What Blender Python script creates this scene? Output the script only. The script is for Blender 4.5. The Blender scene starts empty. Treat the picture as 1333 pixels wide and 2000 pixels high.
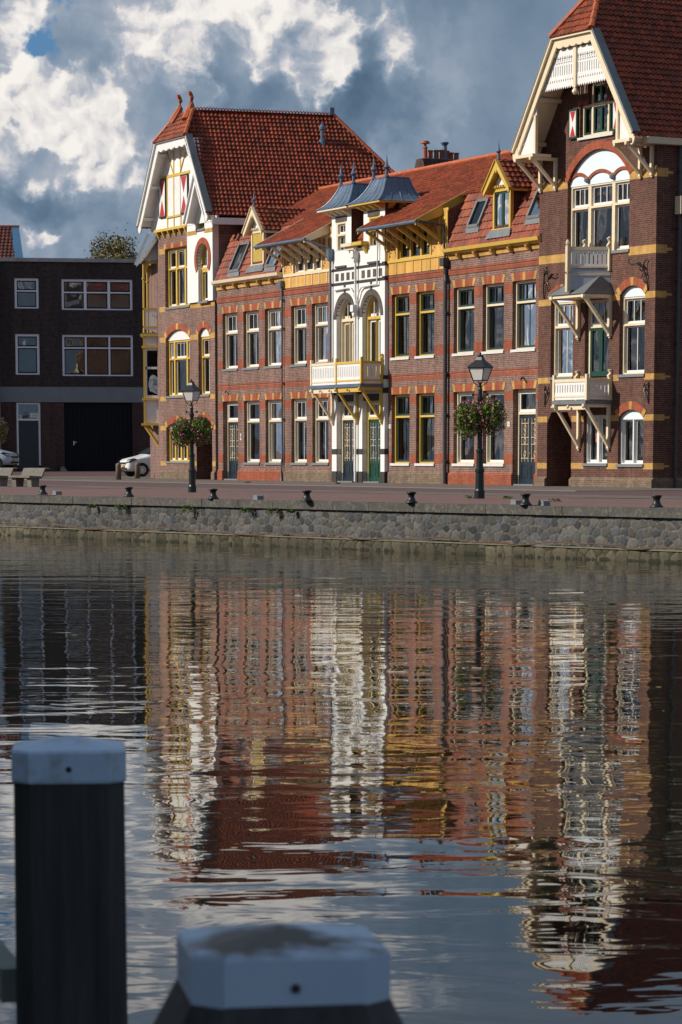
import bpy, math, random
from mathutils import Vector, Matrix, noise
from mathutils.geometry import tessellate_polygon
random.seed(7)
sc = bpy.context.scene
R = math.radians

# ------------------------------------------------------------------ camera
FPX = 5600.0; PITCH = R(7.8); CX = 666.5; HY = 890.0       # pixels of the 1333 x 2000 photo
CYP = HY + FPX * math.tan(PITCH)
cam_d = bpy.data.cameras.new("camera"); cam = bpy.data.objects.new("camera", cam_d)
sc.collection.objects.link(cam); sc.camera = cam
cam.location = (0, 0, 1.0); cam.rotation_euler = (R(90) - PITCH, 0, 0)
cam_d.sensor_fit = 'VERTICAL'; cam_d.sensor_height = 36.0
cam_d.lens = 36.0 * FPX / 2000.0
cam_d.shift_y = (CYP - 1000.0) / 2000.0
cam_d.clip_start = 0.2; cam_d.clip_end = 6000
cam_d.dof.use_dof = True; cam_d.dof.focus_distance = 85.0; cam_d.dof.aperture_fstop = 13.0

# ------------------------------------------------------------------ light
SUN_EL = R(31); SUN_DIR = Vector((-0.994 * math.cos(SUN_EL), -0.107 * math.cos(SUN_EL), math.sin(SUN_EL)))
sd = bpy.data.lights.new("sun", 'SUN'); so = bpy.data.objects.new("sun", sd); sc.collection.objects.link(so)
so.rotation_euler = (-SUN_DIR).to_track_quat('-Z', 'Y').to_euler(); so.location = (-40, -20, 60)
sd.energy = 5.0; sd.angle = R(0.5); sd.color = (1.0, 0.93, 0.82)
sc.view_settings.view_transform = 'Standard'; sc.view_settings.look = 'None'
sc.view_settings.exposure = 0.0; sc.view_settings.gamma = 1.0

W = bpy.data.worlds.new("World"); sc.world = W; W.use_nodes = True
def build_world():
    nt = W.node_tree; nt.nodes.clear(); N = nt.nodes.new; L = nt.links.new
    def val(x):
        n = N('ShaderNodeValue'); n.outputs[0].default_value = x; return n.outputs[0]
    def m(op, a, b=0.0, c=None, clamp=False):
        n = N('ShaderNodeMath'); n.operation = op; n.use_clamp = clamp
        for i, x in enumerate((a, b) if c is None else (a, b, c)):
            if isinstance(x, (int, float)): n.inputs[i].default_value = x
            else: L(x, n.inputs[i])
        return n.outputs[0]
    def smooth(x, a, b):
        n = N('ShaderNodeMapRange'); n.interpolation_type = 'SMOOTHSTEP'
        L(x, n.inputs[0]); n.inputs[1].default_value = a; n.inputs[2].default_value = b
        n.inputs[3].default_value = 0; n.inputs[4].default_value = 1
        return n.outputs[0]
    def mix(f, a, b):
        n = N('ShaderNodeMix'); n.data_type = 'RGBA'
        if isinstance(f, (int, float)): n.inputs[0].default_value = f
        else: L(f, n.inputs[0])
        for i, x in ((6, a), (7, b)):
            if isinstance(x, tuple): n.inputs[i].default_value = (*x, 1)
            else: L(x, n.inputs[i])
        return n.outputs[2]
    tc = N('ShaderNodeTexCoord'); sp = N('ShaderNodeSeparateXYZ'); L(tc.outputs['Generated'], sp.inputs[0])
    az = m('ARCTAN2', sp.outputs[0], sp.outputs[1]); el = m('ARCSINE', sp.outputs[2])
    U = m('MULTIPLY', az, 56.0); V = m('MULTIPLY', el, 56.0)       # one unit = one hundredth of the photo's 5600 px focal length
    cb = N('ShaderNodeCombineXYZ'); L(U, cb.inputs[0]); L(V, cb.inputs[1])
    P = cb.outputs[0]
    def nz(scale, detail, rough, off=0.0, typ='FBM', vec=P, col=False, dist=0.0):
        n = N('ShaderNodeTexNoise'); n.noise_dimensions = '2D'
        a = N('ShaderNodeVectorMath'); a.operation = 'ADD'; L(vec, a.inputs[0]); a.inputs[1].default_value = (off, off * 0.7, off * 1.3)
        L(a.outputs[0], n.inputs['Vector']); n.inputs['Scale'].default_value = scale
        n.inputs['Detail'].default_value = detail; n.inputs['Roughness'].default_value = rough
        n.inputs['Distortion'].default_value = dist
        return n.outputs['Color' if col else 'Fac']
    # puffy warp of the sky coordinates
    wc = nz(0.55, 5, 0.6, 3.0, col=True)
    s1 = N('ShaderNodeVectorMath'); s1.operation = 'SUBTRACT'; L(wc, s1.inputs[0]); s1.inputs[1].default_value = (0.5, 0.5, 0.5)
    s2 = N('ShaderNodeVectorMath'); s2.operation = 'SCALE'; L(s1.outputs[0], s2.inputs[0]); s2.inputs[3].default_value = 2.4
    s3 = N('ShaderNodeVectorMath'); s3.operation = 'ADD'; L(P, s3.inputs[0]); L(s2.outputs[0], s3.inputs[1])
    PW = s3.outputs[0]
    def blob(px, py, rx, ry, amp, vec=PW):
        a = N('ShaderNodeVectorMath'); a.operation = 'SUBTRACT'; L(vec, a.inputs[0])
        a.inputs[1].default_value = ((px - 666) / 100.0, (890 - py) / 100.0, 0)
        b = N('ShaderNodeVectorMath'); b.operation = 'MULTIPLY'; L(a.outputs[0], b.inputs[0]); b.inputs[1].default_value = (100.0 / rx, 100.0 / ry, 0)
        d = N('ShaderNodeVectorMath'); d.operation = 'LENGTH'; L(b.outputs[0], d.inputs[0])
        return m('MULTIPLY', smooth(d.outputs['Value'], 1.0, 0.0), amp)
    def addall(xs):
        r = xs[0]
        for x in xs[1:]: r = m('ADD', r, x)
        return r
    # cauliflower relief: the same noise taken twice, once a step nearer the sun
    t2 = N('ShaderNodeVectorMath'); t2.operation = 'SCALE'; L(s1.outputs[0], t2.inputs[0]); t2.inputs[3].default_value = 1.1
    t3 = N('ShaderNodeVectorMath'); t3.operation = 'ADD'; L(P, t3.inputs[0]); L(t2.outputs[0], t3.inputs[1]); PW2 = t3.outputs[0]
    t4 = N('ShaderNodeVectorMath'); t4.operation = 'ADD'; L(PW2, t4.inputs[0]); t4.inputs[1].default_value = (-0.22, 0.15, 0); PW3 = t4.outputs[0]
    def puff(vec):
        a = m('ABSOLUTE', m('SUBTRACT', nz(0.50, 8, 0.47, 11.0, vec=vec), 0.5))     # billowy
        return m('SUBTRACT', 0.22, m('MULTIPLY', a, 1.6))
    n1 = puff(PW2); n2 = puff(PW3)
    relief = m('SUBTRACT', n1, n2)
    fb = m('SUBTRACT', nz(0.5, 6, 0.6, 31.0), 0.5)
    white = addall([blob(*a) for a in BLOBS_WHITE])
    dark = addall([blob(*a) for a in BLOBS_DARK])
    gap = addall([blob(*a) for a in BLOBS_GAP])
    far = m('MULTIPLY', smooth(nz(0.22, 3, 0.5, 40.0), 0.42, 0.62), 0.8)      # more cloud in the rest of the sky
    outside = smooth(m('ABSOLUTE', U), 9.0, 14.0)
    white = m('ADD', white, m('MULTIPLY', far, outside))
    calm = smooth(U, 0.5, 4.0)                                                 # the right part is a soft veil
    act = m('SUBTRACT', 1.0, m('MULTIPLY', calm, 0.8))
    wsharp = smooth(addall([white, m('MULTIPLY', n1, 1.0), m('MULTIPLY', fb, 0.4)]), 0.26, 0.66)
    soft = addall([blob(*a) for a in BLOBS_SOFT])
    body = m('MULTIPLY', wsharp, addall([val(0.25), m('MULTIPLY', relief, 1.25), m('MULTIPLY', n1, 0.55)]))
    B = addall([val(BASE), body, soft, m('MULTIPLY', dark, -0.30),
                m('MULTIPLY', m('MULTIPLY', relief, act), 0.45), m('MULTIPLY', m('MULTIPLY', fb, act), 0.42), m('MULTIPLY', calm, -0.02)])
    high = smooth(V, 13.0, 26.0); behind = smooth(m('ABSOLUTE', az), 1.2, 2.2)      # unseen sky overhead and behind darkened to cut the ambient fill
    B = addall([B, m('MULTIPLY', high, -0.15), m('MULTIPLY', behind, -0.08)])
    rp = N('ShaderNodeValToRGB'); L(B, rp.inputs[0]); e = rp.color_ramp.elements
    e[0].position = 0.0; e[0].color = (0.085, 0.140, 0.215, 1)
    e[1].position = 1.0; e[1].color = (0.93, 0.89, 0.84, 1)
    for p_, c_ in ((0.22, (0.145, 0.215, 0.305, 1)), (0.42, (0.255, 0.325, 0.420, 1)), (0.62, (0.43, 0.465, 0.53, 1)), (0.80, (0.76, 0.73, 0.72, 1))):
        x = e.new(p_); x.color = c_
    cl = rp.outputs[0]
    cl10 = N('ShaderNodeVectorMath'); cl10.operation = 'SCALE'; L(cl, cl10.inputs[0]); cl10.inputs[3].default_value = 10.0
    sky = N('ShaderNodeTexSky'); sky.sky_type = 'NISHITA'; sky.sun_disc = False
    sky.sun_elevation = SUN_EL; sky.sun_rotation = math.atan2(SUN_DIR.x, SUN_DIR.y); sky.altitude = 0
    gf = smooth(addall([gap, m('MULTIPLY', fb, 0.8), m('MULTIPLY', n1, 0.5)]), 0.25, 0.95)
    blue = mix(0.75, sky.outputs[0], (0.45, 1.9, 4.2))          # deep blue seen through the gaps
    allc = mix(m('SUBTRACT', 1.0, gf), blue, cl10.outputs[0])
    # below the horizon plain grey
    W.cycles.sampling_method = 'MANUAL'; W.cycles.sample_map_resolution = 256
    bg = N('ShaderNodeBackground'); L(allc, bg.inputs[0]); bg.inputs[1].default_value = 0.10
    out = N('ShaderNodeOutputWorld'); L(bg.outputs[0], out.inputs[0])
# centre (photo pixels), radii, strength
BASE = 0.375
BLOBS_WHITE = [(30, 90, 130, 170, .75), (350, 110, 150, 170, .62), (480, 60, 130, 110, .55), (500, -20, 200, 90, .8), (560, 60, 100, 90, .7), (620, 140, 110, 150, 1.0),
    (760, 130, 90, 120, .45), (110, 230, 110, 85, 1.1), (215, 225, 90, 80, 1.1), (190, 310, 130, 110, .55), (0, 270, 70, 80, .85), (40, 350, 80, 70, .45),
    (880, 280, 70, 90, .40), (110, 490, 90, 45, .6), (290, 330, 120, 110, .3), (520, 170, 90, 110, .45), (640, -130, 420, 130, .6), (200, -140, 400, 130, .6)]
BLOBS_SOFT = [(540, 20, 260, 110, .20), (130, 260, 200, 140, .16), (320, 100, 230, 240, .16), (60, 60, 160, 180, .12), (600, 130, 160, 150, .12), (860, 180, 150, 200, .14), (230, 420, 200, 120, .10), (330, 300, 170, 160, .10), (1050, 160, 350, 330, .03)]
BLOBS_DARK = [(60, 400, 220, 80, .95), (190, 440, 190, 70, .55), (480, 260, 260, 100, .55), (720, 230, 170, 170, 1.0), (190, 150, 100, 70, .35),
    (430, 200, 120, 90, .35), (980, 40, 330, 300, .40), (950, 260, 180, 160, .30), (650, 40, 70, 50, .35)]
BLOBS_GAP = [(145, 5, 120, 75, 1.5), (105, 130, 60, 85, 1.4), (0, 50, 45, 75, 1.0)]
build_world()
sc.render.engine = 'CYCLES'
sc.cycles.max_bounces = 8; sc.cycles.transparent_max_bounces = 12; sc.cycles.caustics_reflective = False; sc.cycles.caustics_refractive = False
sc.cycles.sample_clamp_indirect = 4.0

# ------------------------------------------------------------------ photo ray helpers (calibration of real planes)
def ray(px, py):
    v = Vector((px - CX, 0, 0)) + (CYP - py) * Vector((0, math.sin(PITCH), math.cos(PITCH))) + FPX * Vector((0, math.cos(PITCH), -math.sin(PITCH)))
    return v.normalized()
CAM = Vector((0, 0, 1.0))
def at_z(px, py, z=0.0):
    d = ray(px, py); return CAM + d * ((z - 1.0) / d.z)
def at_y(px, py, Y):
    d = ray(px, py); return CAM + d * (Y / d.y)

# ------------------------------------------------------------------ mesh helpers
class MB:
    """collects shapes in (u along the wall, v out of the wall, z up) and links them as one mesh"""
    def __init__(s): s.v = []; s.f = []; s.uv = []
    def add(s, vs, fs):
        k = len(s.v); s.v += [tuple(x) for x in vs]; s.f += [tuple(i + k for i in f) for f in fs]; return s
    def box(s, u0, u1, v0, v1, z0, z1):
        if u0 > u1: u0, u1 = u1, u0
        if v0 > v1: v0, v1 = v1, v0
        if z0 > z1: z0, z1 = z1, z0
        return s.add([(u0, v0, z0), (u1, v0, z0), (u1, v1, z0), (u0, v1, z0), (u0, v0, z1), (u1, v0, z1), (u1, v1, z1), (u0, v1, z1)],
              [(0, 3, 2, 1), (4, 5, 6, 7), (0, 1, 5, 4), (1, 2, 6, 5), (2, 3, 7, 6), (3, 0, 4, 7)])
    def prism(s, pts, a0, a1, axis='v'):
        """pts: polygon in the two other axes; extruded from a0 to a1"""
        n = len(pts)
        def mk(p, a):
            if axis == 'v': return (p[0], a, p[1])
            if axis == 'u': return (a, p[0], p[1])
            return (p[0], p[1], a)
        vs = [mk(p, a0) for p in pts] + [mk(p, a1) for p in pts]
        tri = tessellate_polygon([[Vector((p[0], p[1], 0)) for p in pts]])
        fs = [tuple(t) for t in tri] + [tuple(i + n for i in reversed(t)) for t in tri]
        fs += [(i, (i + 1) % n, (i + 1) % n + n, i + n) for i in range(n)]
        return s.add(vs, fs)
    def bar(s, p0, p1, w, h, up=(0, 0, 1)):
        p0 = Vector(p0); p1 = Vector(p1); d = (p1 - p0).normalized(); up = Vector(up)
        a = d.cross(up)
        if a.length < 1e-4: a = d.cross(Vector((1, 0, 0)))
        a.normalize(); b = a.cross(d)
        vs = []
        for p in (p0, p1):
            for i, j in ((-1, -1), (1, -1), (1, 1), (-1, 1)): vs.append(p + a * (w / 2 * i) + b * (h / 2 * j))
        return s.add(vs, [(0, 1, 2, 3), (7, 6, 5, 4), (0, 4, 5, 1), (1, 5, 6, 2), (2, 6, 7, 3), (3, 7, 4, 0)])
    def tube(s, pts, r, n=8):
        pts = [Vector(p) for p in pts]; k = len(pts); rs = r if isinstance(r, (list, tuple)) else [r] * k
        vs = []; fs = []
        for i, p in enumerate(pts):
            d = (pts[min(i + 1, k - 1)] - pts[max(i - 1, 0)]).normalized()
            a = d.cross(Vector((0, 0, 1)))
            if a.length < 1e-3: a = d.cross(Vector((1, 0, 0)))
            a.normalize(); b = a.cross(d)
            for j in range(n):
                t = 2 * math.pi * j / n; vs.append(p + (a * math.cos(t) + b * math.sin(t)) * rs[i])
        for i in range(k - 1):
            for j in range(n):
                fs.append((i * n + j, i * n + (j + 1) % n, (i + 1) * n + (j + 1) % n, (i + 1) * n + j))
        fs.append(tuple(range(n - 1, -1, -1))); fs.append(tuple((k - 1) * n + j for j in range(n)))
        return s.add(vs, fs)
    def lathe(s, cu, cv, prof, n=12, rot=0.0, sq=1.0):
        vs = []; fs = []; k = len(prof)
        for r_, z in prof:
            for j in range(n):
                t = 2 * math.pi * (j + 0.5) / n + rot; vs.append((cu + r_ * math.cos(t), cv + r_ * math.sin(t) * sq, z))
        for i in range(k - 1):
            for j in range(n): fs.append((i * n + j, i * n + (j + 1) % n, (i + 1) * n + (j + 1) % n, (i + 1) * n + j))
        fs.append(tuple(range(n - 1, -1, -1))); fs.append(tuple((k - 1) * n + j for j in range(n)))
        return s.add(vs, fs)
    def poly(s, pts): return s.add(pts, [tuple(range(len(pts)))])
    def wall(s, outer, holes, v, depth, back=False):
        """sheet with openings and their reveals"""
        loops = [outer] + holes
        flat = [p for lp in loops for p in lp]
        tri = tessellate_polygon([[Vector((p[0], p[1], 0)) for p in lp] for lp in loops])
        s.add([(p[0], v, p[1]) for p in flat], [tuple(t) for t in tri])
        for h in holes:
            n = len(h)
            s.add([(p[0], v, p[1]) for p in h] + [(p[0], v - depth, p[1]) for p in h], [(i, (i + 1) % n, (i + 1) % n + n, i + n) for i in range(n)])
        return s
    def build(s, name, mat, parent=None, smooth=False, loc=None, label=None):
        me = bpy.data.meshes.new(name)
        me.from_pydata([(a, -b, c) for a, b, c in s.v], [], s.f)
        me.materials.append(mat)
        if s.uv:
            l = me.uv_layers.new(name="UVMap")
            for i, c in enumerate(s.uv): l.data[i].uv = c
        import bmesh
        bm = bmesh.new(); bm.from_mesh(me); bmesh.ops.recalc_face_normals(bm, faces=bm.faces); bm.to_mesh(me); bm.free()
        if smooth:
            for p in me.polygons: p.use_smooth = True
        o = bpy.data.objects.new(name, me); sc.collection.objects.link(o)
        if parent is not None: o.parent = parent
        if loc is not None: o.location = loc
        if label: o['label'] = label
        return o
def thing(name, label, cat, loc=(0, 0, 0), rz=0.0, group=None):
    o = bpy.data.objects.new(name, None); sc.collection.objects.link(o); o.location = loc; o.rotation_euler = (0, 0, rz)
    o['label'] = label; o['category'] = cat
    if group: o['group'] = group
    return o
def tag(o, label=None, cat=None, group=None, kind=None):
    if label: o['label'] = label
    if cat: o['category'] = cat
    if group: o['group'] = group
    if kind: o['kind'] = kind
    return o
def copy_thing(root, loc, rz, label, parts_of=None):
    c = root.copy(); sc.collection.objects.link(c); c.location = loc; c.rotation_euler = (0, 0, rz); c['label'] = label
    for ch in list(root.children):
        d = ch.copy(); sc.collection.objects.link(d); d.parent = c
        for g in list(ch.children):
            h = g.copy(); sc.collection.objects.link(h); h.parent = d
    return c

# ------------------------------------------------------------------ materials
def newmat(name):
    m = bpy.data.materials.new(name); m.use_nodes = True; nt = m.node_tree
    return m, nt, nt.nodes['Principled BSDF']
def noise_node(nt, scale, detail=4, rough=0.6, coord='Object', vec=None):
    n = nt.nodes.new('ShaderNodeTexNoise'); n.inputs['Scale'].default_value = scale; n.inputs['Detail'].default_value = detail
    n.inputs['Roughness'].default_value = rough
    if vec is None:
        tc = nt.nodes.new('ShaderNodeTexCoord'); vec = tc.outputs[coord]
    nt.links.new(vec, n.inputs['Vector']); return n
def mixc(nt, fac, a, b, mode='MIX'):
    n = nt.nodes.new('ShaderNodeMix'); n.data_type = 'RGBA'; n.blend_type = mode
    for i, x in ((0, fac), (6, a), (7, b)):
        if isinstance(x, (int, float)): n.inputs[i].default_value = x
        elif isinstance(x, tuple): n.inputs[i].default_value = (*x, 1)
        else: nt.links.new(x, n.inputs[i])
    return n.outputs[2]
def ramp(nt, x, a, b, lo=0.0, hi=1.0):
    n = nt.nodes.new('ShaderNodeMapRange'); nt.links.new(x, n.inputs[0]); n.inputs[1].default_value = a; n.inputs[2].default_value = b
    n.inputs[3].default_value = lo; n.inputs[4].default_value = hi; return n.outputs[0]
def paint(name, col, rough=0.5, var=0.12, scale=3.0, bump=0.0, metallic=0.0, dirt=None, dirtamt=0.0, spec=0.4):
    m, nt, b = newmat(name)
    n = noise_node(nt, scale, 5, 0.65); n2 = noise_node(nt, scale * 9, 3, 0.6)
    f = ramp(nt, n.outputs['Fac'], 0.3, 0.7, 1 - var, 1 + var)
    vm = nt.nodes.new('ShaderNodeVectorMath'); vm.operation = 'SCALE'; vm.inputs[0].default_value = col; nt.links.new(f, vm.inputs[3])
    c = vm.outputs[0]
    if dirt: c = mixc(nt, ramp(nt, n2.outputs['Fac'], 0.5, 0.75, 0, dirtamt), c, dirt)
    nt.links.new(c, b.inputs['Base Color']); b.inputs['Roughness'].default_value = rough; b.inputs['Metallic'].default_value = metallic
    b.inputs['Specular IOR Level'].default_value = spec
    if bump:
        bp = nt.nodes.new('ShaderNodeBump'); bp.inputs['Strength'].default_value = bump; bp.inputs['Distance'].default_value = 0.01
        nt.links.new(n2.outputs['Fac'], bp.inputs['Height']); nt.links.new(bp.outputs[0], b.inputs['Normal'])
    return m
def wallvec(nt, sx=1.0):
    """(x + y, z) of the building's own frame, so courses run level on every wall"""
    tc = nt.nodes.new('ShaderNodeTexCoord'); sp = nt.nodes.new('ShaderNodeSeparateXYZ'); nt.links.new(tc.outputs['Object'], sp.inputs[0])
    a = nt.nodes.new('ShaderNodeMath'); a.operation = 'ADD'; nt.links.new(sp.outputs[0], a.inputs[0]); nt.links.new(sp.outputs[1], a.inputs[1])
    cb = nt.nodes.new('ShaderNodeCombineXYZ'); nt.links.new(a.outputs[0], cb.inputs[0]); nt.links.new(sp.outputs[2], cb.inputs[1])
    return cb.outputs[0], tc
def brick(name, c1, c2, mortar, w=0.215, h=0.0625, ms=0.009, var=0.35, rough=0.85, blotch=(0.05, 0.03, 0.03), blotchamt=0.25):
    m, nt, b = newmat(name)
    vec, tc = wallvec(nt)
    t = nt.nodes.new('ShaderNodeTexBrick'); nt.links.new(vec, t.inputs['Vector'])
    t.inputs['Scale'].default_value = 1.0; t.inputs['Brick Width'].default_value = w; t.inputs['Row Height'].default_value = h
    t.inputs['Mortar Size'].default_value = ms; t.inputs['Mortar Smooth'].default_value = 0.3; t.inputs['Bias'].default_value = 0.0
    t.inputs['Color1'].default_value = (*c1, 1); t.inputs['Color2'].default_value = (*c2, 1); t.inputs['Mortar'].default_value = (*mortar, 1)
    n = noise_node(nt, 0.9, 6, 0.7, vec=tc.outputs['Object']); n2 = noise_node(nt, 6, 4, 0.7, vec=tc.outputs['Object'])
    c = mixc(nt, ramp(nt, n.outputs['Fac'], 0.42, 0.72, 0, blotchamt), t.outputs['Color'], blotch)
    c2_ = mixc(nt, 1.0, c, ramp(nt, n2.outputs['Fac'], 0.3, 0.7, 1 - var, 1 + var * 0.6), 'MULTIPLY')
    mp = nt.nodes.new('ShaderNodeMapping'); mp.inputs['Scale'].default_value = (2.2, .22, 1); nt.links.new(vec, mp.inputs[0]); n3 = noise_node(nt, 1.0, 6, 0.65, vec=mp.outputs[0])
    c2_ = mixc(nt, 1.0, c2_, ramp(nt, n3.outputs['Fac'], 0.35, 0.62, 0.74, 1.08), 'MULTIPLY')
    nt.links.new(c2_, b.inputs['Base Color']); b.inputs['Roughness'].default_value = rough; b.inputs['Specular IOR Level'].default_value = 0.2
    bp = nt.nodes.new('ShaderNodeBump'); bp.inputs['Strength'].default_value = 0.6; bp.inputs['Distance'].default_value = 0.006; bp.invert = True
    nt.links.new(t.outputs['Fac'], bp.inputs['Height']); nt.links.new(bp.outputs[0], b.inputs['Normal'])
    return m
def tilemat(name, c1, c2, moss=(0.10, 0.075, 0.015), mossamt=0.25, rough=0.45, dark=(0.05, 0.02, 0.015)):
    m, nt, b = newmat(name)
    uv = nt.nodes.new('ShaderNodeUVMap'); fl = nt.nodes.new('ShaderNodeVectorMath'); fl.operation = 'FLOOR'; nt.links.new(uv.outputs[0], fl.inputs[0])
    wn = nt.nodes.new('ShaderNodeTexWhiteNoise'); wn.noise_dimensions = '2D'; nt.links.new(fl.outputs[0], wn.inputs['Vector'])
    c = mixc(nt, wn.outputs['Value'], c1, c2)
    n = noise_node(nt, 0.8, 6, 0.7); n2 = noise_node(nt, 7.0, 5, 0.75)
    c = mixc(nt, ramp(nt, n2.outputs['Fac'], 0.45, 0.72, 0, 0.75), c, dark)
    c = mixc(nt, ramp(nt, n.outputs['Fac'], 0.55, 0.75, 0, mossamt), c, moss)
    nt.links.new(c, b.inputs['Base Color']); b.inputs['Roughness'].default_value = rough; b.inputs['Specular IOR Level'].default_value = 0.35
    return m
def glassmat(name, tint=(0.75, 0.8, 0.8), ior=2.5, rough=0.01, wav=0.04):
    m, nt, b = newmat(name); nt.nodes.remove(b); out = nt.nodes['Material Output']
    tr = nt.nodes.new('ShaderNodeBsdfTransparent'); tr.inputs[0].default_value = (*tint, 1)
    gl = nt.nodes.new('ShaderNodeBsdfGlossy'); gl.inputs['Roughness'].default_value = rough
    fr = nt.nodes.new('ShaderNodeFresnel'); fr.inputs[0].default_value = ior
    n = noise_node(nt, 0.6, 1, 0.5); bp = nt.nodes.new('ShaderNodeBump'); bp.inputs['Strength'].default_value = 1.0; bp.inputs['Distance'].default_value = wav
    nt.links.new(n.outputs['Fac'], bp.inputs['Height']); nt.links.new(bp.outputs[0], gl.inputs['Normal'])
    mx = nt.nodes.new('ShaderNodeMixShader'); nt.links.new(fr.outputs[0], mx.inputs[0]); nt.links.new(tr.outputs[0], mx.inputs[1]); nt.links.new(gl.outputs[0], mx.inputs[2])
    nt.links.new(mx.outputs[0], out.inputs[0]); return m
M = {}
M['brick'] = brick('brown_brick', (0.235, 0.112, 0.084), (0.150, 0.078, 0.062), (0.36, 0.295, 0.26), ms=0.0085)
M['brick_corner'] = brick('dark_brown_brick', (0.150, 0.058, 0.040), (0.095, 0.040, 0.030), (0.21, 0.15, 0.12), ms=0.007)
M['brick_red'] = brick('orange_red_brick', (0.335, 0.082, 0.040), (0.25, 0.062, 0.032), (0.32, 0.16, 0.11), ms=0.006, blotchamt=0.12, var=0.2)
M['brick_redplain'] = brick('red_brick_soldier', (0.36, 0.085, 0.042), (0.29, 0.070, 0.036), (0.36, 0.18, 0.12), w=0.062, h=0.21, ms=0.004, blotchamt=0.1, var=0.2)
M['brick_yellow'] = brick('yellow_glazed_brick', (0.58, 0.33, 0.085), (0.47, 0.26, 0.065), (0.50, 0.35, 0.16), ms=0.006, blotchamt=0.08, var=0.15, rough=0.5)
M['brick_dark'] = brick('near_black_brick', (0.066, 0.043, 0.041), (0.043, 0.030, 0.030), (0.095, 0.085, 0.085), blotchamt=0.2)
M['brick_dull'] = brick('maroon_brick', (0.090, 0.042, 0.039), (0.062, 0.032, 0.031), (0.11, 0.085, 0.08), blotchamt=0.3)
M['plinth'] = brick('worn_plinth_brick', (0.22, 0.15, 0.095), (0.15, 0.105, 0.075), (0.26, 0.21, 0.16), blotchamt=0.5, blotch=(0.09, 0.065, 0.05))
M['plaster'] = paint('white_plaster', (0.74, 0.735, 0.72), 0.7, 0.05, 1.5, 0.15, dirt=(0.5, 0.48, 0.44), dirtamt=0.25)
M['skyblue_plaster'] = paint('pale_blue_white_plaster', (0.66, 0.75, 0.80), 0.7, 0.04, 1.5)
M['white'] = paint('white_paint', (0.74, 0.735, 0.72), 0.4, 0.06, dirt=(.5, .48, .44), dirtamt=.3)
M['cream'] = paint('cream_paint', (0.74, 0.62, 0.43), 0.4, 0.06, dirt=(0.45, 0.37, 0.26), dirtamt=0.3)
M['beige'] = paint('beige_paint', (0.62, 0.52, 0.36), 0.45, 0.06)
M['yellow'] = paint('ochre_yellow_paint', (0.60, 0.395, 0.075), 0.4, 0.08, dirt=(0.38, 0.26, 0.05), dirtamt=0.35)
M['yellowpanel'] = brick('warm_yellow_boards', (0.70, 0.40, 0.12), (0.66, 0.37, 0.10), (0.52, 0.29, 0.09), w=9.0, h=0.075, ms=0.004, var=0.08, blotchamt=0.06, rough=0.5)
M['green'] = paint('dark_green_paint', (0.012, 0.055, 0.035), 0.3, 0.1)
M['petrol'] = paint('petrol_green_paint', (0.018, 0.050, 0.055), 0.3, 0.1)
M['navy'] = paint('blue_black_door_paint', (0.018, 0.028, 0.040), 0.3, 0.1)
M['blackgreen'] = paint('black_green_iron', (0.008, 0.014, 0.013), 0.35, 0.2, 8, 0.2)
M['iron'] = paint('black_cast_iron', (0.012, 0.013, 0.015), 0.4, 0.25, 8, 0.3)
M['darktrim'] = paint('dark_grey_trim', (0.035, 0.030, 0.030), 0.7, 0.2)
M['greytrim'] = brick('grey_arch_brick', (0.13, 0.11, 0.105), (0.10, 0.085, 0.08), (0.16, 0.14, 0.13), w=0.07, h=0.2, ms=0.004)
M['zinc'] = paint('blue_grey_zinc', (0.115, 0.16, 0.23), 0.42, 0.18, 2.5, 0.2, metallic=0.35)
M['lead'] = paint('grey_lead', (0.17, 0.18, 0.19), 0.5, 0.2, 2, 0.2, metallic=0.2)
M['stone'] = paint('grey_sill_stone', (0.17, 0.18, 0.19), 0.6, 0.12, 4)
M['sillwhite'] = paint('pale_sill_stone', (0.62, 0.61, 0.58), 0.6, 0.08, 4)
M['pipe'] = paint('dark_grey_downpipe', (0.05, 0.055, 0.065), 0.4, 0.15, metallic=0.2)
M['tile'] = tilemat('orange_red_roof_tile', (0.36, 0.072, 0.022), (0.15, 0.032, 0.014), mossamt=0.3, rough=0.6)
M['tile_dark'] = tilemat('maroon_glazed_roof_tile', (0.36, 0.064, 0.022), (0.15, 0.028, 0.014), rough=0.38, mossamt=0.3)
M['tile_old'] = tilemat('old_dark_roof_tile', (0.13, 0.030, 0.018), (0.06, 0.018, 0.014), mossamt=0.3, rough=0.7)
M['ridge'] = paint('ridge_tile', (0.42, 0.10, 0.035), 0.6, 0.3, 6, dirt=(0.10, 0.06, 0.03), dirtamt=0.6)
M['red'] = paint('shutter_red_paint', (0.42, 0.035, 0.035), 0.4, 0.08)
M['glass'] = glassmat('window_glass')
M['framegrey'] = paint('grey_white_frame', (.80, .82, .90), .45, .04)
M['glass_sky'] = glassmat('roof_window_glass', (0.12, 0.16, 0.2), 2.4)
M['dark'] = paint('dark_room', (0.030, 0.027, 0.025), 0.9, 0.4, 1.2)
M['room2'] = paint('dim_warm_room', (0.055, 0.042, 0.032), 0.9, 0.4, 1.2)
M['curtain'] = paint('off_white_curtain', (0.50, 0.49, 0.47), 0.9, 0.12, 3)
M['curtain2'] = paint('grey_curtain', (0.26, 0.27, 0.28), 0.9, 0.15, 3)
M['pink'] = paint('dusty_pink_curtain', (0.60, 0.26, 0.27), 0.9, 0.12, 3)
M['ochrecurtain'] = paint('ochre_curtain', (0.50, 0.30, 0.10), 0.9, 0.15, 3)
M['blind'] = paint('grey_blind', (0.70, 0.74, 0.82), 0.8, 0.04, 2)
M['brass'] = paint('brass', (0.6, 0.42, 0.12), 0.3, 0.05, metallic=0.8)

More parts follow.
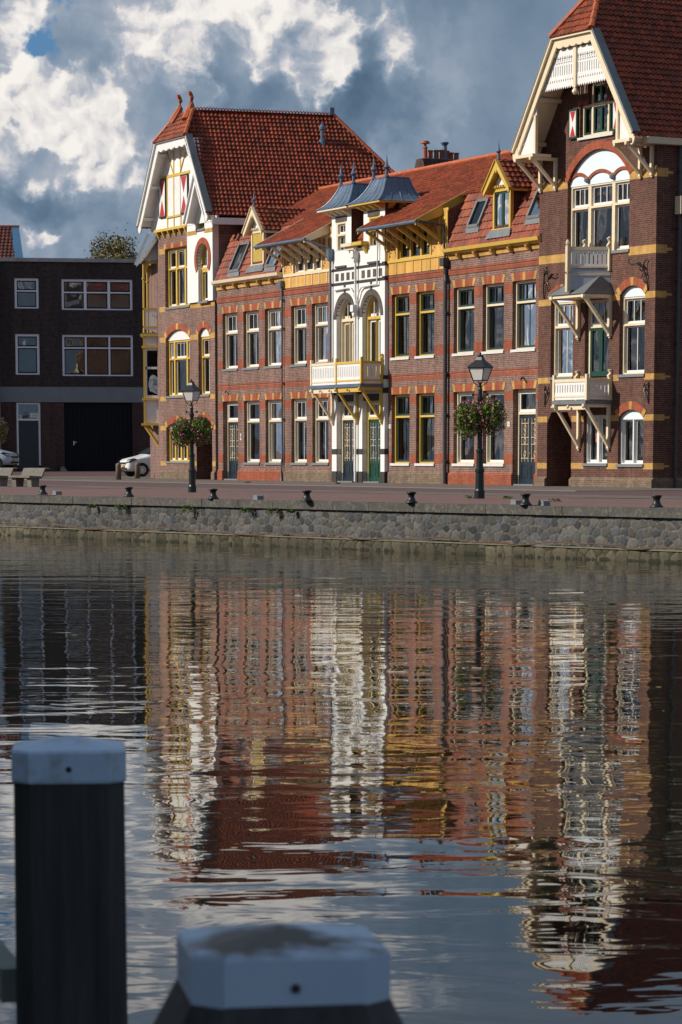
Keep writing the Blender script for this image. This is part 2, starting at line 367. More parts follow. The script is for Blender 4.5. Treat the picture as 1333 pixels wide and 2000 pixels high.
# ------------------------------------------------------------------ building kit
def arc(uc, half, zs, zc, n=14, rev=False):
    """points of the circular arc through (uc-half,zs), (uc,zc), (uc+half,zs), left to right"""
    h = zc - zs; r = (half * half + h * h) / (2 * h); cz = zc - r
    a = math.asin(max(-1, min(1, half / r)))
    if h > r: a = math.pi - a
    pts = [(uc + r * math.sin(-a + 2 * a * i / n), cz + r * math.cos(-a + 2 * a * i / n)) for i in range(n + 1)]
    return pts[::-1] if rev else pts
def rect(u0, u1, z0, z1): return [(u0, z0), (u1, z0), (u1, z1), (u0, z1)]
def arched(u0, u1, z0, zs, zc, n=14): return [(u0, z0), (u1, z0)] + arc((u0 + u1) / 2, (u1 - u0) / 2, zs, zc, n, True)
def ring(parent, uc, half, zs, zc, th, v, mat, accents=(), amat=None, n=20, out=0.02, aw=0.06, name='arch'):
    inner = arc(uc, half, zs, zc, n)
    h = zc - zs; r = (half * half + h * h) / (2 * h); cz = zc - r
    def o(p): d = math.hypot(p[0] - uc, p[1] - cz); return (uc + (p[0] - uc) * (r + th) / d, cz + (p[1] - cz) * (r + th) / d)
    m = MB(); a_ = MB()
    for i in range(n):
        t = (i + 0.5) / n; p, q = inner[i], inner[i + 1]
        isa = any(abs(t - x) < aw for x in accents)
        (a_ if isa else m).prism([p, q, o(q), o(p)], v - 0.10, v + out + (0.006 if isa else 0))
    m.build(name, mat, parent)
    if a_.v: a_.build(name + '_accent', amat, parent)
def pleats(mb, u0, u1, v, z0, z1, amp=0.025, step=0.05):
    n = max(2, int((u1 - u0) / step)); vs = []
    for i in range(n + 1):
        u = u0 + (u1 - u0) * i / n; vv = v + (amp if i % 2 else -amp); vs += [(u, vv, z0), (u, vv, z1)]
    mb.add(vs, [(2 * i, 2 * i + 2, 2 * i + 3, 2 * i + 1) for i in range(n)])
def window(parent, u0, u1, z0, z1, v=0.0, rec=0.12, fm='cream', sm='white', cols=(), ztr=None, ub=0, lb=0, fw=0.085, sill='stone', room='dark',
           cur=None, cm='curtain', name='window', label=None, arch=None, sashw=0.055, proj=0.05, glass='glass', mull=0.07, door=False, blind=None, low=True):
    """a wooden window set `rec` back in its opening; cols are the mullion positions as fractions, ztr the transom height"""
    fv = v - rec; f = MB()
    fd = 0.15
    f.box(u0, u0 + fw, fv - fd, fv, z0, z1); f.box(u1 - fw, u1, fv - fd, fv, z0, z1)
    f.box(u0 + fw, u1 - fw, fv - fd, fv - 0.002, z1 - fw, z1)
    if low: f.box(u0 + fw, u1 - fw, fv - fd, fv - 0.002, z0, z0 + fw * 0.6)
    xs = [u0 + fw] + [u0 + (u1 - u0) * c for c in cols] + [u1 - fw]
    for c in xs[1:-1]: f.box(c - mull / 2, c + mull / 2, fv - fd, fv - 0.004, z0 + fw * 0.6, z1 - fw)
    if ztr: 
        for i in range(len(xs) - 1):
            a = xs[i] + (mull / 2 if i else 0); b = xs[i + 1] - (mull / 2 if i < len(xs) - 2 else 0)
            f.box(a, b, fv - fd, fv + 0.012, ztr - 0.035, ztr + 0.035)
    if arch:
        zs, zc = arch
        o = arc((u0 + u1) / 2, (u1 - u0) / 2, zs, zc, 14)
        i_ = arc((u0 + u1) / 2, (u1 - u0) / 2 - fw, zs + 0.001, zc - fw, 14)
        for k in range(14): f.prism([o[k], o[k + 1], i_[k + 1], i_[k]], fv - fd, fv)
    w = f.build(name, M[fm], parent, label=label)
    s = MB(); sv = fv - 0.075; sd_ = 0.05
    zb = z0 + fw * 0.6 if low else z0; zt = z1 - fw
    lev = [(zb, zt, lb)] if ztr is None else [(zb, ztr - 0.035, lb), (ztr + 0.035, zt, ub)]
    for i in range(len(xs) - 1):
        a = xs[i] + (mull / 2 if i else 0); b = xs[i + 1] - (mull / 2 if i < len(xs) - 2 else 0)
        for li, (c, d, nb) in enumerate(lev):
            dv = 0.0 if li else 0.02
            s.box(a, a + sashw, sv - sd_ - dv, sv - dv, c, d); s.box(b - sashw, b, sv - sd_ - dv, sv - dv, c, d)
            s.box(a + sashw, b - sashw, sv - sd_ - dv, sv - dv - 0.002, c, c + sashw * 1.4); s.box(a + sashw, b - sashw, sv - sd_ - dv, sv - dv - 0.002, d - sashw, d)
            for k in range(nb):
                x = a + sashw + (b - a - 2 * sashw) * (k + 1) / (nb + 1); s.box(x - 0.014, x + 0.014, sv - sd_ - dv, sv - dv - 0.006, c + sashw * 1.4, d - sashw)
    s.build('sash', M[sm], w)
    g = MB(); gv = fv - 0.115
    gz = arch[1] if arch else z1
    g.add([(u0, gv, z0), (u1, gv, z0), (u1, gv, z1), (u0, gv, z1)], [(0, 1, 2, 3)])
    if arch: g.add([(p[0], gv, p[1]) for p in arc((u0 + u1) / 2, (u1 - u0) / 2 - 0.01, arch[0], arch[1] - 0.01, 14)], [tuple(range(15))])
    g.build('pane', M[glass], w)
    r_ = MB(); rv = v - 0.75; e = 0.55; zz = gz + 0.02
    r_.add([(u0 - e, gv - 0.1, z0 - 0.1), (u1 + 0.02, gv - 0.1, z0 - 0.1), (u1 + 0.02, rv, z0 - 0.1), (u0 - e, rv, z0 - 0.1), (u0 - e, gv - 0.1, zz), (u1 + 0.02, gv - 0.1, zz), (u1 + 0.02, rv, zz), (u0 - e, rv, zz)],
           [(0, 1, 2, 3), (4, 5, 6, 7), (1, 2, 6, 5), (2, 3, 7, 6), (3, 0, 4, 7)])
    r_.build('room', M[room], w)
    if cur:
        c = MB(); W_ = u1 - u0
        for a, b in cur: pleats(c, u0 + W_ * a, u0 + W_ * b, gv - 0.14, z0, zt if not arch else z1)
        c.build('curtain', M[cm], w)
    if blind:
        c = MB(); c.box(u0 + fw, u1 - fw, gv - 0.09, gv - 0.07, z0 + (z1 - z0) * blind[0], z0 + (z1 - z0) * blind[1]); c.build('blind', M['blind' if len(blind) < 3 else blind[2]], w)
    if sill:
        b = MB(); b.box(u0 - 0.04, u1 + 0.04, v - rec - 0.05, v + proj, z0 - 0.09, z0); b.build('sill', M[sill], w)
    return w
def tile_roof(parent, pts, e=None, w=0.22, h=0.30, mat='tile', amp=0.035, lip=0.042, name='roof', off=0.0):
    """pantiles laid over the convex 3-D polygon pts (u, v, z); pts[0]->pts[1] is the eave unless e is given"""
    P = [Vector(p) for p in pts]; e = (Vector(e) if e is not None else P[1] - P[0]).normalized()
    nrm = Vector((0, 0, 0))
    for i in range(len(P)): nrm += P[i].cross(P[(i + 1) % len(P)])
    nrm.normalize()
    if nrm.z < 0: nrm = -nrm
    up = nrm.cross(e).normalized()
    if up.z < 0: up = -up
    O = P[0]; Q = [((p - O).dot(e), (p - O).dot(up)) for p in P]
    s0 = min(q[1] for q in Q); s1 = max(q[1] for q in Q)
    def span(y):
        xs = []
        for i in range(len(Q)):
            a, b = Q[i], Q[(i + 1) % len(Q)]
            if abs(a[1] - b[1]) < 1e-9:
                if abs(y - a[1]) < 1e-6: xs += [a[0], b[0]]
                continue
            t = (y - a[1]) / (b[1] - a[1])
            if -1e-6 <= t <= 1 + 1e-6: xs.append(a[0] + t * (b[0] - a[0]))
        return (min(xs), max(xs)) if xs else None
    prof = [(0.0, 0.0), (0.16, 0.15), (0.36, 0.75), (0.52, 1.0), (0.70, 0.75), (0.88, 0.12)]
    mb = MB(); uvs = []; rows = int(math.ceil((s1 - s0) / h)); x0 = min(q[0] for q in Q); x1 = max(q[0] for q in Q)
    for j in range(rows):
        ya = s0 + j * h; yb = min(ya + h, s1); A = span(ya + 1e-4); B = span(yb - 1e-4)
        if not A or not B: continue
        k0 = int(math.floor(x0 / w)) - 1; k1 = int(math.ceil(x1 / w)) + 1
        cols = [((k + t) * w, q) for k in range(k0, k1) for t, q in prof]
        prev = None
        jit = {k: random.uniform(-0.008, 0.010) for k in range(k0, k1 + 1)}
        vs = []; 
        for x, q in cols:
            k = math.floor(x / w + 1e-6)
            xa = min(max(x, A[0]), A[1]); xb = min(max(x, B[0]), B[1])
            lo = O + e * xa + up * ya + nrm * (q * amp + lip + jit[k] + off); hi = O + e * xb + up * (yb + 0.02) + nrm * (q * amp + off)
            base = O + e * xa + up * ya + nrm * (q * amp - 0.01 + off)
            vs.append((xa, xb, lo, hi, base, x))
        for a, b in zip(vs, vs[1:]):
            if b[0] - a[0] < 1e-5 and b[1] - a[1] < 1e-5: continue
            mb.add([a[2], b[2], b[3], a[3], a[4], b[4]], [(0, 1, 2, 3), (4, 5, 1, 0)])
            u_ = math.floor(a[5] / w + 1e-6) + 0.5; v_ = j + 0.5
            uvs += [(u_, v_)] * 8
    mb.uv = uvs
    return mb, mat
def add_roof(parent, pts, name='roof', **k):
    mb, mat = tile_roof(parent, pts, name=name, **k)
    me = bpy.data.meshes.new(name); me.from_pydata([(a, -b, c) for a, b, c in mb.v], [], mb.f); me.materials.append(M[mat])
    l = me.uv_layers.new(name="UVMap")
    for i, c in enumerate(mb.uv): l.data[i].uv = c
    o = bpy.data.objects.new(name, me); sc.collection.objects.link(o); o.parent = parent
    if parent.name in UB: o.location = (-UB[parent.name], 0, 0)
    return o
UB = {}
def ridge_tiles(mb, p0, p1, r=0.09, step=0.33):
    p0 = Vector(p0); p1 = Vector(p1); L = (p1 - p0).length; n = max(1, int(L / step))
    for i in range(n):
        a = p0.lerp(p1, i / n); b = p0.lerp(p1, (i + 1.12) / n); mb.tube([a, b], [r * 1.12, r * 0.92], 8)
def finial(mb, u, v, z, s=1.0):
    mb.lathe(u, v, [(0.10 * s, z), (0.10 * s, z + 0.05 * s), (0.06 * s, z + 0.09 * s), (0.06 * s, z + 0.28 * s), (0.085 * s, z + 0.31 * s), (0.13 * s, z + 0.37 * s), (0.085 * s, z + 0.43 * s), (0.05 * s, z + 0.47 * s), (0.035 * s, z + 0.6 * s), (0.006, z + 0.85 * s)], 10)
def slats(mb, p0, p1, z0, z1, pitch=0.09, gap=0.022, t=0.03, top=0.06, bot=0.06):
    """pierced boards between two plan points"""
    a = Vector((*p0, 0)); b = Vector((*p1, 0)); L = (b - a).length; n = max(1, round(L / pitch)); d = (b - a) / n
    mb.bar((a.x, a.y, z0 + bot / 2), (b.x, b.y, z0 + bot / 2), t, bot); mb.bar((a.x, a.y, z1 - top / 2), (b.x, b.y, z1 - top / 2), t, top)
    g = gap / d.length / 2
    for i in range(n):
        p = a + d * (i + g); q = a + d * (i + 1 - g)
        mb.bar((p.x, p.y, (z0 + z1) / 2), (q.x, q.y, (z0 + z1) / 2), t * 0.8, z1 - z0 - top - bot)
def bracket(mb, u, v0, v1, zt, zb, w=0.09, t=0.09):
    """wall post, top beam and brace in the plane square to the wall"""
    mb.box(u - w / 2, u + w / 2, v0, v0 + t, zb, zt - t)
    mb.box(u - w / 2, u + w / 2, v0, v1, zt - t, zt)
    mb.bar((u, v0 + t * 0.7, zb + 0.10), (u, v1 - 0.10, zt - t * 0.6), w * 0.8, t * 1.1, up=(1, 0, 0))
    mb.lathe(u, v1 - 0.02, [(0.0, zt - t - 0.04), (0.05, zt - t - 0.01), (0.05, zt - t + 0.03), (0.0, zt - t + 0.05)], 6)
    mb.lathe(u, v0 + 0.05, [(0.0, zb - 0.09), (0.045, zb - 0.05), (0.03, zb)], 6)

# ------------------------------------------------------------------ frames of the street fronts
ROW_O = Vector((6.5825, 95.1462, 0)); ROW_A = R(-64.4134)
COR_O = Vector((6.4472, 95.0814, 0)); COR_A = R(-59.976)
ROW_D = Vector((math.cos(ROW_A), math.sin(ROW_A), 0)); ROW_I = Vector((-ROW_D.y, ROW_D.x, 0))
_build = MB.build
def _b(s, name, mat, parent=None, smooth=False, loc=None, label=None):
    o = _build(s, name, mat, parent, smooth, loc, label)
    if parent is not None and parent.name in UB and loc is None: o.location = (-UB[parent.name], 0, 0)
    return o
MB.build = _b
def house(name, label, ub, corner=False, cat='house'):
    O = COR_O if corner else ROW_O; A = COR_A if corner else ROW_A
    d = Vector((math.cos(A), math.sin(A), 0))
    t = thing(name, label, cat, O + d * ub, A); UB[t.name] = ub; return t
def door(parent, u0, u1, zt, z1, v=0.0, rec=0.18, fm='cream', lm='navy', fw=0.10, ub=0, grille=True, sm='white', z0=0.06, gt='cream', brass=False, blk=True):
    f = MB(); fv = v - rec; fd = 0.1
    f.box(u0, u0 + fw, fv - fd, fv, z0 + 0.3, z1); f.box(u1 - fw, u1, fv - fd, fv, z0 + 0.3, z1); f.box(u0 + fw, u1 - fw, fv - fd, fv - .002, z1 - fw, z1)
    f.box(u0 + fw, u1 - fw, fv - fd, fv + 0.01, zt, zt + 0.09)
    w = f.build('door_frame', M[fm], parent)
    b = MB(); b.box(u0 + .003, u0 + fw, fv - fd, fv - .001, 0, z0 + 0.3); b.box(u1 - fw, u1 - .003, fv - fd, fv - .001, 0, z0 + 0.3); b.box(u0 + fw, u1 - fw, fv - 0.3, v + 0.02, 0, z0)
    b.build('threshold', M['stone'], w)
    s = MB(); a, c = u0 + fw, u1 - fw; sv = fv - .03
    s.box(a, a + .06, sv - .05, sv, zt + .09, z1 - fw); s.box(c - .06, c, sv - .05, sv, zt + .09, z1 - fw); s.box(a + .06, c - .06, sv - .05, sv - .002, zt + .09, zt + .17); s.box(a + .06, c - .06, sv - .05, sv - .002, z1 - fw - .06, z1 - fw)
    for k in range(ub):
        x = a + (c - a) * (k + 1) / (ub + 1); s.box(x - .014, x + .014, sv - .05, sv - .006, zt + .17, z1 - fw - .06)
    s.build('transom_light', M[sm], w)
    g = MB(); g.add([(u0, fv - .07, zt), (u1, fv - .07, zt), (u1, fv - .07, z1), (u0, fv - .07, z1)], [(0, 1, 2, 3)]); g.build('pane', M['glass'], w)
    r_ = MB(); r_.box(u0 - .3, u1, v - .9, fv - fd - .02, 0, z1 + .02)
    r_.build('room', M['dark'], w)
    mid = (a + c) / 2; d_ = MB(); gr = MB(); dv = fv - .04
    gl = MB()
    for x0, x1 in ((a, mid - .004), (mid + .004, c)):
        st = .085
        d_.box(x0, x0 + st, dv - .05, dv, z0, zt); d_.box(x1 - st, x1, dv - .05, dv, z0, zt)
        for q0, q1 in ((z0, z0 + .16), (z0 + .62, z0 + .74), (zt - .12, zt)): d_.box(x0 + st, x1 - st, dv - .05, dv - .002, q0, q1)
        d_.box(x0 + st, x1 - st, dv - .04, dv - .02, z0 + .16, z0 + .62)
        d_.box(x0 + st + .05, x1 - st - .05, dv - .02, dv - .006, z0 + .22, z0 + .56)
        p, q = x0 + st, x1 - st; zz0 = z0 + .74; zz1 = zt - .12
        gl.box(p, q, dv - .04, dv - .03, zz0, zz1)
        if grille:
            cx = (p + q) / 2; H = zz1 - zz0; r0 = .011
            for x in (p + .03, cx, q - .03): gr.tube([(x, dv - .012, zz0), (x, dv - .012, zz1)], r0, 5)
            for fz in (.08, .40, .56, .88): gr.tube([(p, dv - .012, zz0 + H * fz), (q, dv - .012, zz0 + H * fz)], r0, 5)
            for fz in (.18, .48, .66, .78):
                zc = zz0 + H * fz; rr = min((q - p) * .36, .07)
                gr.tube([(cx + rr * math.cos(t), dv - .010, zc + rr * 1.3 * math.sin(t)) for t in [i * math.pi / 5 for i in range(11)]], r0, 5)
            gr.lathe(cx, dv - .01, [(0, zz1 - .10), (.035, zz1 - .06), (0, zz1)], 6)
    dd = d_.build('door', M[lm], parent)
    gl.build('pane', M['glass'] if not blk else M['dark'], dd)
    if grille: gr.build('grille', M[gt], dd)
    h = MB(); h.lathe(mid + .06, dv + .03, [(0, z0 + .98), (.03, z0 + 1.0), (.03, z0 + 1.04), (0, z0 + 1.06)], 8); h.build('handle', M['brass'], dd)
    return w
def bands(parent, holes, ua, ub_, zs, mat, name, v=0.004, out=0.0):
    """horizontal courses between the openings (holes are rects u0,u1,z0,z1)"""
    for z0, z1 in zs:
        m = MB(); cuts = sorted((h[0], h[1]) for h in holes if h[2] < z1 - .01 and h[3] > z0 + .01); x = ua
        for a, b in cuts:
            if a > x + .01: m.box(x, a, v - .02, v + out, z0, z1)
            x = max(x, b)
        if ub_ > x + .01: m.box(x, ub_, v - .02, v + out, z0, z1)
        m.build(name, M[mat], parent)
def lintel(parent, u0, u1, z, v=0.0, h=0.26, holes=None):
    r_ = MB(); y = MB(); e = .10; n = 9; w = u1 - u0
    xs = [u0 + w * i / 9 for i in range(10)]
    def top(x): return (u0 + u1) / 2 + (x - (u0 + u1) / 2) * (1 + 2 * e / w)
    for i, (a, b) in enumerate(((0, .9), (.9, 4.0), (4.0, 5.0), (5.0, 8.1), (8.1, 9))):
        A = u0 + w * a / 9; B = u0 + w * b / 9
        (y if i % 2 == 0 else r_).prism([(A, z), (B, z), (top(B), z + h), (top(A), z + h)], v - .05, v + (.012 if i % 2 == 0 else .008))
    r_.build('lintel', M['brick_redplain'], parent); y.build('lintel_accent', M['brick_yellow'], parent)

# ================================================================== the four terrace houses
UPZ = (4.50, 6.74); LOZ = (0.73, 3.19)
def terrace(name, label, ua, ub_, ups, los, dr, top, plinth, upk, lok, sill, doork=None, wr=None):
    t = house(name, label, (ua + ub_) / 2)
    fa, fb = ua, ub_
    if wr: ua, ub_ = wr
    holes = [(a, b, *UPZ) for a, b in ups] + [(a, b, *LOZ) for a, b in los] + ([(dr[0], dr[1], 0.0, 3.2)] if dr else [])
    w = MB()
    hp = [rect(*h) for h in holes if h[2] > 0]
    outer = [(ua, 0)] + ([(dr[0], 0), (dr[0], 3.2), (dr[1], 3.2), (dr[1], 0)] if dr else []) + [(ub_, 0), (ub_, top), (ua, top)]
    w.wall(outer, hp, 0, .14)
    if dr: w.add([(dr[0], 0, 0), (dr[0], 0, 3.2), (dr[1], 0, 3.2), (dr[1], 0, 0), (dr[0], -.3, 0), (dr[0], -.3, 3.2), (dr[1], -.3, 3.2), (dr[1], -.3, 0)], [(0, 1, 5, 4), (1, 2, 6, 5), (2, 3, 7, 6)])
    w.add([(ua, 0, 0), (ua, -8.6, 0), (ub_, -8.6, 0), (ub_, 0, 0), (ua, 0, 7.4), (ua, -8.6, 7.4), (ub_, -8.6, 7.4), (ub_, 0, 7.4)], [(0, 1, 5, 4), (1, 2, 6, 5), (2, 3, 7, 6)])
    w.build('wall', M['brick'], t)
    bands(t, holes, ua, ub_, [(3.66, 3.80), (6.36, 6.70), (4.50, 4.84), (2.83, 3.14), (0.74, 1.06)], 'brick_red', 'red_course')
    bands(t, holes, ua, ub_, [(3.84, 3.88)], 'brick_redplain', 'red_moulding', .004, .02)
    c = MB(); c.box(ua, ub_, 0, .05, 7.34, 7.38); c.box(ua, ub_, 0, .035, 7.26, 7.30); c.build('string_course', M['brick_redplain'], t)
    c = MB(); c.box(ua, ub_, 0, .025, 7.18, 7.34) ; c.build('red_string', M['brick_red'], t)
    p = MB(); v0 = .05
    cuts = [(dr[0], dr[1])] if dr else []; x = ua
    for a, b in cuts + [(ub_, ub_)]:
        if a > x + .02: p.prism([(0, 0), (v0, 0), (v0, .36), (0, .43)], x, a, axis='u')
        x = b
    p.build('plinth', M['brick_red'] if plinth == 'red' else M['plinth'], t)
    for a, b in ups: lintel(t, a, b, 6.74)
    for a, b in los: lintel(t, a, b, 3.19)
    if dr: lintel(t, dr[0], dr[1], 3.2)
    for i, (a, b) in enumerate(ups): window(t, a, b, *UPZ, sill=sill, **upk[i % len(upk)])
    for i, (a, b) in enumerate(los): window(t, a, b, *LOZ, sill=sill, **lok[i % len(lok)])
    if doork: door(t, dr[0], dr[1], 2.36, 3.2, **doork)
    return t
HA = terrace('terrace_house', 'brick terrace house beside the left corner house, with cream dormer and dark door', -26.98, -20.42,
    [(-26.44, -24.92), (-24.33, -22.81), (-22.21, -20.66)], [(-24.30, -22.78), (-22.18, -20.64)], (-26.46, -24.92), 7.95, 'red',
    [dict(fm='beige', ztr=5.94, ub=2, lb=1, cur=[(0, .3), (.55, .8)], cm='curtain2'), dict(fm='beige', ztr=5.94, ub=2, lb=1, cur=[(.05, .45), (.6, .9)], cm='curtain'), dict(fm='beige', ztr=5.94, ub=2, lb=1, cur=[(.0, .5)])],
    [dict(fm='beige', ztr=2.36, room='room2', cur=[(.7, .95)], cm='curtain2'), dict(fm='beige', ztr=2.36, room='room2', cur=[(.0, .3)])], 'stone', dict(fm='beige', lm='navy'))
HD = terrace('terrace_house', 'brick terrace house beside the right corner house, with yellow dormer and dark door', -6.55, 0.12,
    [(-6.21, -4.72), (-4.11, -2.62), (-2.03, -0.46)], [(-6.18, -4.66), (-4.04, -2.55)], (-1.94, -0.40), 7.95, 'red',
    [dict(fm='cream', sm='petrol', ztr=6.04, ub=2, lb=1, cur=[(.35, .6), (.75, 1)], cm='curtain2'), dict(fm='cream', sm='petrol', ztr=6.04, ub=2, lb=0, blind=(.70, .96), cur=[(.0, .2)], cm='curtain2'), dict(fm='cream', sm='petrol', ztr=6.04, ub=2, lb=1, blind=(.70, .96))],
    [dict(fm='cream', ztr=2.40, room='room2', cur=[(.1, .35)], cm='ochrecurtain'), dict(fm='cream', ztr=2.40, cur=[(.3, .5)], cm='curtain2')], 'sillwhite', dict(fm='cream', lm='navy'))
HB = terrace('terrace_house', 'terrace house with dark blue door and cream left half of the shared balcony', -20.42, -13.50,
    [(-19.71, -18.31), (-17.81, -16.40)], [(-19.71, -18.30), (-17.78, -16.34)], None, 7.44, 'stone',
    [dict(fm='beige', ztr=5.93, ub=2, lb=1, cur=[(.0, .7)]), dict(fm='beige', ztr=5.93, ub=2, lb=1, cur=[(.1, .6)], cm='curtain2')],
    [dict(fm='beige', ztr=2.38, ub=2, lb=1, blind=(.12, .32, 'curtain')), dict(fm='beige', ztr=2.38, ub=2, lb=1, blind=(.12, .32, 'curtain'))], 'stone', wr=(-20.42, -15.72))
HC = terrace('terrace_house', 'terrace house with dark green door and yellow right half of the shared balcony', -13.50, -6.55,
    [(-11.00, -9.60), (-9.06, -7.66)], [(-10.99, -9.56), (-9.04, -7.63)], None, 7.44, 'stone',
    [dict(fm='yellow', sm='petrol', ztr=6.03, ub=2, lb=1, cur=[(.5, .8)], cm='curtain2'), dict(fm='yellow', sm='petrol', ztr=6.03, ub=2, lb=1, blind=(.74, .96))],
    [dict(fm='yellow', sm='petrol', ztr=2.39, ub=2, lb=1, cur=[(.7, .95)], cm='curtain2'), dict(fm='yellow', sm='petrol', ztr=2.39, ub=2, lb=1)], 'sillwhite', wr=(-11.27, -6.55))

# low-pitched upper roof (rises .52 per metre from the eaves in front of the wall)
def zlow(v): return 9.57 - 0.52 * v
VB, VR = -0.71, -4.35
def zsteep(v): return 8.03 + 2.24 * (0.15 - v)
def side_house_top(t, ua, ub_, dc, fm, yel, sk):
    # cornice with gutter, frieze and corbels
    c = MB(); c.prism([(0, 7.86), (.16, 7.88), (.27, 7.95), (.30, 8.05), (.26, 8.07), (0, 8.07)], ua, ub_, axis='u'); c.build('gutter_cornice', M[fm], t)
    f = MB(); f.box(ua, ub_, 0, .04, 7.70, 7.86); n = 5
    f.build('frieze', M['brick_yellow'], t)
    k = MB()
    for i in range(n):
        x = ua + (ub_ - ua) * (i + .75) / (n + .5); k.prism([(.04, 7.66), (.12, 7.70), (.22, 7.80), (.24, 7.86), (.04, 7.86)], x - .06, x + .06, axis='u')
    k.build('corbel', M['brick_yellow'], t)
    add_roof(t, [(ua, .15, 8.03), (ub_, .15, 8.03), (ub_, VB, zsteep(VB)), (ua, VB, zsteep(VB))], mat='tile', w=.235, h=.30)
    add_roof(t, [(ua, VB, zlow(VB)), (ub_, VB, zlow(VB)), (ub_, VR, zlow(VR)), (ua, VR, zlow(VR))], mat='tile', name='upper_roof', w=.235, h=.26)
    add_roof(t, [(ua, -8.6, 9.4), (ub_, -8.6, 9.4), (ub_, VR, zlow(VR)), (ua, VR, zlow(VR))], mat='tile', name='back_roof')
    r_ = MB(); ridge_tiles(r_, (ua, VR, zlow(VR) + .05), (ub_, VR, zlow(VR) + .05)); r_.build('ridge', M['ridge'], t)
    # dormer
    hw = .61; z0, z1 = 8.53, 9.86; v = -.03; vb = -1.3
    d = MB(); d.box(dc - hw, dc - hw + .10, v - .1, v + .02, z0, z1); d.box(dc + hw - .10, dc + hw, v - .1, v + .02, z0, z1); d.box(dc - hw + .1, dc + hw - .1, v - .1, v + .015, z1 - .12, z1); d.box(dc - hw - .04, dc + hw + .04, v - .1, v + .06, z0 - .07, z0)
    d.box(dc - hw + .02, dc - hw + .05, vb, v - .1, 8.5, z1 + .02); d.box(dc + hw - .05, dc + hw - .02, vb, v - .1, 8.5, z1 + .02)
    dm = d.build('dormer', M[fm], t)
    ch = MB(); ch.box(dc + hw - .018, dc + hw - .004, vb, v - .1, 8.5, z1 + .02); ch.box(dc - hw + .004, dc - hw + .018, vb, v - .1, 8.5, z1 + .02); ch.build('cheek', M['lead'] if fm == 'cream' else M['brick_dull'], dm)
    if yel:
        window_sub(dm, dc - hw + .1, dc + hw - .1, z0 + .01, z1 - .12, v, 'green')
    else:
        b = MB(); b.box(dc - hw + .12, dc + hw - .12, v - .06, v - .01, z0 + .1, z1 - .14); b.build('shutter_board', paint('ochre_board', (0.42, 0.30, 0.06), .6, .1), dm)
    fl = MB(); fl.bar((dc - hw - .25, .10, 8.14 + .09), (dc + hw + .25, .10, 8.14 + .09), .02, .01)
    for zz in range(1): fl.poly([(dc - hw - .25, .165, 8.22), (dc + hw + .25, .165, 8.22), (dc + hw + .1, .04, 8.50), (dc - hw - .1, .04, 8.50)])
    fl.build('flashing', M['lead'], dm)
    # gable head and bargeboards
    ap = 10.74; ft = 9.78; bw = .90; vo = .22; ge = MB()
    ge.prism([(dc - hw, z1), (dc + hw, z1), (dc, ap - .14)], v - .08, v - .02); ge.build('gable_panel', M['skyblue_plaster' if not yel else 'white'], dm)
    bg = MB()
    for sgn in (-1, 1):
        bg.prism([(dc, ap), (dc + sgn * bw, ft), (dc + sgn * (bw - .02), ft - .16), (dc + sgn * (bw - .17), ft - .02), (dc, ap - .26)], vo - .05, vo)
        bg.prism([(dc + sgn * .02, ap + .04), (dc + sgn * (bw + .05), ft + .02), (dc + sgn * (bw + .05), ft - .02), (dc + sgn * .02, ap)], vo - .10, vo + .05)
    bg.lathe(dc, vo - .02, [(.03, ap - .42), (.05, ap - .36), (.03, ap - .30), (.03, ap - .1)], 8)
    for i in range(7): x = dc - hw + .12 + i * (2 * hw - .24) / 6; bg.box(x - .03, x + .03, v, v + .10, z1, z1 + .08)
    bg.box(dc - hw, dc + hw, v, v + .05, z1 + .002, z1 + .04)
    bg.build('bargeboard', M[fm], dm)
    sl = (ap - ft) / bw; vb2 = -2.6
    for sgn in (-1, 1):
        pts = [(dc + sgn * bw, vo - .06, ft), (dc + sgn * bw, vb2, ft), (dc, vb2, ap), (dc, vo - .06, ap)]
        mb, mt = tile_roof(None, pts, mat='tile', w=.2, h=.24, off=.03)
        o = MB(); o.v, o.f, o.uv = mb.v, mb.f, []
        me = bpy.data.meshes.new('dormer_roof'); me.from_pydata([(a, -b, c_) for a, b, c_ in mb.v], [], mb.f); me.materials.append(M['tile'])
        l = me.uv_layers.new(name="UVMap")
        for i, q in enumerate(mb.uv): l.data[i].uv = q
        ob = bpy.data.objects.new('dormer_roof', me); sc.collection.objects.link(ob); ob.parent = dm
        s = MB(); s.prism([(dc + sgn * bw, ft - .03), (dc, ap - .03), (dc, ap - .09), (dc + sgn * bw, ft - .09)], vb2, vo - .05); s.build('soffit', M[fm], dm)
    fi = MB(); finial(fi, dc, vo - .1, ap + .02, .72); fi.build('finial', M['zinc'], dm)
    # roof windows lying in the tiles
    for (a, b, zb, zt, gm) in sk:
        def vv(z): return .15 - (z - 8.03) / 2.24
        s = MB(); o_ = .10
        def P(u, z, k=o_): return (u, vv(z) + k * .91, z + k * .41)
        for q in (((a, zb), (b, zb)), ((a, zt), (b, zt)), ((a, zb), (a, zt)), ((b, zb), (b, zt))):
            s.bar(P(*q[0]), P(*q[1]), .10, .08, up=(0, 1, 0))
        s.add([P(a - .12, zb - .22, .06), P(b + .12, zb - .22, .06), P(b + .04, zb, .10), P(a - .04, zb, .10)], [(0, 1, 2, 3)])
        r = s.build('roof_window', M['lead'], t)
        g = MB(); g.poly([P(a, zb, .09), P(b, zb, .09), P(b, zt, .09), P(a, zt, .09)]); g.build('pane', M['glass_sky'], r)
